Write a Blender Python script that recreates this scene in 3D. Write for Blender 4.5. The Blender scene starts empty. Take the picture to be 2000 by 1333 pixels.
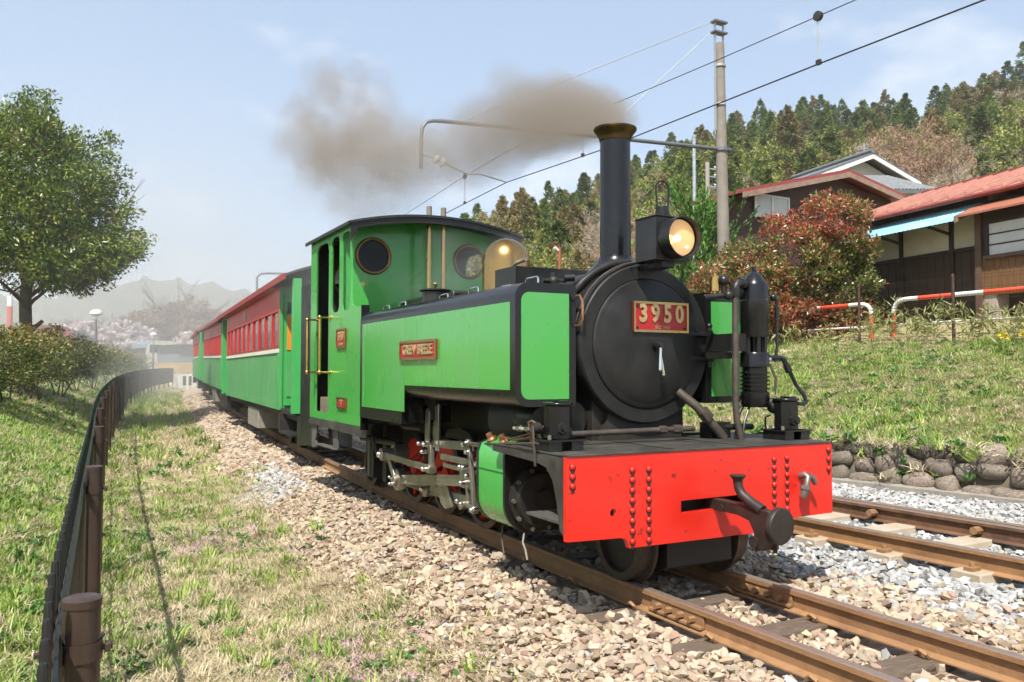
import bpy, math, random
import numpy as np
from mathutils import Matrix, Vector, noise as mnoise

S = bpy.context.scene
COL = S.collection
R = math.radians

# ---------------------------------------------------------------- camera, sky, sun, exposure
cam_d = bpy.data.cameras.new('camera')
cam = bpy.data.objects.new('camera', cam_d)
COL.objects.link(cam)
S.camera = cam
CAM = Vector((3.44288, -3.05037, 1.14594))
yaw, pitch, roll = R(151.9379), R(2.02399), R(0.0942)
_f = Vector((math.cos(pitch)*math.cos(yaw), math.cos(pitch)*math.sin(yaw), math.sin(pitch)))
_r = _f.cross(Vector((0, 0, 1))).normalized()
_u = _r.cross(_f)
_r2 = _r*math.cos(roll) + _u*math.sin(roll)
_u2 = -_r*math.sin(roll) + _u*math.cos(roll)
M = Matrix((( _r2.x, _u2.x, -_f.x, CAM.x), (_r2.y, _u2.y, -_f.y, CAM.y), (_r2.z, _u2.z, -_f.z, CAM.z), (0, 0, 0, 1)))
cam.matrix_world = M
cam_d.sensor_width = 36
cam_d.lens = 1623.14/2000*36
cam_d.clip_start = 0.05
cam_d.clip_end = 9000

SUN = Vector((0.5, -0.48, 1.0)).normalized()       # towards the sun
world = bpy.data.worlds.new('World')
S.world = world
world.use_nodes = True
nt = world.node_tree
nt.nodes.clear()
out = nt.nodes.new('ShaderNodeOutputWorld')
bg = nt.nodes.new('ShaderNodeBackground')
sky = nt.nodes.new('ShaderNodeTexSky')
sky.sky_type = 'NISHITA'
sky.sun_disc = False
sky.sun_elevation = math.asin(SUN.z)
sky.sun_rotation = math.atan2(SUN.x, SUN.y)
sky.altitude = 400
sky.air_density = 1.0
sky.dust_density = 0.6
sky.ozone_density = 1.6
# thin fair-weather cloud, laid out in sky directions
tc = nt.nodes.new('ShaderNodeTexCoord')
mp = nt.nodes.new('ShaderNodeMapping'); mp.inputs['Scale'].default_value = (2.2, 2.2, 5.0); mp.inputs['Location'].default_value = (0.9, 0.25, 0.3)
nz = nt.nodes.new('ShaderNodeTexNoise'); nz.inputs['Scale'].default_value = 1.6; nz.inputs['Detail'].default_value = 9; nz.inputs['Roughness'].default_value = 0.6
cr = nt.nodes.new('ShaderNodeMapRange'); cr.inputs['From Min'].default_value = 0.54; cr.inputs['From Max'].default_value = 0.74; cr.inputs['To Max'].default_value = 0.75
veil = nt.nodes.new('ShaderNodeMix'); veil.data_type = 'RGBA'            # high thin veil that pales the blue everywhere
veil.inputs['Factor'].default_value = 0.5
veil.inputs['B'].default_value = (3.55, 4.60, 6.15, 1)
mx = nt.nodes.new('ShaderNodeMix'); mx.data_type = 'RGBA'
mx.inputs['B'].default_value = (6.3, 6.5, 6.75, 1)
nt.links.new(tc.outputs['Generated'], mp.inputs['Vector'])
nt.links.new(mp.outputs['Vector'], nz.inputs['Vector'])
nt.links.new(nz.outputs['Fac'], cr.inputs['Value'])
nt.links.new(cr.outputs['Result'], mx.inputs['Factor'])
nt.links.new(sky.outputs['Color'], veil.inputs['A'])
nt.links.new(veil.outputs['Result'], mx.inputs['A'])
nt.links.new(mx.outputs['Result'], bg.inputs['Color'])
bg.inputs['Strength'].default_value = 0.101
nt.links.new(bg.outputs['Background'], out.inputs['Surface'])

sun_d = bpy.data.lights.new('sun', 'SUN')
sun_d.energy = 5.0
sun_d.angle = R(0.53)
sun_d.color = (1.0, 0.95, 0.86)
sun = bpy.data.objects.new('sun', sun_d)
COL.objects.link(sun)
sun.rotation_euler = SUN.to_track_quat('Z', 'Y').to_euler()
sun.location = (5, -5, 30)

S.view_settings.view_transform = 'Standard'
S.view_settings.look = 'None'
S.view_settings.exposure = 0.78
S.view_settings.gamma = 1
S.view_settings.use_curve_mapping = False
S.cycles.use_denoising = True
S.cycles.max_bounces = 5
S.cycles.diffuse_bounces = 2
S.cycles.glossy_bounces = 3
S.cycles.transparent_max_bounces = 10
S.cycles.use_adaptive_sampling = True
S.cycles.adaptive_threshold = 0.03
S.cycles.volume_max_steps = 160
S.cycles.volume_bounces = 1
S.cycles.caustics_reflective = False
S.cycles.caustics_refractive = False
S.cycles.sample_clamp_indirect = 6

random.seed(7)
rng = np.random.default_rng(7)

# ---------------------------------------------------------------- helpers
def link(o, parent=None):
    COL.objects.link(o)
    if parent is not None:
        o.parent = parent
    return o

def tag(o, label=None, cat=None, group=None, kind=None):
    if label: o['label'] = label
    if cat: o['category'] = cat
    if group: o['group'] = group
    if kind: o['kind'] = kind
    return o

def empty(name, label, cat, loc=(0, 0, 0), rz=0, group=None):
    o = bpy.data.objects.new(name, None)
    o.empty_display_size = 0.1
    o.location = loc
    o.rotation_euler = (0, 0, rz)
    COL.objects.link(o)
    return tag(o, label, cat, group)

def copy_tree(o, parent=None):
    c = o.copy()
    COL.objects.link(c)
    c.parent = parent
    for ch in list(o.children):
        copy_tree(ch, c)
    return c

class MB:
    """collects shapes into one mesh"""
    def __init__(s):
        s.v = []; s.f = []; s.m = []; s.mat = 0; s.T = None
    def add(s, vs, fs):
        b = len(s.v)
        if s.T is not None:
            vs = [s.T @ Vector(p) for p in vs]
        s.v += [tuple(p) for p in vs]
        for f in fs:
            s.f.append(tuple(i+b for i in f)); s.m.append(s.mat)
        return s
    def box(s, x0, x1, y0, y1, z0, z1):
        vs = [(x, y, z) for z in (z0, z1) for y in (y0, y1) for x in (x0, x1)]
        return s.add(vs, [(0, 2, 3, 1), (4, 5, 7, 6), (0, 1, 5, 4), (2, 6, 7, 3), (0, 4, 6, 2), (1, 3, 7, 5)])
    def prism(s, poly, a, b, ax='y'):
        """outline in the plane across axis ax, pushed from a to b"""
        def P(p, t):
            return {'y': (p[0], t, p[1]), 'x': (t, p[0], p[1]), 'z': (p[0], p[1], t)}[ax]
        n = len(poly)
        vs = [P(p, a) for p in poly] + [P(p, b) for p in poly]
        fs = [tuple(range(n)), tuple(range(2*n-1, n-1, -1))]
        fs += [(i, (i+1) % n + 0, (i+1) % n + n, i+n)[::-1] for i in range(n)]
        return s.add(vs, fs)
    def lathe(s, prof, o=(0, 0, 0), axis=(0, 0, 1), n=24, cap=True, arc=(0, 2*math.pi)):
        ax = Vector(axis).normalized(); o = Vector(o)
        t = Vector((1, 0, 0)) if abs(ax.x) < 0.9 else Vector((0, 1, 0))
        u = ax.cross(t).normalized(); w = ax.cross(u)
        vs = []; fs = []
        k = len(prof)
        for i in range(n):
            a = 2*math.pi*i/n
            d = u*math.cos(a)+w*math.sin(a)
            for (r, h) in prof:
                vs.append(o+ax*h+d*r)
        for i in range(n):
            j = (i+1) % n
            for q in range(k-1):
                fs.append((i*k+q, j*k+q, j*k+q+1, i*k+q+1))
        if cap:
            if prof[0][0] > 1e-6: fs.append(tuple(i*k for i in range(n))[::-1])
            if prof[-1][0] > 1e-6: fs.append(tuple(i*k+k-1 for i in range(n)))
        return s.add(vs, fs)
    def cyl(s, p0, p1, r, r1=None, n=16):
        p0 = Vector(p0); p1 = Vector(p1)
        return s.lathe([(r, 0), (r if r1 is None else r1, (p1-p0).length)], p0, p1-p0, n)
    def tube(s, pts, r, n=8, closed=False):
        pts = [Vector(p) for p in pts]
        m = len(pts)
        rr = r if isinstance(r, (list, tuple)) else [r]*m
        vs = []; fs = []
        nrm = None
        for i, p in enumerate(pts):
            a = pts[i-1] if (i > 0 or closed) else p
            b = pts[(i+1) % m] if (i < m-1 or closed) else p
            t = (b-a).normalized() if (b-a).length > 1e-9 else Vector((0, 0, 1))
            if nrm is None:
                q = Vector((0, 0, 1)) if abs(t.z) < 0.9 else Vector((1, 0, 0))
                nrm = t.cross(q).normalized()
            else:
                nrm = (nrm - t*nrm.dot(t))
                nrm = nrm.normalized() if nrm.length > 1e-6 else t.orthogonal().normalized()
            bn = t.cross(nrm)
            for k in range(n):
                an = 2*math.pi*k/n
                vs.append(p+(nrm*math.cos(an)+bn*math.sin(an))*rr[i])
        for i in range(m if closed else m-1):
            j = (i+1) % m
            for k in range(n):
                l = (k+1) % n
                fs.append((i*n+k, i*n+l, j*n+l, j*n+k))
        if not closed:
            fs.append(tuple(range(n))[::-1]); fs.append(tuple((m-1)*n+k for k in range(n)))
        return s.add(vs, fs)
    def sph(s, c, r, n=12, sc=(1, 1, 1)):
        k = max(4, n//2)
        prof = [(r*math.sin(math.pi*i/k)+(0 if 0 < i < k else 0), -r*math.cos(math.pi*i/k)) for i in range(k+1)]
        old = s.T
        s.T = (old if old is not None else Matrix.Identity(4)) @ Matrix.Translation(c) @ Matrix.Diagonal((*sc, 1))
        s.lathe(prof, n=n, cap=False)
        s.T = old
        return s
    def sheet(s, P, Q):
        """grid of points P[i][j] -> faces"""
        return s
    def build(s, name, mats, parent=None, smooth=40, bevel=0, loc=None, merge=False):
        me = bpy.data.meshes.new(name)
        me.from_pydata(s.v, [], s.f)
        if not isinstance(mats, (list, tuple)): mats = [mats]
        for m in mats: me.materials.append(m)
        if len(mats) > 1: me.polygons.foreach_set('material_index', s.m)
        if smooth:
            me.polygons.foreach_set('use_smooth', [True]*len(me.polygons))
            me.set_sharp_from_angle(angle=R(smooth))
        me.update()
        o = bpy.data.objects.new(name, me)
        if loc: o.location = loc
        link(o, parent)
        if bevel:
            b = o.modifiers.new('bevel', 'BEVEL')
            b.width = bevel; b.segments = 2; b.limit_method = 'ANGLE'; b.angle_limit = R(50)
            b.harden_normals = False
        return o

def arr_mesh(name, V, F, mats, attrs=None, smooth=False, midx=None):
    """numpy mesh, F is (n,3) or (n,4)"""
    me = bpy.data.meshes.new(name)
    V = np.asarray(V, np.float32); F = np.asarray(F, np.int32)
    me.vertices.add(len(V)); me.vertices.foreach_set('co', V.ravel())
    k = F.shape[1]
    me.loops.add(F.size); me.loops.foreach_set('vertex_index', F.ravel())
    me.polygons.add(len(F))
    me.polygons.foreach_set('loop_start', np.arange(0, F.size, k, dtype=np.int32))
    me.polygons.foreach_set('loop_total', np.full(len(F), k, np.int32))
    if midx is not None: me.polygons.foreach_set('material_index', np.asarray(midx, np.int32))
    for m in (mats if isinstance(mats, (list, tuple)) else [mats]): me.materials.append(m)
    if smooth: me.polygons.foreach_set('use_smooth', np.ones(len(F), bool))
    for n, (dom, typ, dat) in (attrs or {}).items():
        a = me.attributes.new(n, typ, dom)
        a.data.foreach_set({'FLOAT': 'value', 'INT': 'value', 'FLOAT_VECTOR': 'vector'}[typ], np.ascontiguousarray(dat).ravel())
    me.update(); me.validate()
    return me

def mesh_obj(name, me, parent=None):
    o = bpy.data.objects.new(name, me)
    return link(o, parent)

# ---------------------------------------------------------------- materials
MATS = {}
def nd(nt, t, **k):
    n = nt.nodes.new(t)
    for a, v in k.items():
        if a in n.inputs.keys() if isinstance(a, str) else False: n.inputs[a].default_value = v
        else: setattr(n, a, v)
    return n

def mat(name, col, rough=0.6, metal=0.0, var=0.12, scale=6.0, bump=0.0, bscale=40.0, spec=0.5, coat=0.0, col2=None, f2=(0.5, 0.7),
        scale2=3.0, rand=0.0, trans=0.0, emit=None, alpha=None, det=5, stretch=None, obj=True, rvar=0.1, dust=0.0):
    m = bpy.data.materials.new(name)
    m.use_nodes = True
    nt = m.node_tree; L = nt.links
    p = nt.nodes['Principled BSDF']
    tc = nt.nodes.new('ShaderNodeTexCoord')
    vec = tc.outputs['Object']
    if stretch:
        mpn = nt.nodes.new('ShaderNodeMapping'); mpn.inputs['Scale'].default_value = stretch
        L.new(vec, mpn.inputs['Vector']); vec = mpn.outputs['Vector']
    c4 = (*col, 1)
    n1 = nt.nodes.new('ShaderNodeTexNoise'); n1.inputs['Scale'].default_value = scale; n1.inputs['Detail'].default_value = det
    L.new(vec, n1.inputs['Vector'])
    hsv = nt.nodes.new('ShaderNodeHueSaturation'); hsv.inputs['Color'].default_value = c4
    base = hsv
    if col2 is not None:
        n2 = nt.nodes.new('ShaderNodeTexNoise'); n2.inputs['Scale'].default_value = scale2; n2.inputs['Detail'].default_value = 6
        n2.inputs['Roughness'].default_value = 0.62
        L.new(vec, n2.inputs['Vector'])
        rp = nt.nodes.new('ShaderNodeMapRange'); rp.inputs['From Min'].default_value = f2[0]; rp.inputs['From Max'].default_value = f2[1]
        L.new(n2.outputs['Fac'], rp.inputs['Value'])
        mxn = nt.nodes.new('ShaderNodeMix'); mxn.data_type = 'RGBA'
        mxn.inputs['A'].default_value = c4; mxn.inputs['B'].default_value = (*col2, 1)
        L.new(rp.outputs['Result'], mxn.inputs['Factor'])
        L.new(mxn.outputs['Result'], hsv.inputs['Color'])
    vr = nt.nodes.new('ShaderNodeMapRange')
    vr.inputs['From Min'].default_value = 0.25; vr.inputs['From Max'].default_value = 0.75
    vr.inputs['To Min'].default_value = 1-var; vr.inputs['To Max'].default_value = 1+var
    L.new(n1.outputs['Fac'], vr.inputs['Value'])
    val = vr.outputs['Result']
    if rand:
        oi = nt.nodes.new('ShaderNodeObjectInfo')
        rr = nt.nodes.new('ShaderNodeMapRange'); rr.inputs['To Min'].default_value = 1-rand; rr.inputs['To Max'].default_value = 1+rand
        L.new(oi.outputs['Random'], rr.inputs['Value'])
        mu = nt.nodes.new('ShaderNodeMath'); mu.operation = 'MULTIPLY'
        L.new(val, mu.inputs[0]); L.new(rr.outputs['Result'], mu.inputs[1])
        val = mu.outputs['Value']
        hr = nt.nodes.new('ShaderNodeMapRange'); hr.inputs['To Min'].default_value = 0.5-0.03*min(1, rand*2); hr.inputs['To Max'].default_value = 0.5+0.03*min(1, rand*2)
        m7 = nt.nodes.new('ShaderNodeMath'); m7.operation = 'FRACT'
        m8 = nt.nodes.new('ShaderNodeMath'); m8.operation = 'MULTIPLY'; m8.inputs[1].default_value = 7.31
        L.new(oi.outputs['Random'], m8.inputs[0]); L.new(m8.outputs[0], m7.inputs[0]); L.new(m7.outputs[0], hr.inputs['Value'])
        L.new(hr.outputs['Result'], hsv.inputs['Hue'])
    L.new(val, hsv.inputs['Value'])
    L.new(hsv.outputs['Color'], p.inputs['Base Color'])
    p.inputs['Roughness'].default_value = rough
    if rvar:
        r2 = nt.nodes.new('ShaderNodeMapRange'); r2.inputs['To Min'].default_value = max(0.03, rough-rvar); r2.inputs['To Max'].default_value = min(1, rough+rvar)
        L.new(n1.outputs['Fac'], r2.inputs['Value']); L.new(r2.outputs['Result'], p.inputs['Roughness'])
    p.inputs['Metallic'].default_value = metal
    p.inputs['Specular IOR Level'].default_value = spec
    p.inputs['Coat Weight'].default_value = coat
    p.inputs['Coat Roughness'].default_value = 0.08
    if trans: p.inputs['Transmission Weight'].default_value = trans
    if bump:
        nb = nt.nodes.new('ShaderNodeTexNoise'); nb.inputs['Scale'].default_value = bscale; nb.inputs['Detail'].default_value = 6
        L.new(vec, nb.inputs['Vector'])
        bp = nt.nodes.new('ShaderNodeBump'); bp.inputs['Strength'].default_value = bump; bp.inputs['Distance'].default_value = 0.02
        L.new(nb.outputs['Fac'], bp.inputs['Height']); L.new(bp.outputs['Normal'], p.inputs['Normal'])
    if emit:
        p.inputs['Emission Color'].default_value = (*emit[0], 1); p.inputs['Emission Strength'].default_value = emit[1]
    MATS[name] = m
    return m

def leaf_mat(name, ramp, rough=0.5, transl=0.25, rand=0.1, spec=0.4):
    """ramp over the per-leaf attribute 'v' : [(pos, colour)...]"""
    m = bpy.data.materials.new(name); m.use_nodes = True
    nt = m.node_tree; L = nt.links
    p = nt.nodes['Principled BSDF']
    at = nt.nodes.new('ShaderNodeAttribute'); at.attribute_name = 'v'
    cr = nt.nodes.new('ShaderNodeValToRGB')
    e = cr.color_ramp.elements
    e[0].position = ramp[0][0]; e[0].color = (*ramp[0][1], 1)
    e[1].position = ramp[-1][0]; e[1].color = (*ramp[-1][1], 1)
    for ps, c in ramp[1:-1]:
        q = e.new(ps); q.color = (*c, 1)
    L.new(at.outputs['Fac'], cr.inputs['Fac'])
    oi = nt.nodes.new('ShaderNodeObjectInfo')
    rr = nt.nodes.new('ShaderNodeMapRange'); rr.inputs['To Min'].default_value = 1-rand; rr.inputs['To Max'].default_value = 1+rand
    L.new(oi.outputs['Random'], rr.inputs['Value'])
    h = nt.nodes.new('ShaderNodeHueSaturation'); L.new(cr.outputs['Color'], h.inputs['Color']); L.new(rr.outputs['Result'], h.inputs['Value'])
    L.new(h.outputs['Color'], p.inputs['Base Color'])
    p.inputs['Roughness'].default_value = rough
    p.inputs['Specular IOR Level'].default_value = spec
    if transl:
        tr = nt.nodes.new('ShaderNodeBsdfTranslucent'); L.new(h.outputs['Color'], tr.inputs['Color'])
        ms = nt.nodes.new('ShaderNodeMixShader'); ms.inputs['Fac'].default_value = transl
        o = nt.nodes['Material Output']
        L.new(p.outputs['BSDF'], ms.inputs[1]); L.new(tr.outputs['BSDF'], ms.inputs[2]); L.new(ms.outputs['Shader'], o.inputs['Surface'])
    MATS[name] = m
    return m

green = mat('loco_green', (0.052, 0.350, 0.054), 0.30, var=0.06, scale=2.2, coat=0.5, rvar=0.16, bump=0.05, bscale=1.8, col2=(0.075, 0.30, 0.075), f2=(0.48, 0.78), scale2=2.6)
green_panel = mat('loco_green_panel', (0.052, 0.350, 0.054), 0.27, var=0.05, scale=1.6, coat=0.6, rvar=0.16, bump=0.06, bscale=0.9, col2=(0.085, 0.31, 0.085), f2=(0.46, 0.72), scale2=1.6, stretch=(2.2, 1, 0.45))
red_beam = mat('beam_red', (0.66, 0.018, 0.008), 0.36, var=0.10, scale=3.5, coat=0.25, col2=(0.10, 0.012, 0.01), f2=(0.63, 0.70), scale2=14, rvar=0.14, bump=0.02, bscale=5)
black = mat('black_paint', (0.0095, 0.0095, 0.010), 0.38, var=0.3, scale=7, col2=(0.03, 0.028, 0.025), f2=(0.5, 0.75), scale2=5, rvar=0.16, spec=0.45)
smoke_black = mat('smokebox_black', (0.010, 0.010, 0.0095), 0.52, var=0.35, scale=9, col2=(0.024, 0.021, 0.018), f2=(0.45, 0.8), scale2=6, rvar=0.15, spec=0.4)
gloss_black = mat('gloss_black', (0.0075, 0.0075, 0.0085), 0.24, var=0.25, scale=5, coat=0.1, rvar=0.1, spec=0.4)
deck_black = mat('deck_black', (0.030, 0.027, 0.023), 0.55, var=0.35, scale=14, col2=(0.075, 0.068, 0.056), f2=(0.42, 0.75), scale2=5, rvar=0.15)
frame_dark = mat('oily_frame', (0.014, 0.012, 0.010), 0.6, var=0.4, scale=9, col2=(0.03, 0.025, 0.018), f2=(0.5, 0.7))
steel = mat('rod_steel', (0.33, 0.305, 0.25), 0.36, 0.8, var=0.18, scale=10, col2=(0.23, 0.21, 0.16), f2=(0.5, 0.75), scale2=7, rvar=0.12)
chrome = mat('bright_steel', (0.72, 0.71, 0.68), 0.18, 1.0, var=0.1)
brass = mat('brass', (0.60, 0.40, 0.14), 0.24, 1.0, var=0.12, scale=12, col2=(0.36, 0.22, 0.07), f2=(0.5, 0.8), scale2=8, rvar=0.08)
dull_brass = mat('dull_brass', (0.46, 0.31, 0.12), 0.30, 1.0, var=0.2, scale=6, col2=(0.38, 0.30, 0.20), f2=(0.5, 0.7), rvar=0.1)
copper = mat('copper', (0.50, 0.25, 0.13), 0.36, 0.9, var=0.2, scale=20)
pipe_iron = mat('pipe_iron', (0.085, 0.068, 0.055), 0.5, 0.4, var=0.3, scale=20)
wheel_red = mat('wheel_red', (0.72, 0.03, 0.012), 0.42, var=0.15, scale=8)
plate_red = mat('plate_red', (0.36, 0.010, 0.012), 0.4, var=0.1, scale=14)
tyre = mat('tyre_steel', (0.055, 0.042, 0.033), 0.55, 0.35, var=0.2, scale=12, col2=(0.14, 0.10, 0.07), f2=(0.45, 0.7))
glass = mat('glass', (0.02, 0.024, 0.026), 0.06, var=0.1, spec=0.7, rvar=0.02)
# ---------------------------------------------------------------- the lie of the land
def y0(X):
    """centre line of the narrow-gauge track"""
    X = np.asarray(X, float)
    y = np.where(X > -8, X*X/200, 0.32+0.08*(-8-X))
    y = np.where(X > 0, X*X/120, y)
    y = y+np.where(X < -28, (X+28)**2/500*np.where(X < -140, 0.0, 1.0), 0)
    y = np.where(X < -140, 0.32+0.08*132+112**2/500+0.53*(-140-X), y)
    return y
def zr(X):
    """height of the rail head"""
    X = np.asarray(X, float)
    return np.where(X > -6, 0.0, np.where(X > -30, 0.0003*(X+6)**2, 0.1728+0.006*(-30-np.maximum(X, -120))))
def yw(X):
    """foot of the stone retaining wall"""
    return 5.12+0.19*(np.clip(X, -7.5, 4)+3.6)+np.where(np.asarray(X) < -7.5, y0(np.minimum(X, -7.5))-0.28, 0)
LP = np.array([(-4000, 6.), (-60, 3.0), (-14, 2.0), (-8, 1.35), (-6.3, 0.92), (-5.3, 0.52), (-3.25, -0.40), (-3.0, -0.46), (-2.4, -0.47), (-1.75, -0.45),
               (-1.45, -0.40), (-1.05, -0.19), (-0.80, -0.135), (-0.42, -0.14), (-0.3, -0.165), (0, -0.165), (0.3, -0.165), (0.42, -0.14), (0.75, -0.14), (1.0, -0.155), (1.3, -0.18), (4.0, -0.20), (9, -0.22), (4000, -0.2)])
RP = np.array([(-9, -0.22), (0.0, -0.22), (0.06, -0.2), (0.14, 0.27), (0.3, 0.33), (2.5, 0.85), (4.6, 1.38), (5.3, 1.52), (6.2, 1.68), (8.5, 2.15), (12, 2.4), (30, 2.7), (4000, 3.)])
def zg(X, Y):
    X = np.asarray(X, float); Y = np.asarray(Y, float)
    n = Y-y0(X)
    left = np.interp(n, LP[:, 0], LP[:, 1])+zr(X)
    right = np.interp(Y-yw(X), RP[:, 0], RP[:, 1])+0.6*zr(X)
    return np.where(n > 3.6, right, left)
def bumps(X, Y, s, k=1.0):
    return k*(np.sin(X*s*1.7+1.3+np.sin(Y*s*2.1))*np.sin(Y*s*1.3+0.7+np.sin(X*s*0.9))*0.6+np.sin(X*s*3.9+Y*s*2.7)*0.25+np.sin(Y*s*5.3-X*s*4.1+2)*0.15)

gx = np.unique(np.concatenate([-np.geomspace(100, 4000, 26), np.arange(-100, -24, 1.6), np.arange(-24, 5, 0.2), np.arange(5, 30, 2.5), np.geomspace(31, 900, 12)]))
gy = np.unique(np.concatenate([-np.geomspace(14, 3000, 24), np.arange(-14, -5, 0.5), np.arange(-5, 11.5, 0.13), np.arange(11.5, 30, 0.8), np.geomspace(31, 3000, 24)]))
GX, GY = np.meshgrid(gx, gy, indexing='ij')
GZ = zg(GX, GY)
GN = GY-y0(GX)
amp = np.where((GN < -1.4) | (GY-yw(GX) > 0.4), 0.03, 0.012)
near = (np.abs(GX) < 100) & (np.abs(GY) < 40)
GZ = GZ+np.where(near, bumps(GX, GY, 2.2)*amp, 0)
nx_, ny_ = GX.shape
V = np.stack([GX, GY, GZ], -1).reshape(-1, 3)
ii = np.arange(nx_*ny_).reshape(nx_, ny_)
F = np.stack([ii[:-1, :-1], ii[1:, :-1], ii[1:, 1:], ii[:-1, 1:]], -1).reshape(-1, 4)
bal = np.where((GN > -1.38+0.12*bumps(GX, GY, 1.1)) & (GY < yw(GX)+0.15), 1.0, 0.0)
gry = np.clip((GN-1.1+0.3*bumps(GX, GY, 1.7))*2.5, 0, 1)

gm = bpy.data.materials.new('earth_and_ballast'); gm.use_nodes = True
nt = gm.node_tree; L = nt.links; P = nt.nodes['Principled BSDF']
def tn(nt, scale, det=6, rough=0.6):
    n = nt.nodes.new('ShaderNodeTexNoise'); n.inputs['Scale'].default_value = scale; n.inputs['Detail'].default_value = det; n.inputs['Roughness'].default_value = rough
    return n
def ramp(nt, src, pts):
    c = nt.nodes.new('ShaderNodeValToRGB'); e = c.color_ramp.elements
    e[0].position, e[0].color = pts[0][0], (*pts[0][1], 1); e[1].position, e[1].color = pts[-1][0], (*pts[-1][1], 1)
    for p, q in pts[1:-1]:
        k = e.new(p); k.color = (*q, 1)
    nt.links.new(src, c.inputs['Fac']); return c.outputs['Color']
def mixc(nt, f, a, b):
    m = nt.nodes.new('ShaderNodeMix'); m.data_type = 'RGBA'
    nt.links.new(f, m.inputs['Factor'])
    for s, v in (('A', a), ('B', b)):
        if isinstance(v, tuple): m.inputs[s].default_value = (*v, 1)
        else: nt.links.new(v, m.inputs[s])
    return m.outputs['Result']
tcn = nt.nodes.new('ShaderNodeTexCoord')
ns = [tn(nt, s) for s in (0.9, 14, 60)]
for n in ns: L.new(tcn.outputs['Object'], n.inputs['Vector'])
vo = nt.nodes.new('ShaderNodeTexVoronoi'); vo.inputs['Scale'].default_value = 18; L.new(tcn.outputs['Object'], vo.inputs['Vector'])
grass_c = ramp(nt, ns[0].outputs['Fac'], [(0.3, (0.19, 0.20, 0.07)), (0.5, (0.32, 0.28, 0.14)), (0.68, (0.44, 0.36, 0.21))])
grass_c = mixc(nt, ns[1].outputs['Fac'], grass_c, (0.30, 0.26, 0.14))
tan_c = ramp(nt, vo.outputs['Color'], [(0.1, (0.30, 0.22, 0.15)), (0.5, (0.44, 0.34, 0.25)), (0.9, (0.53, 0.44, 0.34))])
gry_c = ramp(nt, vo.outputs['Color'], [(0.1, (0.18, 0.17, 0.16)), (0.5, (0.34, 0.33, 0.31)), (0.9, (0.5, 0.48, 0.46))])
ab = nt.nodes.new('ShaderNodeAttribute'); ab.attribute_name = 'bal'
ag = nt.nodes.new('ShaderNodeAttribute'); ag.attribute_name = 'gry'
bc = mixc(nt, ag.outputs['Fac'], tan_c, gry_c)
L.new(mixc(nt, ab.outputs['Fac'], grass_c, bc), P.inputs['Base Color'])
P.inputs['Roughness'].default_value = 0.95; P.inputs['Specular IOR Level'].default_value = 0.15
bp = nt.nodes.new('ShaderNodeBump'); bp.inputs['Distance'].default_value = 0.03; bp.inputs['Strength'].default_value = 0.8
L.new(vo.outputs['Distance'], bp.inputs['Height']); L.new(bp.outputs['Normal'], P.inputs['Normal'])
g = mesh_obj('ground', arr_mesh('ground', V, F, gm, {'bal': ('POINT', 'FLOAT', bal.ravel().astype(np.float32)), 'gry': ('POINT', 'FLOAT', gry.ravel().astype(np.float32))}, smooth=True))
tag(g, kind='structure')

# ---------------------------------------------------------------- scattering (instances on points)
def make_scatter_tree():
    t = bpy.data.node_groups.new('scatter', 'GeometryNodeTree')
    t.interface.new_socket('Geometry', in_out='INPUT', socket_type='NodeSocketGeometry')
    t.interface.new_socket('Source', in_out='INPUT', socket_type='NodeSocketCollection')
    t.interface.new_socket('Geometry', in_out='OUTPUT', socket_type='NodeSocketGeometry')
    i = t.nodes.new('NodeGroupInput'); o = t.nodes.new('NodeGroupOutput')
    ci = t.nodes.new('GeometryNodeCollectionInfo'); ci.inputs['Separate Children'].default_value = True; ci.inputs['Reset Children'].default_value = True
    ip = t.nodes.new('GeometryNodeInstanceOnPoints'); ip.inputs['Pick Instance'].default_value = True
    def na(name, typ):
        n = t.nodes.new('GeometryNodeInputNamedAttribute'); n.data_type = typ; n.inputs['Name'].default_value = name
        return n.outputs['Attribute']
    t.links.new(i.outputs['Geometry'], ip.inputs['Points'])
    t.links.new(i.outputs['Source'], ci.inputs['Collection'])
    t.links.new(ci.outputs['Instances'], ip.inputs['Instance'])
    t.links.new(na('pi', 'INT'), ip.inputs['Instance Index'])
    t.links.new(na('rot', 'FLOAT_VECTOR'), ip.inputs['Rotation'])
    t.links.new(na('scl', 'FLOAT_VECTOR'), ip.inputs['Scale'])
    t.links.new(ip.outputs['Instances'], o.inputs['Geometry'])
    return t
SCAT = make_scatter_tree()
def scatter(name, P, rot, scl, idx, protos, label, cat, parent=None):
    c = bpy.data.collections.new(name+'_kinds')
    for k, me in enumerate(protos):
        c.objects.link(bpy.data.objects.new('%s_kind_%02d' % (name, k), me))
    me = bpy.data.meshes.new(name)
    P = np.asarray(P, np.float32); N = len(P)
    me.vertices.add(N); me.vertices.foreach_set('co', P.ravel())
    if np.ndim(scl) == 1: scl = np.repeat(np.asarray(scl)[:, None], 3, 1)
    for n, typ, dat, key in (('rot', 'FLOAT_VECTOR', rot, 'vector'), ('scl', 'FLOAT_VECTOR', scl, 'vector'), ('pi', 'INT', idx, 'value')):
        a = me.attributes.new(n, typ, 'POINT')
        a.data.foreach_set(key, np.ascontiguousarray(dat, np.int32 if typ == 'INT' else np.float32).ravel())
    o = bpy.data.objects.new(name, me)
    link(o, parent)
    md = o.modifiers.new('scatter', 'NODES'); md.node_group = SCAT
    for it in SCAT.interface.items_tree:
        if it.name == 'Source' and it.in_out == 'INPUT': md[it.identifier] = c
    tag(o, label, cat if parent is None else None, kind='stuff')
    return o

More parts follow.
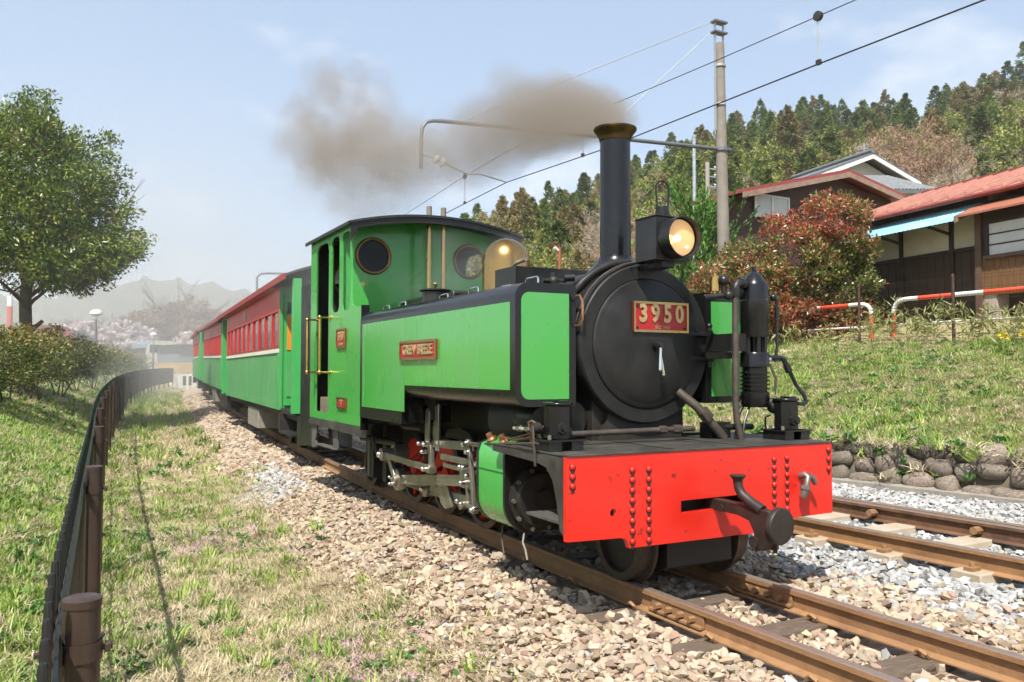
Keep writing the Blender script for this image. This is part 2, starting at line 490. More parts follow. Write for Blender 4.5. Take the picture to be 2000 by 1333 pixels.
# ---------------------------------------------------------------- ballast stones
tan_st = mat('tan_stone', (0.40, 0.325, 0.245), 0.9, var=0.2, scale=9, rand=0.30, spec=0.2, bump=0.25, bscale=30, col2=(0.42, 0.30, 0.19), f2=(0.5, 0.7), scale2=6)
gry_st = mat('grey_stone', (0.36, 0.355, 0.345), 0.88, var=0.2, scale=9, rand=0.38, spec=0.25, bump=0.25, bscale=30, col2=(0.46, 0.44, 0.41), f2=(0.5, 0.7), scale2=6)
brn_st = mat('brown_stone', (0.30, 0.215, 0.15), 0.9, var=0.2, scale=9, rand=0.35, spec=0.2, bump=0.25, bscale=30)
import bmesh
def stone_mesh(name, m, seed, flat=0.72, k=13):
    r = random.Random(seed)
    bm = bmesh.new()
    for _ in range(k):
        d = Vector((r.gauss(0, 1), r.gauss(0, 1), r.gauss(0, 1))).normalized()
        bm.verts.new((d.x*r.uniform(0.8, 1.15), d.y*r.uniform(0.62, 0.95), d.z*flat*r.uniform(0.75, 1.05)))
    h = bmesh.ops.convex_hull(bm, input=bm.verts)
    bmesh.ops.delete(bm, geom=[e for e in h['geom_interior'] if isinstance(e, bmesh.types.BMVert)], context='VERTS')
    me = bpy.data.meshes.new(name); bm.to_mesh(me); bm.free()
    me.materials.append(m)
    return me
protos = [stone_mesh('tan_stone', tan_st if i < 6 else brn_st, i) for i in range(9)]+[stone_mesh('grey_stone', gry_st, 50+i) for i in range(9)]
RAIL = 0.335
T2 = 2.53                         # offset of the wide-gauge track
def t2y(X): return y0(X)+T2+0.05*np.maximum(np.asarray(X)+3, 0)
def stones(N, x0, x1, n0, n1, r0, r1, lift=0.0):
    X = rng.uniform(x0, x1, N); n = rng.uniform(n0, n1, N); Y = y0(X)+n
    ok = (np.abs(np.abs(n)-RAIL) > 0.085) & (Y < yw(X)+0.02)
    a = np.abs(Y-t2y(X)); ok &= (np.abs(a-0.567) > 0.10)
    # the timber sleepers lie almost bare
    ph = ((X-SLP0) % SLP)-SLP/2
    on = (np.abs(ph-0) < 0.075) & (np.abs(n) < 0.70)
    ok &= ~(on & (rng.random(N) < np.where(np.abs(n) < 0.44, 0.93, 0.68)))
    ph2 = ((X+0.18) % 0.62)-0.31
    on2 = (np.abs(ph2) < 0.11) & (a < 0.9)
    ok &= ~(on2 & (rng.random(N) < np.where(a < 0.5, 0.6, 0.0)))
    ok &= (n > -1.34+0.16*bumps(X, Y, 1.1)+0.11*rng.normal(size=N))
    X, Y, n = X[ok], Y[ok], n[ok]
    K = len(X)
    r = rng.uniform(r0, r1, K)*np.where(rng.random(K) < 0.06, 1.4, 1)
    Z = zg(X, Y)+r*rng.uniform(0.0, 0.55, K)+lift
    inner = (np.abs(n) < 0.3)
    Z = np.where(inner, Z+0.005, Z)
    b = bumps(X, Y, 1.4)
    pg = np.clip((n-1.05+0.35*b)*2.2, 0.03, 0.96)
    pg = np.where((n < -0.45) & (X > -0.4) & (X < 4) & (bumps(X+3, Y, 0.9) > -0.1) & (X > 0.7), 0.55, pg)
    pg = np.where((n < -0.85) & (X < -5.6) & (X > -8.2), 0.72, pg)
    grey = rng.random(K) < pg
    idx = np.where(grey, 9, 0)+rng.integers(0, 9, K)
    rot = rng.uniform(-0.5, 0.5, (K, 3)); rot[:, 2] = rng.uniform(0, 6.28, K)
    scl = np.stack([r*rng.uniform(0.9, 1.25, K), r*rng.uniform(0.8, 1.1, K), r*rng.uniform(0.7, 1.0, K)], -1)
    return np.stack([X, Y, Z], -1), rot, scl, idx
SLP0, SLP = 0.13, 0.60
parts = [stones(60000, -7, 3.7, -2.15, 1.35, 0.014, 0.029), stones(17000, -7, 3.7, -2.15, 1.35, 0.016, 0.041, 0.015), stones(40000, -7, 3.2, 1.35, 6.2, 0.018, 0.036), stones(9000, -7, 3.2, 1.35, 6.2, 0.026, 0.042, 0.018),
         stones(12000, -16, -7, -2.2, 1.0, 0.035, 0.055), stones(9000, -34, -16, -2.2, 0.2, 0.05, 0.075)]
scatter('ballast', *[np.concatenate([p[i] for p in parts]) for i in range(4)], protos, 'tan and grey crushed stone ballast around the rails', 'ballast')

# ---------------------------------------------------------------- tracks
rust = mat('rail_rust', (0.30, 0.165, 0.075), 0.75, 0.1, var=0.25, scale=12, col2=(0.16, 0.085, 0.045), f2=(0.5, 0.72), scale2=6, bump=0.15, bscale=60)
rust2 = mat('rail_rust_dark', (0.17, 0.085, 0.045), 0.7, 0.1, var=0.25, scale=12, col2=(0.07, 0.04, 0.03), f2=(0.45, 0.7), scale2=4, bump=0.15, bscale=60)
railtop = mat('rail_top', (0.30, 0.225, 0.18), 0.42, 0.55, var=0.2, scale=30, stretch=(1, 12, 1), rvar=0.12)
wood = mat('sleeper_wood', (0.105, 0.075, 0.052), 0.9, var=0.35, scale=9, stretch=(14, 1.2, 6), bump=0.5, bscale=12, col2=(0.20, 0.155, 0.11), f2=(0.5, 0.75), scale2=7)
conc = mat('sleeper_concrete', (0.40, 0.34, 0.26), 0.9, var=0.15, scale=10, bump=0.2, bscale=30, col2=(0.36, 0.27, 0.18), f2=(0.52, 0.7), scale2=5)
def rail_mesh(xs, yf, name, parent, m, h=0.112, top=0.052, foot=0.095, lab=None):
    w = top/2; f = foot/2; wb = 0.008
    prof = [(-w, -0.004), (-w+0.006, 0), (w-0.006, 0), (w, -0.004), (w, -0.026), (wb, -0.036), (wb, -h+0.018), (f, -h+0.007), (f, -h), (-f, -h), (-f, -h+0.007), (-wb, -h+0.018), (-wb, -0.036), (-w, -0.026)]
    K = len(prof); v = []; fc = []; mi = []
    for x in xs:
        y = float(yf(x)); z = float(zr(x))
        for (a, b) in prof: v.append((x, y+a, z+b))
    for i in range(len(xs)-1):
        for k in range(K):
            l = (k+1) % K
            fc.append((i*K+k, i*K+l, (i+1)*K+l, (i+1)*K+k)); mi.append(1 if k in (0, 1, 2) else 0)
    b = MB(); b.v = v; b.f = fc+[tuple(range(K))[::-1], tuple((len(xs)-1)*K+k for k in range(K))]; b.m = mi+[0, 0]
    o = b.build(name, [m, railtop], parent, smooth=0)
    if lab: o['label'] = lab
    return o
xs_main = list(np.concatenate([np.arange(-90, -24, 3.0), np.arange(-24, 6.1, 0.75)]))
tr1 = empty('railway_track', 'narrow gauge track with rusty rails on timber sleepers under the locomotive', 'track')
for sgn in (-1, 1):
    rail_mesh(xs_main, lambda x: y0(x)+sgn*RAIL, 'rail', tr1, rust)
sl = MB().box(-0.082, 0.082, -0.66, 0.66, -0.12, 0)
sl.v = [(x+0.006*random.uniform(-1, 1), y+0.02*random.uniform(-1, 1), z+0.004*random.uniform(-1, 1)) for x, y, z in sl.v]
slm = sl.build('sleeper', wood, tr1, bevel=0.008)
first = True
k = 0
spk = MB().box(-0.012, 0.012, -0.05, -0.012, 0.0, 0.022).box(-0.012, 0.012, 0.012, 0.05, 0, 0.022)
for x in np.arange(SLP0+SLP/2-SLP*22, 3.6, SLP):
    o = slm if first else slm.copy()
    if not first:
        COL.objects.link(o)
    first = False
    o.location = (x+random.uniform(-0.02, 0.02), float(y0(x))+random.uniform(-0.04, 0.04), -0.113+float(zr(x)))
    o.rotation_euler = (0, 0, random.uniform(-0.02, 0.02)+float(y0(x+0.1)-y0(x-0.1))/0.2)
clipm = MB()
clipm.tube([(-0.022, 0.055, 0.0), (-0.024, 0.075, 0.02), (0, 0.08, 0.032), (0.022, 0.075, 0.02), (0.02, 0.05, 0.012)], 0.009, 6)
clip0 = None
for x in np.arange(SLP0+SLP/2-SLP*3, 3.6, SLP):
    for sgn in (-1, 1):
        for s2 in (-1, 1):
            if clip0 is None:
                clip0 = o = clipm.build('rail_clip', rust, tr1)
            else:
                o = clip0.copy(); COL.objects.link(o)
            o.location = (x, float(y0(x))+sgn*RAIL+s2*0.0, -0.108+float(zr(x)))
            o.rotation_euler = (0, 0, 0 if s2 > 0 else math.pi)
# joint bars on both rails just ahead of the engine
for sgn, x in ((-1, 0.13), (1, 0.05)):
    b = MB()
    for s2 in (-1, 1):
        b.box(-0.20, 0.20, s2*0.012-0.006, s2*0.012+0.006, -0.09, -0.03)
        b.box(-0.20, 0.20, min(s2*0.012, s2*0.04), max(s2*0.012, s2*0.04), -0.094, -0.078)
    fp = b.build('joint_bar', rust, tr1, loc=(x, float(y0(x))+sgn*RAIL, 0), bevel=0.003)
    for q in (-0.13, -0.045, 0.045, 0.13):
        c = MB(); c.cyl((0, -0.052, 0), (0, 0.052, 0), 0.016, n=6)
        c.build('bolt', rust, fp, loc=(q, 0, -0.058))
tr2 = empty('wide_gauge_track', 'wider gauge track with brown rails on concrete sleepers below the stone wall', 'track')
xs2 = list(np.concatenate([np.arange(-60, -12, 4.0), np.arange(-12, 6.1, 0.75)]))
rail_mesh(xs2, lambda x: t2y(x)-0.567, 'rail', tr2, rust, h=0.13, top=0.064, foot=0.122)
rail_mesh(xs2, lambda x: t2y(x)+0.567, 'rail', tr2, rust, h=0.13, top=0.064, foot=0.122)
rail_mesh(list(np.arange(-12, 6.1, 0.75)), lambda x: t2y(x)+0.567-0.125, 'guard_rail', tr2, rust2, h=0.128, top=0.064, foot=0.10, lab='dark guard rail laid inside the far running rail')
cs = MB().prism([(-0.12, 0), (-0.10, 0.13), (0.10, 0.13), (0.12, 0)], -0.74, 0.74, 'y')
cs0 = None
fast = MB().box(-0.03, 0.03, -0.045, 0.045, 0, 0.03).cyl((0, 0, 0.02), (0, 0, 0.055), 0.016, n=6)
f0 = None
for x in np.arange(-0.49-0.62*16, 3.8, 0.62):
    if cs0 is None: cs0 = o = cs.build('concrete_sleeper', conc, tr2, bevel=0.01)
    else:
        o = cs0.copy(); COL.objects.link(o)
    o.location = (x, float(t2y(x)), -0.245+float(zr(x)))
    if x > -5:
        for q in (-0.567-0.10, -0.567+0.10, 0.567+0.10):
            if f0 is None: f0 = p = fast.build('fastening', rust, tr2)
            else:
                p = f0.copy(); COL.objects.link(p)
            p.location = (x, float(t2y(x))+q, -0.122)
# chair bolts between guard rail and running rail
for i, x in enumerate(np.arange(-3.2, 3, 0.9)):
    b = MB().cyl((0, -0.16, 0), (0, 0.02, 0), 0.03, n=8)
    b.build('guard_rail_spacer', rust, tr2, loc=(x, float(t2y(x))+0.567-0.06, -0.06))

# ---------------------------------------------------------------- stone retaining wall
wst = mat('wall_stone', (0.235, 0.195, 0.155), 0.9, var=0.3, scale=7, rand=0.28, bump=0.5, bscale=14, col2=(0.13, 0.105, 0.085), f2=(0.45, 0.7), scale2=5, spec=0.2)
mortar = mat('wall_backing', (0.12, 0.10, 0.07), 0.95, var=0.3, scale=9, bump=0.4, bscale=25)
def round_stone(seed):
    r = random.Random(seed)
    bm = bmesh.new()
    bmesh.ops.create_icosphere(bm, subdivisions=2, radius=1)
    off = Vector((r.uniform(0, 50), r.uniform(0, 50), r.uniform(0, 50)))
    for v in bm.verts:
        c = v.co.copy()
        e = 0.62
        c = Vector((math.copysign(abs(c.x)**e, c.x), math.copysign(abs(c.y)**0.9, c.y), math.copysign(abs(c.z)**e, c.z)))
        v.co = c*(1+0.34*mnoise.noise(c*0.8+off)+0.13*mnoise.noise(c*2.2+off))
    me = bpy.data.meshes.new('wall_stone'); bm.to_mesh(me); bm.free()
    me.materials.append(wst)
    me.polygons.foreach_set('use_smooth', [True]*len(me.polygons))
    return me
sm = [round_stone(i) for i in range(9)]
wall = empty('stone_wall', 'low retaining wall of rounded brown stones at the foot of the grass bank', 'wall')
bw = MB()
wx = np.arange(-7.5, 3.6, 0.5)
for a, b_ in zip(wx[:-1], wx[1:]):
    ya, yb = float(yw(a)), float(yw(b_))
    vs = [(a, ya-0.02, -0.3), (b_, yb-0.02, -0.3), (b_, yb+0.10, 0.24), (a, ya+0.10, 0.24), (a, ya+0.4, -0.3), (b_, yb+0.4, -0.3), (b_, yb+0.4, 0.26), (a, ya+0.4, 0.26)]
    bw.add(vs, [(0, 1, 2, 3), (3, 2, 6, 7)])
bw.build('backing', mortar, wall)
kerb = MB()
for a, b_ in zip(wx[:-1], wx[1:]):
    ya, yb = float(yw(a)), float(yw(b_))
    kerb.add([(a, ya-0.17, -0.14), (b_, yb-0.17, -0.14), (b_, yb, -0.12), (a, ya, -0.12), (a, ya-0.17, -0.3), (b_, yb-0.17, -0.3)], [(0, 1, 2, 3), (4, 5, 1, 0)])
kerb.build('footing', mat('footing', (0.26, 0.235, 0.20), 0.95, var=0.2, scale=8, bump=0.3, bscale=30), wall)
for row in range(3):
    x = -5.4+row*0.13
    while x < 2.6:
        w = random.uniform(0.105, 0.175)
        h = random.uniform(0.085, 0.125)
        o = bpy.data.objects.new('stone', random.choice(sm)); link(o, wall)
        zc = -0.12+row*0.185+random.uniform(-0.035, 0.035)
        xx = x+w
        o.location = (xx, float(yw(xx))+0.015+0.055*row+random.uniform(-0.015, 0.015), zc)
        o.scale = (w*1.03, random.uniform(0.09, 0.13), h*1.02)
        o.rotation_euler = (random.uniform(-0.15, 0.15), random.uniform(-0.5, 0.5), 0.19+random.uniform(-0.15, 0.15))
        x += 2*w+random.uniform(0.0, 0.02)
# ---------------------------------------------------------------- steam locomotive
from mathutils.geometry import tessellate_polygon
def plate(b, outline, holes, a, c, ax='y'):
    """flat plate with holes, pushed from a to c along ax"""
    def Pt(p, t):
        return {'y': (p[0], t, p[1]), 'x': (t, p[0], p[1]), 'z': (p[0], p[1], t)}[ax]
    loops = [outline]+holes
    pts = [p for l in loops for p in l]
    tri = tessellate_polygon([[Vector((p[0], p[1], 0)) for p in l] for l in loops])
    n = len(pts)
    vs = [Pt(p, a) for p in pts]+[Pt(p, c) for p in pts]
    fs = [tuple(t) for t in tri]+[tuple(i+n for i in t[::-1]) for t in tri]
    s = 0
    for l in loops:
        k = len(l)
        for i in range(k):
            j = (i+1) % k
            fs.append((s+i, s+j, s+j+n, s+i+n))
        s += k
    b.add(vs, fs)
    return b
def fixn(o):
    bm = bmesh.new(); bm.from_mesh(o.data); bmesh.ops.recalc_face_normals(bm, faces=bm.faces); bm.to_mesh(o.data); bm.free()
    return o
def circ(cx, cy, r, n=32, a0=0, a1=2*math.pi):
    full = abs(a1-a0-2*math.pi) < 1e-6
    m = n if full else n+1
    return [(cx+r*math.cos(a0+(a1-a0)*i/n), cy+r*math.sin(a0+(a1-a0)*i/n)) for i in range(m)]
def rrect(x0, x1, z0, z1, r, n=6, corners=(1, 1, 1, 1)):
    """rounded rectangle; corners bl, br, tr, tl"""
    out = []
    for (cx, cz, a, on) in ((x0, z0, math.pi, corners[0]), (x1, z0, 1.5*math.pi, corners[1]), (x1, z1, 0, corners[2]), (x0, z1, 0.5*math.pi, corners[3])):
        if not on: out.append((cx, cz)); continue
        ox = cx+r if cx == x0 else cx-r; oz = cz+r if cz == z0 else cz-r
        out += circ(ox, oz, r, n, a, a+math.pi/2)
    return out

LO = empty('steam_locomotive', 'bright green narrow gauge steam locomotive with red buffer beam and tall black chimney', 'locomotive')

# buffer beam
bb = MB()
ol = [(-0.915, 0.724), (0.915, 0.724), (0.915, 0.316), (0.585, 0.312), (0.56, 0.30), (0.545, 0.252), (-0.545, 0.252), (-0.555, 0.285), (-0.57, 0.302), (-0.60, 0.308), (-0.915, 0.316)]
plate(bb, ol, [[(-0.212, 0.401), (-0.212, 0.465), (0.234, 0.470), (0.234, 0.412)], circ(-0.64, 0.437, 0.02, 14)], -0.028, 0.0, 'x')
beam = fixn(bb.build('buffer_beam', red_beam, LO, smooth=30))
rv = MB(); rv.sph((0, 0, 0), 0.0145, 10, (0.75, 1, 1)); rv.mat = 1; rv.lathe([(0.0, 0.0012), (0.0195, 0.0012)], (0, 0, -0.004), (1, 0, 0), 10, False); rv.add([(0.0013, -0.012, -0.010), (0.0013, 0.013, -0.010), (0.0013, 0.010, -0.034), (0.0013, -0.006, -0.038)], [(0, 1, 2, 3)])
rv0 = None
rp = [(-0.524, 0.644-0.0514*i) for i in range(8)]+[(-0.421, 0.642-0.0514*i) for i in range(8)]+[(0.453, 0.651-0.0475*i) for i in range(8)]+[(0.552, 0.653-0.0475*i) for i in range(8)]
rp += [(-0.881, 0.676), (-0.881, 0.629), (-0.881, 0.583), (0.887, 0.687), (0.887, 0.631), (0.887, 0.576)]
for (y, z) in rp:
    if rv0 is None: rv0 = o = rv.build('rivet', [red_beam, mat('rivet_grime_shade', (0.045, 0.012, 0.010), 0.7, var=0.4, scale=60)], beam)  # ring and smudge: grime and painted shadow together in one dark colour
    else:
        o = rv0.copy(); COL.objects.link(o)
    o.location = (0.001, y, z)
fb = MB().box(-0.80, 0.006, -0.915, 0.915, 0.7245, 0.733)
fb.build('footplate', deck_black, LO, bevel=0.002)
fb = MB().prism([(-0.80, 0.722), (-0.03, 0.722), (-0.03, 0.34), (-0.07, 0.36), (-0.10, 0.50), (-0.14, 0.60), (-0.20, 0.655), (-0.30, 0.672), (-0.80, 0.690)], -0.912, -0.90, 'y')
fb.prism([(-0.80, 0.722), (-0.03, 0.722), (-0.03, 0.34), (-0.07, 0.36), (-0.10, 0.50), (-0.14, 0.60), (-0.20, 0.655), (-0.30, 0.672), (-0.80, 0.690)], 0.90, 0.912, 'y')
fb.box(-0.06, -0.03, -0.85, 0.85, 0.33, 0.38)
fixn(fb.build('footplate_bracket', deck_black, LO))
fb = MB().box(-0.42, -0.032, -0.905, -0.70, 0.388, 0.400)
fb.build('front_step', mat('tread_plate', (0.10, 0.095, 0.085), 0.6, 0.3, var=0.3, scale=30, bump=0.6, bscale=70), LO)

# smokebox, door
CY, CZ = 0.008, 1.306
ax = (1, 0, 0)
sb = MB()
sb.lathe([(0.478, 0), (0.478, 0.90), (0.476, 0.918), (0.468, 0.926), (0.394, 0.926), (0.392, 0.918), (0.385, 0.918)], (-1.50, CY, CZ), ax, 64)
sb.lathe([(0.487, 0.56), (0.487, 0.60)], (-1.50, CY, CZ), ax, 64, False)
sb.build('smokebox', smoke_black, LO)
dr = MB()
dr.lathe([(0.390, 0.0), (0.388, 0.010), (0.380, 0.016), (0.366, 0.017), (0.352, 0.022), (0.30, 0.040), (0.22, 0.054), (0.12, 0.061), (0.0, 0.063)], (-0.580, CY, CZ), ax, 64, False)
door = dr.build('smokebox_door', smoke_black, LO)
h = MB().cyl((-0.53, 0.03, 1.292), (-0.485, 0.03, 1.292), 0.026, n=16)
h.cyl((-0.49, 0.03, 1.292), (-0.455, 0.03, 1.292), 0.013)
h.build('door_boss', black, door)
h = MB().cyl((-0.47, 0.03, 1.295), (-0.462, 0.018, 1.155), 0.009, 0.0115, n=10).sph((-0.462, 0.018, 1.152), 0.012)
h.build('door_handle', chrome, door)
h = MB().cyl((-0.485, 0.03, 1.292), (-0.482, 0.058, 1.125), 0.009, 0.0115, n=10).sph((-0.482, 0.058, 1.122), 0.012)
h.build('door_handle', chrome, door)
for z in (1.372, 1.222):
    MB().box(-0.572, -0.545, 0.285, 0.475, z-0.012, z+0.012).build('hinge_strap', black, door, bevel=0.003)
h = MB().cyl((-0.555, 0.478, 1.17), (-0.555, 0.478, 1.42), 0.016, n=12).sph((-0.555, 0.478, 1.425), 0.02).box(-0.60, -0.54, 0.462, 0.494, 1.35, 1.395).box(-0.60, -0.54, 0.462, 0.494, 1.20, 1.245)
h.build('hinge_pin', black, door)

def text_mesh(body, size, extrude, m, name, parent, Mx, bold=0.0, width=1.0, spacing=1.0):
    cu = bpy.data.curves.new(name, 'FONT')
    cu.body = body; cu.size = size; cu.extrude = extrude; cu.offset = bold
    cu.align_x = 'CENTER'; cu.align_y = 'CENTER'; cu.space_character = spacing; cu.resolution_u = 3
    t = bpy.data.objects.new(name, cu)
    me = bpy.data.meshes.new_from_object(t)
    bpy.data.objects.remove(t)
    me.transform(Mx @ Matrix.Diagonal((width, 1, 1, 1)))
    me.materials.clear(); me.materials.append(m)
    o = bpy.data.objects.new(name, me)
    return link(o, parent)
FRONT = lambda x, y, z: Matrix(((0, 0, 1, x), (1, 0, 0, y), (0, 1, 0, z), (0, 0, 0, 1)))      # text read from +X
SIDE = lambda x, y, z: Matrix(((1, 0, 0, x), (0, 0, -1, y), (0, 1, 0, z), (0, 0, 0, 1)))      # text read from -Y
gold = mat('gold_letters', (0.50, 0.37, 0.18), 0.42, 0.55, var=0.12, scale=20)
pl = MB().box(-0.525, -0.512, -0.134, 0.270, 1.375, 1.553)
npl = pl.build('number_plate', plate_red, LO, bevel=0.003)
npl['label'] = 'red front plate with brass frame and the number 3950'
fr = MB()
plate(fr, [(-0.136, 1.373), (0.272, 1.373), (0.272, 1.555), (-0.136, 1.555)], [[(-0.122, 1.387), (-0.122, 1.541), (0.258, 1.541), (0.258, 1.387)]], -0.513, -0.505, 'x')
fixn(fr.build('plate_frame', dull_brass, npl, smooth=0))
for ch, dy in (('3', -0.134), ('9', -0.045), ('5', 0.045), ('0', 0.134)):
    text_mesh(ch, 0.145, 0.005, gold, 'digit', npl, FRONT(-0.510, 0.068+dy, 1.481), bold=0.005, width=0.86)
text_mesh('形式 3950', 0.026, 0.002, gold, 'small_lettering', npl, FRONT(-0.511, 0.075, 1.402))
for (y, z) in ((-0.108, 1.40), (-0.108, 1.528), (0.244, 1.40), (0.244, 1.528)):
    MB().sph((-0.511, y, z), 0.008, 8).build('plate_screw', black, npl)

# saddle and frames, all in the dark below the boiler
u = MB().box(-1.45, -0.66, -0.33, 0.35, 0.60, 1.0)
u.prism([(-0.30, 0.70), (0.32, 0.70), (0.24, 0.95), (-0.22, 0.95)], -1.35, -0.62, 'x')
u.build('saddle', frame_dark, LO)
for y in (-0.24, 0.24):
    MB().box(-5.1, -0.03, y-0.012, y+0.012, 0.26, 0.735).build('main_frame', frame_dark, LO)
u = MB()  # same boards as dark_boards: sunlight painted into this colour, wall shade into the other
for x in (-0.9, -1.7, -2.4, -3.1, -3.8, -4.7): u.box(x-0.02, x+0.02, -0.23, 0.23, 0.3, 0.72)
u.build('cross_stretcher', frame_dark, LO)
u = MB()
u.prism([(-1.55, 0.62), (-0.1, 0.62), (-0.1, 0.10), (-0.2, 0.06), (-1.3, 0.08), (-1.55, 0.5)], -0.225, 0.225, 'y')
u.build('front_guard', frame_dark, LO)

MB().box(-4.0, -1.3, -0.36, 0.36, 0.70, 1.10).build('dark_infill', frame_dark, LO)  # dark box added to keep the gap below the boiler from showing bright
# chimney
cx = -0.885
c = MB()
c.lathe([(0.30, 1.66), (0.262, 1.692), (0.222, 1.725), (0.182, 1.765), (0.146, 1.802), (0.120, 1.832), (0.109, 1.850), (0.106, 1.862), (0.0985, 1.866), (0.0985, 2.0), (0.0955, 2.615), (0.082, 2.615), (0.08, 2.2), (0.0, 2.2)], (cx, 0, 0), (0, 0, 1), 48, False)
ch = c.build('chimney', gloss_black, LO)
c = MB().lathe([(0.0945, 2.600), (0.100, 2.606), (0.102, 2.618), (0.108, 2.634), (0.120, 2.653), (0.134, 2.670), (0.138, 2.679), (0.136, 2.688), (0.128, 2.690), (0.112, 2.682), (0.092, 2.66), (0.084, 2.60)], (cx, 0, 0), (0, 0, 1), 48, False)
c.build('chimney_cap', mat('sooty_brass', (0.12, 0.075, 0.022), 0.48, 0.8, var=0.4, scale=18, col2=(0.02, 0.016, 0.012), f2=(0.40, 0.62), scale2=9), ch)
# boiler barrel, cross box, dome
MB().lathe([(0.40, 0), (0.40, 3.0), (0.44, 3.0), (0.44, 3.3)], (-1.3, 0, 1.33), (-1, 0, 0), 40).build('boiler', black, LO)
MB().box(-1.72, -1.42, -0.435, 0.435, 1.60, 1.845).build('boiler_top_box', black, LO, bevel=0.004)
MB().box(-3.95, -2.75, -0.30, 0.30, 1.62, 1.80).build('boiler_cladding_box', black, LO, bevel=0.02)
d = MB()
prof = [(0.215, 1.62), (0.195, 1.68), (0.19, 1.74), (0.19, 2.0)]+[(0.19*math.cos(a), 2.0+0.192*math.sin(a)) for a in np.linspace(0.12, math.pi/2, 12)]
d.lathe([(r, z) for r, z in prof], (-2.38, 0, 0), (0, 0, 1), 48, False)
d.build('dome', mat('dome_brass', (0.44, 0.275, 0.105), 0.27, 1.0, var=0.1, scale=4, col2=(0.40, 0.27, 0.13), f2=(0.5, 0.7), scale2=4, rvar=0.06), LO)
MB().tube([(-2.15, -0.08, 1.83), (-2.1, -0.12, 1.90), (-1.95, -0.14, 1.94), (-1.80, -0.14, 1.95)], 0.014, 8).build('safety_valve_lever', steel, LO)

# side tanks
def tank(s):
    b = MB()
    def prof(ztop, zbot, r0, r1):
        yo, yi = 0.878, 0.482
        q = [(yi, zbot)]
        q += [(yo-r1+r1*math.sin(a), zbot+r1-r1*math.cos(a)) for a in np.linspace(0, math.pi/2, 8)] if r1 else [(yo, zbot)]
        q += [(yo-r0+r0*math.cos(a), ztop-r0+r0*math.sin(a)) for a in np.linspace(0, math.pi/2, 8)]
        q += [(yi, ztop)]
        return [(y*s, z) for y, z in q]
    b.prism(prof(1.639, 0.942, 0.085, 0.085), -2.36, -0.596, 'x')
    b.prism(prof(1.639, 0.75, 0.085, 0), -3.36, -2.3602, 'x')
    t = fixn(b.build('side_tank', gloss_black, LO, smooth=35))
    g_ = MB()
    y = 0.878*s
    g_.prism([(-3.297, 1.530), (-0.655, 1.530), (-0.655, 1.036), (-2.304, 1.036), (-2.304, 0.842), (-3.297, 0.842)], y, y+0.003*s, 'y')
    fixn(g_.build('side_panel', green_panel, t, smooth=0))
    g_ = MB()
    pr = rrect(0.529, 0.840, 0.984, 1.584, 0.05, 6, (0, 1, 1, 0))
    g_.prism([(a*s, z) for a, z in pr], -0.596, -0.5935, 'x')
    fixn(g_.build('front_panel', green_panel, t, smooth=0))
    return t
tk = tank(-1); tk2 = tank(1)
# name plate on the near tank
np_ = MB().box(-2.362, -1.680, -0.894, -0.881, 1.222, 1.354).build('name_plate', plate_red, tk, bevel=0.003)
fr = MB()
plate(fr, [(-2.366, 1.218), (-1.676, 1.218), (-1.676, 1.358), (-2.366, 1.358)], [[(-2.346, 1.236), (-2.346, 1.340), (-1.696, 1.340), (-1.696, 1.236)]], -0.900, -0.893, 'y')
fr.mat = 0
o = fixn(fr.build('plate_frame', dull_brass, tk, smooth=0))
text_mesh('GREEN  BREEZE', 0.098, 0.004, gold, 'lettering', np_, SIDE(-2.021, -0.897, 1.288), bold=0.0022, width=0.80)
# filler and handles on the tank top
f = MB().lathe([(0.098, 1.636), (0.098, 1.728), (0.102, 1.73), (0.118, 1.738), (0.118, 1.746), (0.06, 1.756), (0.0, 1.758)], (-2.30, -0.64, 0), (0, 0, 1), 28, False)
fl = f.build('tank_filler', black, tk)
MB().lathe([(0.008, 1.755), (0.012, 1.775), (0.02, 1.79), (0.012, 1.802), (0.0, 1.804)], (-2.30, -0.64, 0), (0, 0, 1), 12, False).build('filler_knob', brass, fl)
for x, y in ((-3.15, -0.72), (-2.72, -0.74), (-1.95, -0.72), (-1.42, -0.74), (-1.20, -0.62), (-0.72, -0.70)):
    MB().tube([(x-0.07, y, 1.635), (x-0.07, y, 1.67), (x-0.06, y, 1.68), (x+0.06, y, 1.68), (x+0.07, y, 1.67), (x+0.07, y, 1.635)], 0.006, 8).build('tank_handle', chrome, tk)
# turret valves by the chimney
v = MB().sph((-0.98, -0.40, 1.70), 0.035).box(-1.04, -0.94, -0.43, -0.37, 1.63, 1.69).cyl((-0.98, -0.48, 1.70), (-0.98, -0.32, 1.70), 0.016).cyl((-0.98, -0.40, 1.70), (-0.98, -0.40, 1.755), 0.02)
v.cyl((-0.92, -0.36, 1.715), (-0.90, -0.30, 1.72), 0.022)
v.build('turret_valve', smoke_black, LO)

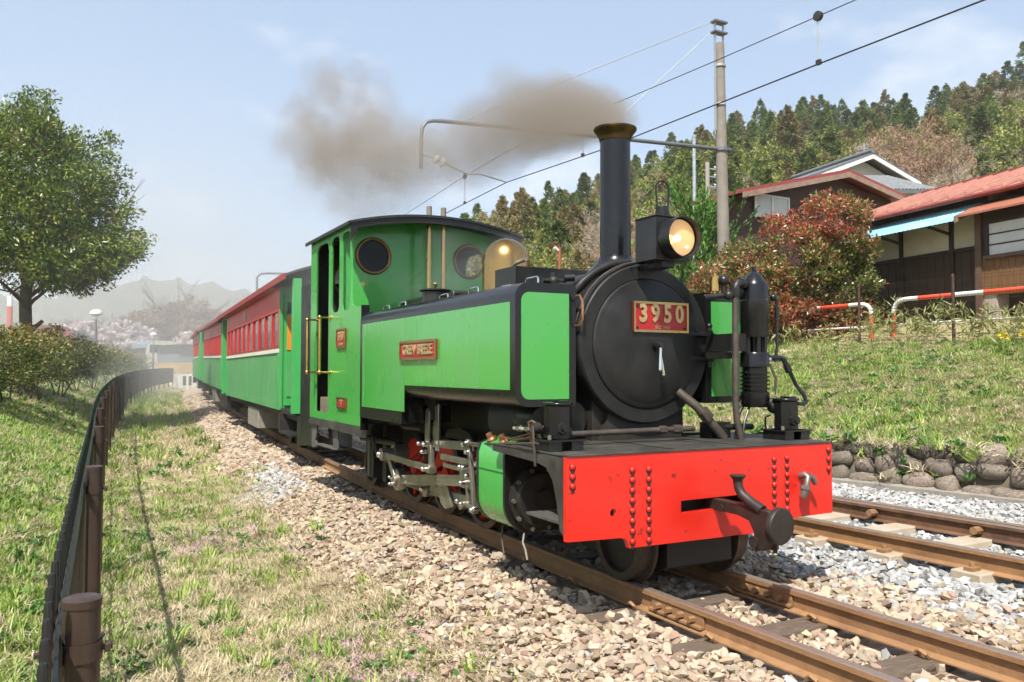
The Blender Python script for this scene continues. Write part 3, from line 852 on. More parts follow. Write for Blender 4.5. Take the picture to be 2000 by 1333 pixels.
# pipes on the smokebox side and over the ring
def arc(r, x, a0, a1, n=14): return [(x, CY+r*math.cos(R(a)), CZ+r*math.sin(R(a))) for a in np.linspace(a0, a1, n)]
MB().tube([(-0.9, -0.40, 1.66)]+arc(0.505, -0.74, 140, 92, 9)+[(-0.86, 0.06, 1.80)], 0.026, 10).build('steam_pipe', smoke_black, LO)
MB().tube(arc(0.487, -0.592, 172, 82, 22), 0.0075, 8).build('lamp_conduit', black, LO)
MB().tube(arc(0.494, -0.612, 168, 86, 22), 0.006, 8).build('lamp_conduit', pipe_iron, LO)
MB().tube([(-0.62, -0.50, 1.56), (-0.55, -0.485, 1.575), (-0.53, -0.478, 1.54), (-0.53, -0.478, 1.44), (-0.55, -0.482, 1.405), (-0.62, -0.49, 1.40)], 0.008, 8).build('injector_pipe', copper, LO)
MB().sph((-0.62, -0.50, 1.565), 0.034).cyl((-0.72, -0.50, 1.57), (-0.58, -0.50, 1.57), 0.022).build('pipe_union', black, LO)

# headlamp
lp = MB().box(-0.51, -0.315, -0.122, 0.122, 1.778, 2.026).box(-0.515, -0.310, -0.127, 0.127, 2.026, 2.034)
lamp = lp.build('headlamp', black, LO, bevel=0.003)
LC = (0.0, 1.898)
rim = MB().lathe([(0.118, 0), (0.118, 0.105), (0.112, 0.105), (0.110, 0.0), (0.096, 0.01), (0.094, 0.002)], (-0.318, 0.004, 1.902), (1, 0, 0), 40, False)
rim.build('lamp_hood', black, lamp)
ref = mat('lamp_reflector', (0.85, 0.55, 0.22), 0.14, 1.0, var=0.12, scale=9)
lens = MB().lathe([(0.100, 0.045), (0.08, 0.015), (0.05, -0.005), (0.02, -0.012), (0.0, -0.013)], (-0.300, 0.004, 1.902), (1, 0, 0), 40, False)
lens.build('reflector', ref, lamp)
MB().sph((-0.285, 0.004, 1.902), 0.020, 14, (1.3, 1, 1)).build('bulb', mat('lit_bulb', (1, 0.9, 0.7), 0.4, var=0, emit=((1.0, 0.80, 0.50), 5.0)), lamp)
gl = bpy.data.materials.new('clear_glass'); gl.use_nodes = True
_n = gl.node_tree; _n.nodes.clear()
_o = _n.nodes.new('ShaderNodeOutputMaterial'); _t = _n.nodes.new('ShaderNodeBsdfTransparent'); _g = _n.nodes.new('ShaderNodeBsdfGlossy'); _m = _n.nodes.new('ShaderNodeMixShader'); _l = _n.nodes.new('ShaderNodeLayerWeight')
_l.inputs['Blend'].default_value = 0.25; _g.inputs['Roughness'].default_value = 0.04; _t.inputs['Color'].default_value = (0.90, 0.92, 0.92, 1)
_n.links.new(_l.outputs['Fresnel'], _m.inputs['Fac']); _n.links.new(_t.outputs[0], _m.inputs[1]); _n.links.new(_g.outputs[0], _m.inputs[2]); _n.links.new(_m.outputs[0], _o.inputs['Surface'])
warm_lens = bpy.data.materials.new('warm_lens'); warm_lens.use_nodes = True
_n = warm_lens.node_tree; _p = _n.nodes['Principled BSDF']; _p.inputs['Base Color'].default_value = (0.78, 0.52, 0.27, 1); _p.inputs['Roughness'].default_value = 0.22
_p.inputs['Emission Color'].default_value = (1.0, 0.70, 0.36, 1); _p.inputs['Emission Strength'].default_value = 0.30
_t = _n.nodes.new('ShaderNodeBsdfTransparent'); _t.inputs['Color'].default_value = (1.0, 0.88, 0.70, 1); _m = _n.nodes.new('ShaderNodeMixShader'); _m.inputs['Fac'].default_value = 0.58
_n.links.new(_t.outputs[0], _m.inputs[1]); _n.links.new(_p.outputs[0], _m.inputs[2]); _n.links.new(_m.outputs[0], _n.nodes['Material Output'].inputs['Surface'])
MB().lathe([(0.104, 0.0), (0.06, 0.008), (0.0, 0.011)], (-0.255, 0.004, 1.902), (1, 0, 0), 40, False).build('lens', warm_lens, lamp)
MB().cyl((-0.41, 0.0, 2.03), (-0.41, 0.0, 2.105), 0.038, n=24).build('lamp_vent', black, lamp, bevel=0.004)
MB().tube([(-0.41, -0.038, 2.09), (-0.41, -0.042, 2.14), (-0.41, -0.047, 2.20)]+[(-0.41, 0.046*math.cos(a), 2.215+0.042*math.sin(a)) for a in np.linspace(math.pi*0.95, 0.05*math.pi, 9)]+[(-0.41, 0.047, 2.20), (-0.41, 0.042, 2.14), (-0.41, 0.038, 2.09)], 0.006, 8).build('lamp_carrying_handle', black, lamp)
MB().box(-0.64, -0.36, -0.045, 0.045, 1.745, 1.778).box(-0.68, -0.58, -0.05, 0.05, 1.73, 1.775).build('lamp_bracket', black, lamp)
for s in (-1, 1):
    MB().tube([(-0.40, 0.05*s, 1.775), (-0.42, 0.09*s, 1.755), (-0.5, 0.10*s, 1.76), (-0.58, 0.11*s, 1.755)], 0.005, 6).build('lamp_cable', black, lamp)

# cab
CB = 0.84
def cab_side(s):
    b = MB()
    ol = [(-5.15, 0.665), (-3.36, 0.665), (-3.36, 1.64), (-3.40, 1.70), (-3.62, 1.70), (-3.72, 1.73), (-3.75, 1.80), (-3.75, 2.455), (-5.15, 2.455)]
    door_ = [(-4.93, 0.735), (-4.48, 0.735), (-4.48, 2.30), (-4.51, 2.37), (-4.58, 2.395), (-4.83, 2.395), (-4.90, 2.36), (-4.93, 2.30)]
    w2 = rrect(-4.385, -4.125, 1.69, 2.405, 0.07, 5); w3 = rrect(-4.035, -3.79, 1.69, 2.405, 0.07, 5)
    plate(b, ol, [door_[::-1], w2[::-1], w3[::-1]], CB*s, (CB-0.014)*s, 'y')
    o = fixn(b.build('cab_side', green, LO, smooth=30))
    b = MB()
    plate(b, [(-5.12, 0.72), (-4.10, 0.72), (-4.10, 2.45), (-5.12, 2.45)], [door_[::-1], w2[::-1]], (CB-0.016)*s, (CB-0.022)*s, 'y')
    fixn(b.build('cab_shade_sheet', frame_dark, o, smooth=30))  # dark sheet added inside the cab, interior shade put into its colour
    b = MB()
    b.prism([(-5.15, 0.665), (-3.36, 0.665), (-3.36, 0.575), (-3.55, 0.575), (-5.15, 0.60)], (CB+0.004)*s, (CB-0.02)*s, 'y')
    fixn(b.build('valance', deck_black, o))
    return o
cs_ = cab_side(-1); cab_side(1)
# bolt line where the cab sheet laps the tank
bl = MB()
for z in np.arange(0.80, 1.55, 0.085): bl.sph((-3.385, -0.842, z), 0.009, 6)
bl.build('bolt_row', chrome, cs_)['kind'] = 'stuff'
MB().box(-3.372, -3.356, -0.87, -0.80, 0.64, 1.70).build('corner_strip', gloss_black, cs_)
def sheet_x(x, name, hs, z0):
    b = MB()
    ol = [(-CB+0.016, z0), (CB-0.016, z0), (CB-0.016, 2.45)]+[(y, 2.455+0.115*(1-(y/CB)**2)) for y in np.linspace(CB-0.03, -CB+0.03, 15)]+[(-CB+0.016, 2.45)]
    plate(b, ol, [circ(cy, cz, 0.158, 36)[::-1] for cy, cz in hs], x, x+0.012, 'x')
    o = fixn(b.build(name, green, LO, smooth=30))
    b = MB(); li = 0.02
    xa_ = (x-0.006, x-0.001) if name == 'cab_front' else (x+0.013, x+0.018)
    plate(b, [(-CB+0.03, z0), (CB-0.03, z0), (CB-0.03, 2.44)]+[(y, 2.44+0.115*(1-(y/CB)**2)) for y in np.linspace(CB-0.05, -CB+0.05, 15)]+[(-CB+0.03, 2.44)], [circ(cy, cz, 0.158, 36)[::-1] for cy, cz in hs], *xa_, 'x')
    fixn(b.build('cab_shade_sheet', frame_dark, o, smooth=30))  # same added dark sheet, painting the cab's inner shade on the end walls
    for cy, cz in hs:
        rg = MB().lathe([(0.150, -0.004), (0.156, -0.022), (0.168, -0.024), (0.176, -0.018), (0.178, 0.0)], (x+0.012, cy, cz), (-1, 0, 0), 40, False)
        rg.T = None
        rg = MB().lathe([(0.148, 0.002), (0.152, 0.020), (0.166, 0.024), (0.175, 0.016), (0.178, 0.0)], (x+0.012, cy, cz), (1, 0, 0), 40, False)
        rr_ = rg.build('window_rim', mat('rim_brass', (0.20, 0.12, 0.05), 0.4, 0.8, var=0.3, scale=15), o)
        MB().lathe([(0.157, 0.006), (0.0, 0.006)], (x, cy, cz), (1, 0, 0), 40, False).build('window_pane', gl, o)
    return o
sheet_x(-4.08, 'cab_front', [(-0.533, 2.222), (0.466, 2.232)], 1.3)
sheet_x(-5.14, 'cab_rear', [(-0.45, 2.1), (0.45, 2.1)], 0.68)
b = MB()
ys = np.linspace(-0.875, 0.875, 25)
def rz_(y): return 2.452+0.118*(1-(y/0.875)**2)
top = [(y, rz_(y)+0.022) for y in ys]; bot = [(y, rz_(y)) for y in ys[::-1]]
b.prism(top+bot, -5.23, -3.70, 'x')
roof = fixn(b.build('cab_roof', mat('roof_black', (0.02, 0.022, 0.024), 0.55, var=0.3, scale=5), LO, smooth=30))
b = MB()
ys2 = np.linspace(-0.86, 0.86, 25)
b.prism([(y, rz_(y)-0.001) for y in ys2]+[(y, rz_(y)-(0.055 if abs(y) < 0.80 else 0.055+(abs(y)-0.80)*1.9)) for y in ys2[::-1]], -3.735, -3.715, 'x')
fixn(b.build('roof_fascia', black, roof))
MB().box(-5.23, -3.70, -0.885, -0.868, 2.440, 2.470).box(-5.23, -3.70, 0.868, 0.885, 2.440, 2.470).build('gutter', black, roof)
MB().box(-5.13, -3.40, -0.82, 0.82, 0.69, 0.71).build('cab_floor', frame_dark, LO)
MB().lathe([(0.50, 0), (0.50, 0.55), (0.0, 0.56)], (-3.9, 0, 1.32), (-1, 0, 0), 32).box(-4.55, -4.4, -0.3, 0.3, 0.71, 1.3).build('backhead', frame_dark, LO)
MB().box(-5.12, -4.98, -0.40, 0.80, 0.71, 1.55).build('coal_bunker', frame_dark, LO)
# whistle pipes
for y in (-0.056, 0.092):
    w = MB().cyl((-3.85, y, 1.70), (-3.85, y, 2.60), 0.0235, n=14).build('exhaust_pipe', dull_brass, LO)
    MB().cyl((-3.85, y, 2.56), (-3.85, y, 2.70), 0.026, n=14).build('pipe_end', mat('pipe_grey', (0.22, 0.19, 0.15), 0.6, 0.3), w)
# handrails
for x, xe in ((-4.86, -4.95), (-4.40, -4.40)):
    hr = MB().cyl((x, -0.945, 1.125), (x, -0.945, 1.65), 0.0135, n=12).sph((x, -0.945, 1.65), 0.022, 10).sph((x, -0.945, 1.125), 0.022, 10)
    for z in (1.125, 1.65): hr.cyl((x, -0.945, z), (x, -0.842, z), 0.010, n=10); hr.cyl((x, -0.852, z), (x, -0.840, z), 0.024, n=12)
    hr.build('handrail', brass, LO)
# cab plates
def side_plate(x0, x1, z0, z1, lines, name):
    p_ = MB().box(x0, x1, -0.853, -0.842, z0, z1).build(name, plate_red, LO, bevel=0.002)
    fr = MB(); plate(fr, [(x0-0.003, z0-0.003), (x1+0.003, z0-0.003), (x1+0.003, z1+0.003), (x0-0.003, z1+0.003)], [[(x0+0.012, z0+0.012), (x0+0.012, z1-0.012), (x1-0.012, z1-0.012), (x1-0.012, z0+0.012)]], -0.858, -0.850, 'y')
    fixn(fr.build('plate_frame', dull_brass, p_, smooth=0))
    for (t, s, zz, w) in lines: text_mesh(t, s, 0.003, gold, 'lettering', p_, SIDE((x0+x1)/2, -0.855, zz), bold=0.002*s/0.1, width=w)
    return p_
side_plate(-4.155, -3.885, 1.352, 1.524, [('3950', 0.115, 1.452, 0.78), ('形式 3950', 0.028, 1.381, 1.0)], 'cab_number_plate')['label'] = 'small red cab side plate with number 3950'
side_plate(-4.12, -3.85, 0.797, 0.893, [('No. 3950', 0.026, 0.868, 1.0), ('2005', 0.024, 0.842, 1.0), ('· · · · ·', 0.022, 0.818, 1.0)], 'works_plate')
# timber coal chest in the doorway
MB().box(-4.90, -4.50, -0.80, -0.62, 0.712, 0.875).build('doorway_box', mat('box_wood', (0.16, 0.115, 0.085), 0.85, var=0.35, scale=8, stretch=(1, 1, 8)), LO, bevel=0.004)
for i, (x, y) in enumerate(((-4.64, -0.73), (-4.58, -0.70), (-4.70, -0.68))):
    c_ = bpy.data.objects.new('coal_lump', stone_mesh('coal_lump', mat('pale_lump', (0.33, 0.31, 0.29), 0.8) if i == 0 else MATS['pale_lump'], 90+i)); link(c_, LO)
    c_.location = (x, y, 0.90); c_.scale = (0.05, 0.045, 0.045)
# black bunker end and cab steps
b = MB().box(-5.76, -5.165, -0.79, 0.79, 0.64, 2.06)
b.prism([(-5.86, 0.635), (-5.165, 0.635), (-5.165, 0.36), (-5.86, 0.31)], -0.80, -0.78, 'y')
b.build('rear_bunker', black, LO)
b = MB().prism([(-5.16, 0.60), (-4.95, 0.60), (-4.96, 0.52), (-5.02, 0.43), (-4.92, 0.39), (-4.92, 0.37), (-5.16, 0.35)], -0.815, -0.80, 'y')
b.box(-4.96, -4.28, -0.83, -0.66, 0.392, 0.404)
b.box(-4.42, -4.26, -0.80, -0.79, 0.40, 0.60)
b.box(-4.98, -4.26, -0.67, -0.66, 0.40, 0.60)
b.build('cab_steps', mat('step_metal', (0.09, 0.083, 0.072), 0.6, var=0.3, scale=14), LO)

# wheels
def wheel(x, r, y, m, name, spokes=0, cw=None):
    s = 1 if y > 0 else -1
    t = MB().lathe([(r-0.045, -0.045), (r, -0.04), (r, 0.030), (r+0.024, 0.036), (r+0.024, 0.055), (r-0.045, 0.055)], (x, y, r), (0, -s, 0), 40, False)
    t.lathe([(r-0.045, -0.045), (r-0.05, 0.055)], (x, y, r), (0, -s, 0), 40, False)
    w = t.build(name, tyre, LO)
    if spokes:
        k = MB().cyl((x, y-0.05*s, r), (x, y+0.05*s, r), 0.07, n=16)
        for i in range(spokes):
            a = 2*math.pi*i/spokes
            k.cyl((x+0.05*math.cos(a), y, r+0.05*math.sin(a)), (x+(r-0.04)*math.cos(a), y, r+(r-0.04)*math.sin(a)), 0.020, n=8)
        k.build('spokes', m, w)
        if cw is not None:
            c_ = MB()
            pts = [(x+(r-0.048)*math.cos(a), r+(r-0.048)*math.sin(a)) for a in np.linspace(cw-1.15, cw+1.15, 14)]
            c_.prism(pts, y+0.035*s, y-0.02*s, 'y'); fixn(c_.build('counterweight', m, w))
    else:
        MB().lathe([(0, -0.02), (r-0.04, -0.01), (r-0.04, 0.03), (0, 0.03)], (x, y, r), (0, -s, 0), 32, False).build('wheel_disc', m, w)
    return w
for s in (-1, 1):
    wheel(-0.34, 0.215, 0.335*s, frame_dark, 'leading_wheel')
    for x, cw in ((-2.02, 1.9), (-2.70, 1.9), (-3.38, 1.9)): wheel(x, 0.30, 0.335*s, wheel_red, 'driving_wheel', 10, cw)
    wheel(-4.55, 0.215, 0.335*s, frame_dark, 'trailing_wheel')
MB().cyl((-0.34, -0.3, 0.215), (-0.34, 0.3, 0.215), 0.045).build('axle', frame_dark, LO)
for x in (-2.02, -2.70, -3.38): MB().cyl((x, -0.3, 0.30), (x, 0.3, 0.30), 0.05).build('axle', frame_dark, LO)

# cylinders
def cylinder(s):
    pr = [(-0.42, 0.22), (-0.66, 0.225)]+[(-0.70-0.16*math.sin(a), 0.385-0.16*math.cos(a)) for a in np.linspace(0.1, math.pi/2, 8)]+[(-0.86, 0.66), (-0.84, 0.71), (-0.76, 0.742), (-0.42, 0.745)]
    pr = [(y*-s, z) for y, z in pr]
    b = MB().prism(pr, -1.09, -0.765, 'x')
    o = fixn(b.build('cylinder', green, LO, smooth=35))
    k = 1.012
    big = [((y+0.62*s*-1*-1)*1.0 if False else y*1.006, 0.48+(z-0.48)*k) for y, z in pr]
    for xa_, xb_ in ((-0.764, -0.742), (-1.112, -1.0905)): fixn(MB().prism(big, xa_, xb_, 'x').build('cylinder_flange', black, o, smooth=35))
    yc = -0.655*-s
    b = MB().lathe([(0.185, 0), (0.185, 0.03), (0.16, 0.035), (0.15, 0.065), (0.06, 0.072), (0.06, 0.10), (0.0, 0.10)], (-0.742, yc, 0.41), (1, 0, 0), 32, False)
    cv = b.build('cylinder_cover', frame_dark, o)
    bo = MB()
    for i in range(10):
        a = 2*math.pi*i/10
        b1 = MB().cyl((-0.712, yc+0.172*math.cos(a), 0.41+0.172*math.sin(a)), (-0.692, yc+0.172*math.cos(a), 0.41+0.172*math.sin(a)), 0.013, n=6)
        b1.build('cover_nut', steel, cv)
    MB().prism([(-0.742, 0.66), (-0.60, 0.66), (-0.56, 0.70), (-0.742, 0.72)], yc-0.12, yc+0.12, 'y').build('valve_chest', frame_dark, o)
    MB().box(-1.089, -0.766, min(-0.862*-s, -0.858*-s), max(-0.862*-s, -0.858*-s), 0.556, 0.566).build('cladding_band', mat('dark_green', (0.02, 0.16, 0.03), 0.4), o)
    return o
cyn = cylinder(-1); cylinder(1)
for x in (-1.02, -0.86):
    b = MB().lathe([(0.034, 0), (0.034, 0.02), (0.02, 0.03), (0.02, 0.055), (0.0, 0.06)], (x, -0.80, 0.722), (0, -0.5, 0.86), 10, False)
    b.build('cylinder_cock', copper, cyn)
MB().tube([(-0.74, -0.74, 0.22), (-0.72, -0.76, 0.17), (-0.67, -0.77, 0.14), (-0.64, -0.775, 0.09)], 0.006, 8).build('drain_pipe', mat('pale_pipe', (0.25, 0.22, 0.19), 0.5, 0.3), LO)
MB().tube([(-1.0, -0.74, 0.22), (-0.98, -0.76, 0.15), (-0.93, -0.77, 0.06)], 0.006, 8).build('drain_pipe', pipe_iron, LO)
MB().cyl((-1.5, -0.655, 0.41), (-1.05, -0.655, 0.41), 0.022, n=12).cyl((-1.16, -0.655, 0.41), (-1.09, -0.655, 0.41), 0.05, n=16).build('piston_rod', chrome, LO)

# motion
def bar(p, q, w, t, name, m=steel, ends=0.0, flute=False, parent=None):
    """flat rod between two pins, w high, t thick"""
    p = Vector(p); q = Vector(q); d = q-p
    a = math.atan2(d.z, d.x)
    L_ = math.hypot(d.x, d.z)
    b = MB()
    b.T = Matrix.Translation(p) @ Matrix.Rotation(-a, 4, 'Y')
    b.box(0, L_, -t/2, t/2, -w/2, w/2)
    if flute:
        b.box(0.04, L_-0.04, -t/2-0.004, -t/2+0.001, w*0.28, w/2); b.box(0.04, L_-0.04, -t/2-0.004, -t/2+0.001, -w/2, -w*0.28)
    if ends:
        for x in (0, L_): b.cyl((x, -t/2-0.008, 0), (x, t/2+0.008, 0), ends, n=20)
    return fixn(b.build(name, m, parent or LO, bevel=0.003))
def pin(x, y, z, r=0.018, l=0.03, parent=None):
    return MB().cyl((x, y+l, z), (x, y-l*0.3, z), r, n=14).sph((x, y-l*0.4, z), r*0.95, 10).build('pin', chrome, parent or LO)
bar((-3.235, -0.70, 0.438), (-2.24, -0.70, 0.425), 0.048, 0.026, 'eccentric_rod', ends=0.035)
MB().cyl((-3.25, -0.60, 0.44), (-3.25, -0.73, 0.44), 0.052, n=20).cyl((-3.25, -0.50, 0.44), (-3.25, -0.62, 0.44), 0.075, n=20).build('return_crank_pin', steel, LO)
pin(-3.25, -0.735, 0.44, 0.028, 0.02)
bar((-3.25, -0.66, 0.44), (-3.07, -0.66, 0.245), 0.06, 0.03, 'return_crank', ends=0.04)
bar((-3.08, -0.62, 0.245), (-1.62, -0.62, 0.405), 0.078, 0.036, 'connecting_rod', flute=True)
MB().lathe([(0.06, -0.035), (0.088, -0.03), (0.092, 0.0), (0.088, 0.03), (0.06, 0.035)], (-3.08, -0.625, 0.245), (0, 1, 0), 28).cyl((-3.08, -0.67, 0.245), (-3.08, -0.58, 0.245), 0.058, n=24).build('big_end', steel, LO)
pin(-3.08, -0.70, 0.27, 0.014); pin(-3.08, -0.70, 0.215, 0.014)
bar((-3.36, -0.52, 0.21), (-2.02, -0.52, 0.21), 0.066, 0.034, 'coupling_rod', flute=True)
for x in (-3.36, -2.70, -2.02):
    MB().cyl((x, -0.42, 0.21), (x, -0.56, 0.21), 0.062, n=20).build('crank_boss', steel, LO); pin(x, -0.57, 0.21, 0.02)
b = MB().prism([(-2.36, 0.31), (-2.15, 0.30), (-2.08, 0.16), (-2.20, 0.13), (-2.28, 0.16)], -0.60, -0.575, 'y'); fixn(b.build('motion_plate', steel, LO, bevel=0.004))
bar((-2.2, -0.56, 0.225), (-1.46, -0.60, 0.245), 0.07, 0.03, 'lower_motion_bar')
# expansion link
MB().box(-2.42, -2.16, -0.70, -0.60, 0.885, 0.93).box(-2.33, -2.22, -0.69, -0.61, 0.78, 0.90).build('link_bracket', frame_dark, LO)
for dy in (-0.70, -0.635):
    b = MB().prism([(-2.35, 0.60), (-2.27, 0.60), (-2.26, 0.84), (-2.30, 0.87), (-2.34, 0.84)], dy, dy+0.016, 'y'); fixn(b.build('expansion_link', steel, LO, bevel=0.004))
b = MB().prism([(-2.20, 0.56), (-2.13, 0.56), (-2.14, 0.90), (-2.21, 0.90)], -0.68, -0.66, 'y'); fixn(b.build('link_hanger', steel, LO, bevel=0.004))
bar((-2.30, -0.675, 0.60), (-2.26, -0.675, 0.415), 0.055, 0.03, 'link_foot', ends=0.03)
bar((-2.36, -0.66, 0.602), (-1.56, -0.66, 0.64), 0.058, 0.030, 'radius_rod', ends=0.032)
bar((-2.10, -0.655, 0.525), (-1.12, -0.655, 0.530), 0.04, 0.05, 'slide_bar')
bar((-2.06, -0.655, 0.470), (-1.12, -0.655, 0.470), 0.03, 0.04, 'slide_bar')
b = MB().box(-1.72, -1.55, -0.70, -0.60, 0.355, 0.50); b.build('crosshead', steel, LO, bevel=0.008)
bar((-1.515, -0.725, 0.672), (-1.43, -0.725, 0.245), 0.034, 0.022, 'combination_lever', ends=0.024)
bar((-1.60, -0.70, 0.40), (-1.57, -0.70, 0.265), 0.03, 0.02, 'drop_link', ends=0.022)
bar((-1.60, -0.715, 0.262), (-1.43, -0.715, 0.245), 0.026, 0.02, 'union_link', ends=0.02)
for (x, z) in ((-2.36, 0.602), (-2.26, 0.602), (-2.29, 0.545), (-2.27, 0.42), (-1.515, 0.672), (-1.57, 0.655), (-1.52, 0.61), (-1.44, 0.245), (-1.40, 0.26), (-1.60, 0.262), (-1.62, 0.505), (-1.57, 0.505), (-1.60, 0.40), (-1.52, 0.455)):
    pin(x, -0.735, z, 0.017, 0.025)
MB().cyl((-1.515, -0.74, 0.668), (-1.08, -0.70, 0.668), 0.014, n=10).cyl((-1.20, -0.70, 0.668), (-1.09, -0.69, 0.668), 0.035, n=14).build('valve_spindle', steel, LO)
MB().tube([(-1.515, -0.77, 0.665), (-0.42, -0.93, 0.760), (-0.24, -0.935, 0.775)], 0.006, 8).build('lubricator_drive_rod', pipe_iron, LO)
bar((-0.30, -0.935, 0.86), (-0.27, -0.935, 0.655), 0.022, 0.008, 'lubricator_lever', pipe_iron)
# dark clutter behind the motion
u = MB()
for x in (-4.1, -3.75): u.box(x-0.05, x+0.05, -0.52, -0.36, 0.14, 0.64)
for x in (-3.0, -2.36): u.prism([(x-0.25, 0.62), (x+0.25, 0.62), (x+0.2, 0.68), (x, 0.71), (x-0.2, 0.68)], -0.42, -0.36, 'y')
u.lathe([(0.14, 0), (0.16, 0.02), (0.16, 0.4), (0.14, 0.42)], (-1.35, -0.52, 0.84), (1, 0, 0), 20)
u.cyl((-4.3, -0.55, 0.50), (-3.3, -0.55, 0.52), 0.03)
u.build('brake_gear', frame_dark, LO)
MB().box(-3.93, -3.87, -0.62, -0.60, 0.18, 0.50).build('sand_bracket', mat('olive_metal', (0.10, 0.095, 0.06), 0.6), LO)
MB().tube([(-3.85, -0.6, 0.55), (-3.7, -0.6, 0.38), (-3.4, -0.58, 0.34), (-3.2, -0.56, 0.40)], 0.012, 8).tube([(-3.5, -0.5, 0.72), (-3.3, -0.5, 0.66), (-2.9, -0.5, 0.67)], 0.02, 8).build('sand_pipe', pipe_iron, LO)
MB().lathe([(0.075, 0), (0.085, 0.02), (0.085, 0.20), (0.07, 0.22)], (-1.0, -0.60, 0.86), (1, 0, 0), 24).lathe([(0.10, 0), (0.11, 0.02), (0.11, 0.16)], (-0.86, -0.45, 0.86), (1, 0, 0), 24).build('air_reservoir', black, LO)

# lubricators
def lubricator(x, y):
    b = MB()
    oc = [(x+0.074*math.cos(a)*1.0, y+0.074*math.sin(a)) for a in np.linspace(math.pi/8, 2*math.pi+math.pi/8, 9)[:-1]]
    b.prism([(p[0], p[1]) for p in oc], 0.79, 0.965, 'z')
    b.prism([(x+0.079*math.cos(a), y+0.079*math.sin(a)) for a in np.linspace(0, 2*math.pi, 21)[:-1]], 0.965, 0.98, 'z')
    o = fixn(b.build('lubricator', gloss_black, LO, smooth=30, bevel=0.004))
    MB().cyl((x-0.02, y, 0.98), (x-0.02, y, 0.992), 0.02, n=6).cyl((x+0.02, y+0.02, 0.98), (x+0.02, y+0.02, 0.99), 0.03).build('lid_nut', gloss_black, o)
    MB().box(x-0.09, x+0.09, y-0.10, y-0.03, 0.734, 0.792).box(x-0.09, x+0.09, y+0.03, y+0.10, 0.734, 0.792).box(x-0.10, x+0.10, y-0.11, y+0.11, 0.784, 0.792).build('lubricator_foot', black, o)
    MB().cyl((x+0.07, y-0.02, 0.85), (x+0.10, y-0.02, 0.85), 0.034, n=6).cyl((x+0.10, y-0.02, 0.85), (x+0.115, y-0.02, 0.85), 0.018).build('ratchet_cap', smoke_black, o)
    for k_, (a, b_) in enumerate(((-0.06, -0.07), (0.05, -0.08))):
        MB().cyl((x+a, y+b_, 0.79), (x+a, y+b_, 0.815), 0.010, n=6).build('foot_bolt', steel, o)
    return o
l1 = lubricator(-0.27, -0.80); lubricator(-0.24, 0.80)
MB().tube([(-0.36, -0.86, 0.77), (-0.36, -0.88, 0.87), (-0.40, -0.88, 0.88), (-0.44, -0.88, 0.87), (-0.44, -0.86, 0.74)], 0.006, 6).tube([(-0.38, -0.84, 0.86), (-0.5, -0.85, 0.80), (-0.7, -0.85, 0.76), (-0.95, -0.80, 0.755)], 0.005, 6).tube([(-0.38, -0.82, 0.85), (-0.5, -0.83, 0.785), (-0.7, -0.83, 0.75), (-1.0, -0.76, 0.76)], 0.005, 6).build('oil_pipes', copper, LO)
MB().cyl((-0.36, -0.88, 0.835), (-0.60, -0.88, 0.83), 0.011, n=8).cyl((-0.42, -0.88, 0.834), (-0.46, -0.88, 0.833), 0.02, n=6).cyl((-0.52, -0.88, 0.832), (-0.56, -0.88, 0.831), 0.018, n=6).build('oil_check_valve', chrome, LO)
MB().cyl((-0.33, -0.88, 0.845), (-0.33, -0.92, 0.845), 0.03, n=12).build('ratchet_wheel', frame_dark, LO)

# pipes across the front of the smokebox
MB().tube([(-0.45, -0.70, 0.795), (-0.45, 0.05, 0.80), (-0.45, 0.26, 0.80)], 0.017, 10).cyl((-0.45, 0.0, 0.80), (-0.45, 0.05, 0.80), 0.024, n=6).cyl((-0.45, 0.10, 0.80), (-0.45, 0.16, 0.80), 0.026, n=6).build('cross_pipe', pipe_iron, LO)
MB().tube([(-0.55, 0.22, 1.02), (-0.47, 0.30, 0.93), (-0.44, 0.40, 0.82), (-0.42, 0.47, 0.735)], 0.027, 12).cyl((-0.458, 0.33, 0.905), (-0.447, 0.372, 0.855), 0.04, n=8).build('blower_pipe', pipe_iron, LO)
MB().tube([(-0.34, 0.495, 1.62), (-0.34, 0.492, 1.3), (-0.335, 0.485, 0.95), (-0.33, 0.49, 0.85), (-0.32, 0.515, 0.735)], 0.0205, 12).build('compressor_steam_pipe', pipe_iron, LO)

# air compressor
cxx, cyy = -0.36, 0.665
b = MB().lathe([(r_*0.75, h_) for r_, h_ in [(0.0, 1.79), (0.018, 1.785), (0.02, 1.755), (0.03, 1.752), (0.055, 1.735), (0.105, 1.685), (0.114, 1.665), (0.114, 1.58), (0.121, 1.575), (0.121, 1.44), (0.118, 1.435), (0.118, 1.38), (0.112, 1.352), (0.05, 1.35), (0.035, 1.30), (0.035, 1.262), (0.11, 1.258), (0.117, 1.25), (0.117, 1.17), (0.10, 1.165), (0.10, 1.145)]
                 + sum([[(0.10, 1.14-0.024*i), (0.118, 1.138-0.024*i), (0.118, 1.13-0.024*i), (0.10, 1.128-0.024*i)] for i in range(5)], [])+[(0.10, 1.02), (0.116, 1.015), (0.116, 0.945), (0.10, 0.925), (0.0, 0.925)]], (cxx, cyy, 0), (0, 0, 1), 32, False)
comp = b.build('air_compressor', gloss_black, LO)
fixn(comp)
for a in (0.5, 1.6, 2.7, 3.8, 4.9, 5.9): MB().cyl((cxx+0.064*math.cos(a), cyy+0.064*math.sin(a), 1.24), (cxx+0.064*math.cos(a), cyy+0.064*math.sin(a), 1.37), 0.013, n=8).build('tie_rod', black, comp)
MB().box(-0.62, -0.34, 0.46, 0.58, 1.265, 1.37).box(-0.62, -0.40, 0.44, 0.54, 1.22, 1.26).build('compressor_bracket', smoke_black, comp)
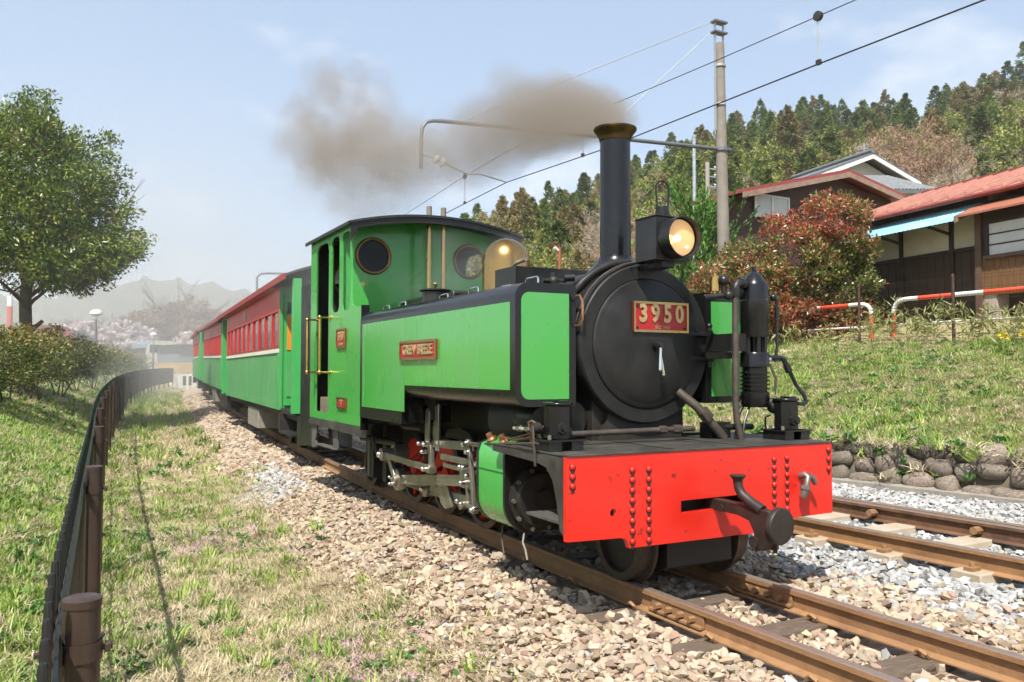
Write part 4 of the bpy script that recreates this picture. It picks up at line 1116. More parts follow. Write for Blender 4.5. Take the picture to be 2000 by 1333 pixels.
MB().tube([(-0.34, 0.495, 1.60), (-0.34, 0.495, 1.655), (-0.34, 0.51, 1.675), (-0.35, 0.58, 1.675)], 0.026, 12).cyl((-0.34, 0.495, 1.60), (-0.34, 0.495, 1.645), 0.034, n=8).cyl((-0.35, 0.545, 1.675), (-0.35, 0.575, 1.675), 0.035, n=8).build('steam_elbow', black, comp)
MB().tube([(-0.40, 0.30, 1.585), (-0.38, 0.42, 1.60), (-0.34, 0.47, 1.60)], 0.017, 10).sph((-0.35, 0.45, 1.60), 0.03).sph((-0.37, 0.43, 1.69), 0.035).cyl((-0.37, 0.43, 1.60), (-0.37, 0.43, 1.69), 0.015).build('steam_valve', black, comp)
MB().lathe([(0.030, 1.625), (0.030, 1.715), (0.012, 1.722), (0.012, 1.735), (0.0, 1.735)], (-0.40, 0.385, 0), (0, 0, 1), 20, False).cyl((-0.40, 0.385, 1.59), (-0.40, 0.385, 1.63), 0.01).build('oil_cup', brass, comp)
MB().tube([(-0.34, 0.78, 1.60), (-0.33, 0.815, 1.60), (-0.325, 0.82, 1.56), (-0.325, 0.82, 1.30), (-0.325, 0.80, 1.20)], 0.010, 8).sph((-0.335, 0.80, 1.60), 0.025).cyl((-0.325, 0.82, 1.46), (-0.325, 0.82, 1.54), 0.016).build('governor_pipe', black, comp)
MB().tube([(-0.34, 0.77, 1.225), (-0.32, 0.84, 1.225), (-0.31, 0.86, 1.215), (-0.30, 0.875, 1.17)], 0.018, 8).tube([(-0.30, 0.875, 1.18), (-0.28, 0.93, 1.06), (-0.26, 0.98, 0.99), (-0.25, 0.985, 0.955), (-0.245, 0.955, 0.94), (-0.24, 0.90, 0.945)], 0.0125, 8).cyl((-0.302, 0.873, 1.18), (-0.295, 0.89, 1.14), 0.023, n=8).build('air_delivery_pipe', black, comp)
MB().tube([(-0.33, 0.755, 1.19), (-0.30, 0.775, 1.10), (-0.30, 0.765, 1.02)], 0.005, 6).tube([(-0.33, 0.76, 1.19), (-0.30, 0.785, 1.10), (-0.30, 0.775, 1.00)], 0.005, 6).build('copper_line', pipe_iron, comp)
MB().sph((-0.32, 0.75, 1.215), 0.016, 8).build('plated_union', chrome, comp)
MB().tube([(-0.34, 0.74, 0.955), (-0.30, 0.79, 0.955), (-0.27, 0.87, 0.955)], 0.024, 8).sph((-0.31, 0.77, 0.925), 0.042).build('air_intake', black, comp)
MB().tube([(-0.40, 0.60, 0.93), (-0.38, 0.55, 0.88), (-0.36, 0.525, 0.80), (-0.36, 0.51, 0.735)], 0.013, 8).tube([(-0.36, 0.62, 0.93), (-0.34, 0.56, 0.84), (-0.33, 0.54, 0.77)], 0.008, 8).build('exhaust_line', black, comp)
MB().tube([(-0.50, 0.45, 0.80), (-0.45, 0.60, 0.80), (-0.42, 0.70, 0.80)], 0.02, 8).box(-0.56, -0.46, 0.40, 0.56, 0.735, 0.83).tube([(-0.35, 0.74, 0.735), (-0.35, 0.74, 0.86), (-0.35, 0.78, 0.87)], 0.006, 6).build('brake_valve', black, comp)

# coupler
b = MB()
b.prism([(-0.10, 0.405), (-0.10, 0.462), (0.20, 0.462), (0.33, 0.455), (0.40, 0.452), (0.40, 0.31), (0.36, 0.25), (0.30, 0.255), (0.295, 0.33), (0.26, 0.385), (0.18, 0.402)], 0.008, 0.058, 'y')
cpl = fixn(b.build('coupler', mat('coupler_iron', (0.035, 0.026, 0.022), 0.5, 0.3, var=0.3, scale=14, col2=(0.08, 0.045, 0.03), f2=(0.55, 0.75)), LO, bevel=0.005))
cm = MATS['coupler_iron']
MB().lathe([(0.0, 0.0), (0.088, 0.0), (0.092, 0.006), (0.092, 0.030), (0.088, 0.036), (0.0, 0.040)], (0.385, 0.075, 0.375), (1, 0.10, 0), 36, False).build('buffing_disc', cm, cpl)
MB().lathe([(0.0, 0.0), (0.055, 0.0), (0.058, 0.006), (0.058, 0.022), (0.0, 0.026)], (0.30, 0.135, 0.275), (1, 0.9, 0), 28, False).box(0.27, 0.33, 0.10, 0.145, 0.24, 0.33).build('roller', cm, cpl)
b = MB().tube([(0.335, 0.03, 0.445), (0.27, 0.02, 0.475), (0.215, 0.01, 0.51), (0.195, 0.005, 0.545), (0.19, 0.005, 0.585)], [0.030, 0.028, 0.026, 0.024, 0.024], 12)
b.lathe([(0.024, 0.0), (0.026, 0.02), (0.036, 0.032), (0.041, 0.039), (0.040, 0.045), (0.0, 0.047)], (0.19, 0.005, 0.565), (0, 0, 1), 20, False)
b.build('coupler_hook', cm, cpl)
MB().cyl((0.06, 0.0, 0.42), (0.06, 0.066, 0.42), 0.02, n=10).cyl((0.30, 0.0, 0.285), (0.30, 0.07, 0.285), 0.03).build('coupler_pin', cm, cpl)
# air tap on the beam
b = MB().tube([(0.0, 0.655, 0.545), (0.035, 0.655, 0.555), (0.055, 0.66, 0.545), (0.058, 0.645, 0.505), (0.055, 0.63, 0.46), (0.045, 0.625, 0.435)], [0.02, 0.02, 0.019, 0.018, 0.024, 0.020], 10)
b.tube([(0.055, 0.66, 0.555), (0.06, 0.69, 0.54), (0.06, 0.712, 0.505)], 0.0155, 10)
b.cyl((0.055, 0.632, 0.475), (0.055, 0.638, 0.495), 0.03, n=8)
b.build('air_tap', mat('tap_metal', (0.20, 0.17, 0.15), 0.45, 0.6, var=0.3, scale=20), LO)
# ---------------------------------------------------------------- carriages
car_green = mat('carriage_green', (0.085, 0.30, 0.10), 0.5, var=0.07, scale=2, rvar=0.1, col2=(0.13, 0.32, 0.13), f2=(0.45, 0.75), scale2=1.5)
car_green2 = mat('carriage_green_trim', (0.055, 0.36, 0.09), 0.4, var=0.06, scale=3)
car_red = mat('carriage_red', (0.52, 0.022, 0.024), 0.42, var=0.07, scale=2.5)
car_dred = mat('carriage_dark_red', (0.26, 0.022, 0.022), 0.5, var=0.15, scale=4)
cream = mat('cream_band', (0.66, 0.62, 0.52), 0.5, var=0.08)
car_roof = mat('carriage_roof', (0.055, 0.052, 0.05), 0.7, var=0.25, scale=3)
orange = mat('orange_pane', (0.72, 0.26, 0.03), 0.45, var=0.08)
grey_box = mat('underframe_box', (0.22, 0.20, 0.16), 0.7, var=0.2, scale=6)
pane = mat('carriage_pane', (0.05, 0.055, 0.05), 0.08, var=0.5, scale=1.3, spec=0.6, rvar=0.03, col2=(0.16, 0.15, 0.13), f2=(0.45, 0.6), scale2=2)
def carriage(label):
    T = empty('carriage', label, 'carriage', group='passenger carriages behind the engine')
    L_ = 7.3; W = 0.80
    MB().box(-L_, 0, -W+0.03, W-0.03, 0.60, 1.40).box(-L_, 0, -W+0.03, W-0.03, 1.97, 2.30).build('body', car_dred, T)
    for s in (-1, 1):
        y = W*s
        def bx(b, x0, x1, d0, d1, z0, z1):
            return b.box(x0, x1, min(y-d0*s, y-d1*s), max(y-d0*s, y-d1*s), z0, z1)
        for i in range(4):
            p = bx(MB(), -L_+i*L_/4+0.012, -L_+(i+1)*L_/4-0.012, 0.03, 0.006, 0.70, 1.372).build('lower_panel', car_green, T)
        t = MB(); bx(t, -L_, 0, 0.029, 0.0, 0.60, 0.70); bx(t, -L_, 0, 0.029, 0.003, 1.3725, 1.3845); bx(t, -L_, 0, 0.029, 0.003, 1.4385, 1.4455)
        t.build('sill_rail', car_green, T)
        for x in (-L_+0.07, -0.07): bx(MB(), x-0.07, x+0.07, 0.029, -0.004, 0.601, 1.372).build('corner_post', car_green2, T)
        bx(MB(), -L_, 0, 0.029, -0.012, 1.385, 1.438).build('waist_band', cream, T)
        bx(MB(), -L_, 0, 0.029, 0.0, 1.965, 2.27).build('letterboard', car_red, T)
        bx(MB(), -L_, 0, 0.029, 0.004, 1.446, 1.475).build('window_sill', car_dred, T)
        n = 10
        for i in range(n+1):
            x = -L_+i*L_/n
            w = 0.062 if i not in (0, n) else 0.14
            x0 = max(-L_, x-w/2 if i not in (0, n) else (x if i == 0 else x-w)); x1 = x0+w
            bx(MB(), x0, x1, 0.05, 0.004, 1.475, 1.965).build('window_pillar', car_red, T)
        for i in range(n):
            a = -L_+i*L_/n+0.034; c_ = -L_+(i+1)*L_/n-0.034
            bx(MB(), a, c_, 0.034, 0.028, 1.475, 1.965).build('window', pane, T)
        bx(MB(), -L_*0.56, -L_*0.52, -0.001, -0.012, 2.03, 2.19).build('class_plaque', cream if s > 0 else mat('plaque_brass', (0.35, 0.30, 0.22), 0.5, 0.4), T)
    # roof
    for nm, ex in (('roof', 1.15),):
        b = MB(); ys = np.linspace(-0.90, 0.90, 17)
        rz = lambda y: 2.33+0.20*(1-(y/0.9)**2)
        b.prism([(y, rz(y)+0.025) for y in ys]+[(y, rz(y)-0.005) for y in ys[::-1]], -L_-ex, ex, 'x')
        rf = fixn(b.build('roof', car_roof, T, smooth=30))
        for s in (-1, 1): MB().box(-L_-ex, ex, min(0.90*s, 0.93*s), max(0.90*s, 0.93*s), 2.28, 2.36).box(-L_, 0, min(0.80*s, 0.90*s), max(0.80*s, 0.90*s), 2.268, 2.30).build('roof_trim', car_dred, rf)
    # vestibules
    for e in (1, -1):
        ox = 0 if e > 0 else -L_
        def vb(b, x0, x1, y0_, y1, z0, z1):
            xa, xb = ox+e*x0, ox+e*x1
            return b.box(min(xa, xb), max(xa, xb), y0_, y1, z0, z1)
        vb(MB(), 0.0, 0.03, -0.797, 0.797, 0.60, 2.29).build('end_wall', car_green, T)
        vb(MB(), 0.03, 1.12, -0.76, 0.76, 0.56, 0.62).build('platform', frame_dark, T)
        for s in (-1, 1):
            def sy(q0, q1): return sorted((q0*s, q1*s))
            d = vb(MB(), 0.031, 0.06, *sy(0.03, 0.735), 0.66, 2.16).build('door', car_green2, T)
            vb(MB(), 0.061, 0.07, *sy(0.40, 0.70), 1.42, 1.90).build('door_pane', orange, d)
            vb(MB(), 0.061, 0.07, *sy(0.40, 0.70), 1.93, 2.08).build('door_upper_pane', glass, d)
            vb(MB(), 0.061, 0.072, *sy(0.28, 0.70), 0.78, 1.25).build('door_panel', car_green, d)
            MB().cyl((ox+e*0.09, 0.60*s, 1.33), (ox+e*0.09, 0.52*s, 1.33), 0.014).build('door_handle', brass, d)
            for q in (0.765,): vb(MB(), 0.031, 0.045, *sy(q-0.012, q+0.012), 0.62, 2.27).build('wall_batten', car_green2, T)
            vb(MB(), 1.02, 1.14, *sy(0.70, 0.80), 0.60, 2.30).build('end_post', car_green2, T)
            vb(MB(), 0.15, 0.98, *sy(0.42, 0.80), 0.30, 0.33).build('step', frame_dark, T)
            vb(MB(), 0.05, 0.16, *sy(0.42, 0.80), 0.30, 0.56).build('step_side', frame_dark, T)
        vb(MB(), 1.05, 1.16, -0.62, 0.62, 0.55, 2.29).build('end_gangway', black, T)
        vb(MB(), 1.16, 1.36, -0.14, 0.14, 0.40, 0.56).build('coupling', frame_dark, T)
    MB().box(-L_-1.1, 1.1, -0.72, 0.72, 0.50, 0.598).build('underframe', frame_dark, T)
    MB().box(-3.9, -2.5, -0.74, -0.35, 0.18, 0.50).build('battery_box', grey_box, T, bevel=0.01)
    for x in (-1.2, -6.1):
        bg_ = MB().box(x-0.75, x+0.75, -0.50, -0.44, 0.20, 0.36).box(x-0.75, x+0.75, 0.44, 0.50, 0.20, 0.36).build('bogie', frame_dark, T)
        for q in (-0.45, 0.45):
            for s in (-1, 1):
                MB().lathe([(0.0, -0.03), (0.20, -0.03), (0.20, 0.03), (0.222, 0.035), (0.222, 0.05), (0.0, 0.05)], (x+q, 0.335*s, 0.20), (0, -s, 0), 24, False).build('wheel', frame_dark, bg_)
    return T
c1 = carriage('nearest red and green carriage coupled directly behind the locomotive')
c1.location = (-8.12, 0.298, 0.0); c1.rotation_euler = (0, R(0.0), -0.066)
c2 = copy_tree(c1); c2['label'] = 'middle red and green carriage seen behind the first one'
c2.location = (-18.14, 1.08, 0.06); c2.rotation_euler = (0, 0.012, -0.079)
c3 = copy_tree(c1); c3['label'] = 'last red and green carriage at the far end of the train'
c3.location = (-28.9, 1.95, 0.20); c3.rotation_euler = (0, 0.010, -0.10)
# ---------------------------------------------------------------- plants: shared makers
def leaf_cloud(C, D, size, aspect=0.45, fold=0.25, seed=0, jitter=0.7):
    """one folded leaf (2 quads) per centre C, pointing roughly along D; returns V, F"""
    r = np.random.default_rng(seed)
    N = len(C)
    D = D+r.normal(0, jitter, (N, 3)); D /= np.linalg.norm(D, axis=1)[:, None]+1e-9
    up = r.normal(0, 1, (N, 3)); up[:, 2] += 0.8
    S_ = np.cross(D, up); S_ /= np.linalg.norm(S_, axis=1)[:, None]+1e-9
    U = np.cross(S_, D)
    L_ = (size if np.ndim(size) else np.full(N, size))[:, None]
    w = L_*aspect*0.5
    base = C-D*L_*0.5; tip = C+D*L_*0.5
    l = C+S_*w+U*w*fold; q = C-S_*w+U*w*fold
    V = np.stack([base, l, tip, q], 1).reshape(-1, 3)
    i = np.arange(N)*4
    F = np.concatenate([np.stack([i, i+1, i+2], 1), np.stack([i, i+2, i+3], 1)])
    return V, F
def leaf_obj(name, C, D, size, vals, m, parent, aspect=0.45, seed=0, jitter=0.7):
    V, F = leaf_cloud(np.asarray(C), np.asarray(D), size, aspect, seed=seed, jitter=jitter)
    v = np.repeat(np.asarray(vals, np.float32), 4)
    me = arr_mesh(name, V, F, m, {'v': ('POINT', 'FLOAT', v)})
    return mesh_obj(name, me, parent)
def clumps(n, rad, center, r, squash=(1, 1, 1), shell=0.55, bottom=-0.6):
    """clump centres inside an uneven ellipsoid, more of them near the surface"""
    d = r.normal(0, 1, (n*3, 3)); d /= np.linalg.norm(d, axis=1)[:, None]
    d = d[d[:, 2] > bottom][:n]
    rr = shell+(1-shell)*r.random(len(d))**0.6
    wob = 1+0.16*np.sin(d[:, 0]*4+d[:, 2]*3+1)+0.10*np.sin(d[:, 1]*7+d[:, 2]*5)
    return np.asarray(center)+d*(rr*wob)[:, None]*np.asarray(squash)*rad, d
def fill(cl, per, rad, r):
    N = len(cl)*per
    o = r.normal(0, 1, (N, 3)); o /= np.linalg.norm(o, axis=1)[:, None]
    o *= (r.random(N)**0.45)[:, None]*rad
    return np.repeat(cl, per, 0)+o*np.array([1, 1, 0.75]), o

bark = mat('bark', (0.085, 0.062, 0.045), 0.9, var=0.35, scale=14, stretch=(1, 1, 0.25), bump=0.6, bscale=22)
bark_pale = mat('pale_bark', (0.22, 0.17, 0.125), 0.9, var=0.3, scale=10, stretch=(1, 1, 0.3), bump=0.4, bscale=20)
def branches(b, p, d, L_, r0, depth, rg, spread=0.6, up=0.15, kids=3, seg=4, tips=None, n=7):
    pts = [Vector(p)]; d = Vector(d).normalized(); rr = [r0]
    for i in range(seg):
        d = (d+Vector((rg.gauss(0, 0.10), rg.gauss(0, 0.10), rg.gauss(0, 0.06)+up*0.3))).normalized()
        pts.append(pts[-1]+d*L_/seg); rr.append(r0*(1-0.55*(i+1)/seg))
    b.tube(pts, rr, n)
    if tips is not None and depth <= 1: tips.append((pts[-1].copy(), d.copy()))
    if depth > 0:
        for k in range(kids):
            t = rg.uniform(0.45, 1.0); i = min(seg-1, int(t*seg)); q = pts[i].lerp(pts[i+1], t*seg-i)
            e = (d+Vector((rg.gauss(0, spread), rg.gauss(0, spread), rg.gauss(0, spread*0.5)+up))).normalized()
            branches(b, q, e, L_*rg.uniform(0.5, 0.75), max(0.004, r0*rg.uniform(0.38, 0.55)), depth-1, rg, spread, up, kids, max(2, seg-1), tips, max(4, n-1))

# grass tufts
def tuft(name, m, n, h, spread, lean, seed, w=0.006):
    r = np.random.default_rng(seed)
    V = []; F = []; vv = []
    for i in range(n):
        a = r.uniform(0, 6.28); q = r.uniform(0, spread); p = np.array([q*np.cos(a), q*np.sin(a), -0.01])
        a2 = r.uniform(0, 6.28); ln = r.uniform(0.2, 1)*lean; hh = h*r.uniform(0.5, 1.1)
        d = np.array([np.cos(a2)*ln, np.sin(a2)*ln, 1.0]); d /= np.linalg.norm(d)
        s = np.array([-np.sin(a2), np.cos(a2), 0])*w*r.uniform(0.7, 1.4)
        mid = p+d*hh*0.55; tip = p+d*hh+np.array([np.cos(a2), np.sin(a2), -0.5])*hh*0.25*ln
        k = len(V); V += [p-s, p+s, mid+s*0.8, mid-s*0.8, tip]
        F += [(k, k+1, k+2), (k, k+2, k+3), (k+3, k+2, k+4)]; vv += [r.random()]*5
    return arr_mesh(name, np.array(V), np.array(F), m, {'v': ('POINT', 'FLOAT', np.array(vv, np.float32))})
g_green = leaf_mat('grass_green', [(0, (0.18, 0.30, 0.042)), (0.5, (0.29, 0.40, 0.08)), (1, (0.44, 0.50, 0.16))], 0.6, 0.35, 0.3)
g_dry = leaf_mat('grass_dry', [(0, (0.40, 0.31, 0.17)), (0.5, (0.56, 0.47, 0.30)), (1, (0.66, 0.59, 0.43))], 0.7, 0.25, 0.25)
g_broad = leaf_mat('weed_leaf', [(0, (0.05, 0.14, 0.025)), (1, (0.12, 0.26, 0.06))], 0.45, 0.3, 0.25)
g_pink = leaf_mat('pink_flower', [(0, (0.50, 0.22, 0.42)), (1, (0.70, 0.40, 0.62))], 0.6, 0.3, 0.15)
def flower_tuft(seed):
    r = np.random.default_rng(seed); n = 14
    C = np.stack([r.normal(0, 0.03, n), r.normal(0, 0.03, n), r.uniform(0.02, 0.09, n)], -1)
    V, F = leaf_cloud(C, r.normal(0, 1, (n, 3)), r.uniform(0.012, 0.02, n), 0.7, seed=seed)
    return arr_mesh('flowers', V, F, g_pink, {'v': ('POINT', 'FLOAT', np.repeat(r.random(n), 4).astype(np.float32))})
def weed(seed):
    r = np.random.default_rng(seed); n = 16
    a = r.uniform(0, 6.28, n); D = np.stack([np.cos(a), np.sin(a), r.uniform(0.1, 0.9, n)], -1); D /= np.linalg.norm(D, axis=1)[:, None]
    C = D*r.uniform(0.02, 0.07, n)[:, None]+np.array([0, 0, 0.015])
    V, F = leaf_cloud(C, D, r.uniform(0.04, 0.08, n), 0.5, seed=seed, jitter=0.15)
    return arr_mesh('weed', V, F, g_broad, {'v': ('POINT', 'FLOAT', np.repeat(r.random(n), 4).astype(np.float32))})
tufts = [tuft('tuft', g_green, 18, 0.075, 0.07, 1.0, i, 0.005) for i in range(4)]+[tuft('dry', g_dry, 26, 0.11, 0.09, 2.6, 10+i, 0.0035) for i in range(4)]+[weed(20+i) for i in range(3)]+[flower_tuft(30+i) for i in range(2)]+[tuft('tall', g_green, 22, 0.17, 0.06, 0.7, 40+i, 0.006) for i in range(2)]
def sow(name, X, Y, p, label, s0=0.8, s1=1.3, dz=0.0):
    """p: chance of each tuft family (green, dry, weed, flower, tall) at every point"""
    N = len(X)
    c = np.cumsum(p, 1); c /= c[:, -1:]
    k = (rng.random(N)[:, None] > c).sum(1)
    base = np.array([0, 4, 8, 11, 13]); num = np.array([4, 4, 3, 2, 2])
    idx = base[k]+(rng.random(N)*num[k]).astype(int)
    amp = np.where((Y-y0(X) < -1.4) | (Y-yw(X) > 0.4), 0.03, 0.012)
    Z = zg(X, Y)+bumps(X, Y, 2.2)*amp+dz
    rot = np.stack([rng.normal(0, 0.12, N), rng.normal(0, 0.12, N), rng.uniform(0, 6.28, N)], -1)
    return scatter(name, np.stack([X, Y, Z], -1), rot, rng.uniform(s0, s1, N), idx, tufts, label, 'grass')
# verge between fence and ballast
def area(N, x0, x1, f0, f1, pw=1.0):
    X = x1-(x1-x0)*rng.random(N)**pw
    t = rng.random(N); return X, f0(X)+(f1(X)-f0(X))*t
def verge_mix(X, Y):
    n = Y-y0(X); b = bumps(X, Y, 1.3); b2 = bumps(X+7, Y*1.4, 0.8)
    gr = np.clip(0.0+0.30*b+0.55*np.exp(-((n+2.85)/0.28)**2)+0.30*np.exp(-((X+7)/4)**2)*(n < -1.5)+0.5*np.clip((-X-5)/12, 0, 1), 0.04, 2)
    dry = np.clip(1.7-0.5*b+0.6*np.exp(-((n+1.8)/0.4)**2)-0.5*np.clip((-X-4)/14, 0, 1), 0.1, 2)
    wd = np.clip(0.06+0.12*b2, 0.01, 1); fl = np.clip((b2+0.05)*0.9*(n > -2.3)*(X > -5), 0, 0.5)
    return np.stack([gr, dry, wd, fl, 0.05+0.10*(n < -2.7)], 1)
F_OFF = -3.08
fa = lambda X: y0(X)-3.05
X, Y = area(30000, -9, 2.6, fa, lambda X: y0(X)-0.95+0*X, 1.2)
keep = (Y-y0(X) < -1.36+0.16*bumps(X, Y, 1.1)+0.15*rng.normal(size=len(X)))
X, Y = X[keep], Y[keep]
sow('verge_grass', X, Y, verge_mix(X, Y), 'straw and green grass with pink flowers between the fence and the ballast', 0.5, 0.98)
X, Y = area(11000, -45, -9, fa, lambda X: y0(X)-1.35+0*X, 0.6)
sow('far_verge_grass', X, Y, verge_mix(X, Y), 'greener grass strip running on towards the far carriages', 1.1, 2.0)
# left bank
X, Y = area(26000, -17, 1.5, lambda X: y0(X)-6.0, lambda X: y0(X)-3.1, 1.0)
b_ = bumps(X, Y, 1.1)
sow('bank_grass', X, Y, np.stack([0.9+0.25*b_, np.clip(0.32-0.3*b_, 0.05, 1.5), 0.10+0*b_, 0*b_, 0.05+0*b_], 1), 'sunlit green grass on the bank left of the dark fence', 0.65, 1.15)
X, Y = area(8000, -45, -17, lambda X: y0(X)-7.0, lambda X: y0(X)-3.2, 1.0)
b_ = bumps(X, Y, 1.1)
sow('far_bank_grass', X, Y, np.stack([0.7+0.4*b_, np.clip(0.5-0.4*b_, 0.05, 1), 0.1+0*b_, 0*b_, 0.04+0*b_], 1), 'dry and green grass below the far hedge', 1.3, 2.0)
# a broad-leaved dock by the bottom edge
dk = empty('dock_plant', 'broad leaved weed rosette growing in the straw grass nearest the fence', 'plant', (1.30, -2.28, -0.44))
r = np.random.default_rng(3); n = 14; a = r.uniform(0, 6.28, n); D = np.stack([np.cos(a), np.sin(a), r.uniform(0.5, 1.3, n)], -1); D /= np.linalg.norm(D, axis=1)[:, None]
dk_m = leaf_mat('dock_leaf', [(0, (0.07, 0.16, 0.035)), (1, (0.13, 0.24, 0.06))], 0.4, 0.3)
for i in range(n):
    leaf_obj('leaf', [D[i]*0.075], [D[i]], np.array([0.11+0.05*r.random()]), [r.random()], dk_m, dk, 0.5, seed=i, jitter=0.1)

# ---------------------------------------------------------------- dark fence along the verge
fm = mat('fence_brown', (0.055, 0.034, 0.026), 0.42, 0.2, var=0.2, scale=10, rvar=0.1)
fm2 = mat('fence_picket_dark', (0.016, 0.016, 0.016), 0.35, 0.2, var=0.2)
FP = np.array([(1.38, -3.015, 0.65), (-1.16, -2.93, 0.67), (-3.72, -2.835, 0.71), (-6.28, -2.75, 0.745), (-8.83, -2.64, 0.78), (-11.36, -2.51, 0.81), (-13.89, -2.36, 0.835), (-18.72, -2.04, 0.90), (-29.66, -1.15, 0.99), (-40, 0.0, 1.08), (-50.85, 1.6, 1.17), (-71.34, 5.8, 1.31), (-90, 11.5, 1.42)])
def fy(x): return float(np.interp(-x, -FP[:, 0], FP[:, 1]))
def fz(x): return float(np.interp(-x, -FP[:, 0], FP[:, 2]))
fence = empty('verge_fence', 'long dark brown picket fence on round posts curving beside the track', 'fence')
post = MB().lathe([(0.038, -1.25), (0.038, -0.02), (0.0405, -0.02), (0.0405, -0.004), (0.034, 0.0), (0.0, 0.002)], n=20, cap=False)
pm = None; xs_f = []
x = 3.94
while x > -72:
    xs_f.append(x); x -= 2.56
band = MB().lathe([(0.041, -0.135), (0.0425, -0.135), (0.0425, -0.095), (0.041, -0.095)], n=20, cap=False).box(-0.03, 0.03, -0.062, -0.036, -0.137, -0.093).cyl((0.0, -0.09, -0.115), (0.0, 0.062, -0.115), 0.007, n=6).cyl((0, 0.046, -0.115), (0, 0.058, -0.115), 0.013, n=6)
bd = None
for x in xs_f:
    if pm is None: pm = o = post.build('post', fm, fence)
    else:
        o = pm.copy(); COL.objects.link(o)
    o.location = (x, fy(x), fz(x))
    for dz in (0, -0.72):
        if bd is None: bd = q = band.build('clamp_band', fm, fence)
        else:
            q = bd.copy(); COL.objects.link(q)
        q.location = (x, fy(x), fz(x)+dz)
pk = MB().lathe([(0.0085, -1.02), (0.0085, -0.012), (0.006, -0.003), (0.0, 0.0)], n=8, cap=False)
pk0 = None; cnt = 0; far = MB()
for i in range(len(xs_f)-1):
    a, b_ = xs_f[i], xs_f[i+1]
    m_ = 20
    for k in range(m_):
        x = a+(b_-a)*(k+0.5)/m_
        y = fy(x)-0.062; z = fz(x)+0.045
        if x > 3.3: continue
        if cnt < 300:
            if pk0 is None: pk0 = o = pk.build('picket', fm2, fence)
            else:
                o = pk0.copy(); COL.objects.link(o)
            o.location = (x, y, z); cnt += 1
        else:
            far.box(x-0.009, x+0.009, y-0.009, y+0.009, z-1.02, z)
    for dz in (-0.10, -0.13, -0.83):
        pa = Vector((a, fy(a)-0.047, fz(a)+dz+0.02)); pb = Vector((b_, fy(b_)-0.047, fz(b_)+dz+0.02))
        MB().tube([pa, pb], 0.008, 6).build('fence_rail', fm2, fence)
far.build('far_pickets', fm2, fence)['kind'] = 'stuff'

# ---------------------------------------------------------------- left: hedge bushes
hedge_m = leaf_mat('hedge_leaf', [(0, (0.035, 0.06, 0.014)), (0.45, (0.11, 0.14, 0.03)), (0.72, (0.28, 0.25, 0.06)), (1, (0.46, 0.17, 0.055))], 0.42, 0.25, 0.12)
def hedge_bush(label, c, rx, rz_, seed, nl=2600, size=0.055):
    r = np.random.default_rng(seed)
    z0 = float(zg(c.x, c.y))
    T = empty('hedge_bush', label, 'bush', (c.x, c.y, z0), group='clipped bushes in the hedge on the left bank')
    h = c.z-z0
    cl, d = clumps(150, 1.0, (0, 0, h), r, (rx, rx, rz_), 0.6, -0.75)
    C, o = fill(cl, nl//150, 0.24*rx, r)
    dd = C-np.array([0, 0, h-0.3])
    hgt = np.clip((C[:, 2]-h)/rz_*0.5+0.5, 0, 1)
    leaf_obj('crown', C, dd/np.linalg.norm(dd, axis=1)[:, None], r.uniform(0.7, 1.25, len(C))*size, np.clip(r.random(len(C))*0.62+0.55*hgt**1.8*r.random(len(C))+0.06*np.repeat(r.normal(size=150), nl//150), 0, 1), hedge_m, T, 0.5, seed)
    b = MB(); rg = random.Random(seed)
    for k in range(4): branches(b, (rg.uniform(-0.12, 0.12), rg.uniform(-0.12, 0.12), -0.1), (rg.gauss(0, 0.35), rg.gauss(0, 0.35), 1), max(0.4, h*1.1), 0.022, 1, rg, 0.6, 0.1, 3)
    b.build('stems', bark, T)
    return T
for i, (pos, rx, rz_, lab) in enumerate((((-15.528, -4.19, 1.308), 0.95, 0.70, 'nearest clipped hedge bush with orange leaf tips at the left edge'), ((-18.425, -3.675, 1.396), 0.95, 0.70, 'second hedge bush from the left edge, orange tipped'), ((-22.18, -3.277, 1.429), 0.9, 0.66, 'third hedge bush, half shaded, past the tree trunk'), ((-26.475, -2.826, 1.431), 0.9, 0.66, 'dark hedge bush in front of the first street lamp'),
        ((-31.304, -2.316, 1.48), 0.95, 0.66, 'hazy hedge bush just left of the fence bend'), ((-36.618, -1.648, 1.469), 1.0, 0.6, 'hazy hedge bush above the fence bend'), ((-43.005, -0.865, 1.446), 1.0, 0.6, 'faded hedge bush behind the fence bend'), ((-50.408, 0.139, 1.437), 1.1, 0.6, 'farthest hedge bush fading into the smoke'), ((-13.896, -4.53, 1.273), 0.9, 0.7, 'hedge bush cut by the left picture edge'))):
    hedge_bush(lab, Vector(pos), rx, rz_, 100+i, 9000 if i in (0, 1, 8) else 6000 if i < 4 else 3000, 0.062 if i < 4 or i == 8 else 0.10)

# ---------------------------------------------------------------- left: the broadleaf tree
tree_m = leaf_mat('tree_leaf', [(0, (0.036, 0.075, 0.012)), (0.5, (0.125, 0.19, 0.026)), (0.85, (0.26, 0.29, 0.045)), (1, (0.38, 0.30, 0.07))], 0.32, 0.2, 0.05, 0.5)
tb = Vector((-19.692, -3.983, 2.159))
TZ = 1.35
T = empty('broadleaf_tree', 'dense dark green broadleaf tree standing on the left bank', 'tree', (tb.x, tb.y, TZ))
b = MB(); rg = random.Random(5); tips = []
b.tube([(0, 0, -1.0), (0.02, 0.01, 0.3), (0.0, 0.0, 0.9), (0.03, -0.02, 1.5), (0.0, 0.05, 2.4), (0.02, 0.08, 3.4), (0, 0.1, 4.6), (0, 0.1, 5.6)], [0.22, 0.165, 0.14, 0.135, 0.115, 0.09, 0.055, 0.02], 12)
b.tube([(0, 0.1, 0.78), (0.03, 0.24, 0.86), (0.04, 0.36, 0.98)], [0.07, 0.05, 0.045], 8)
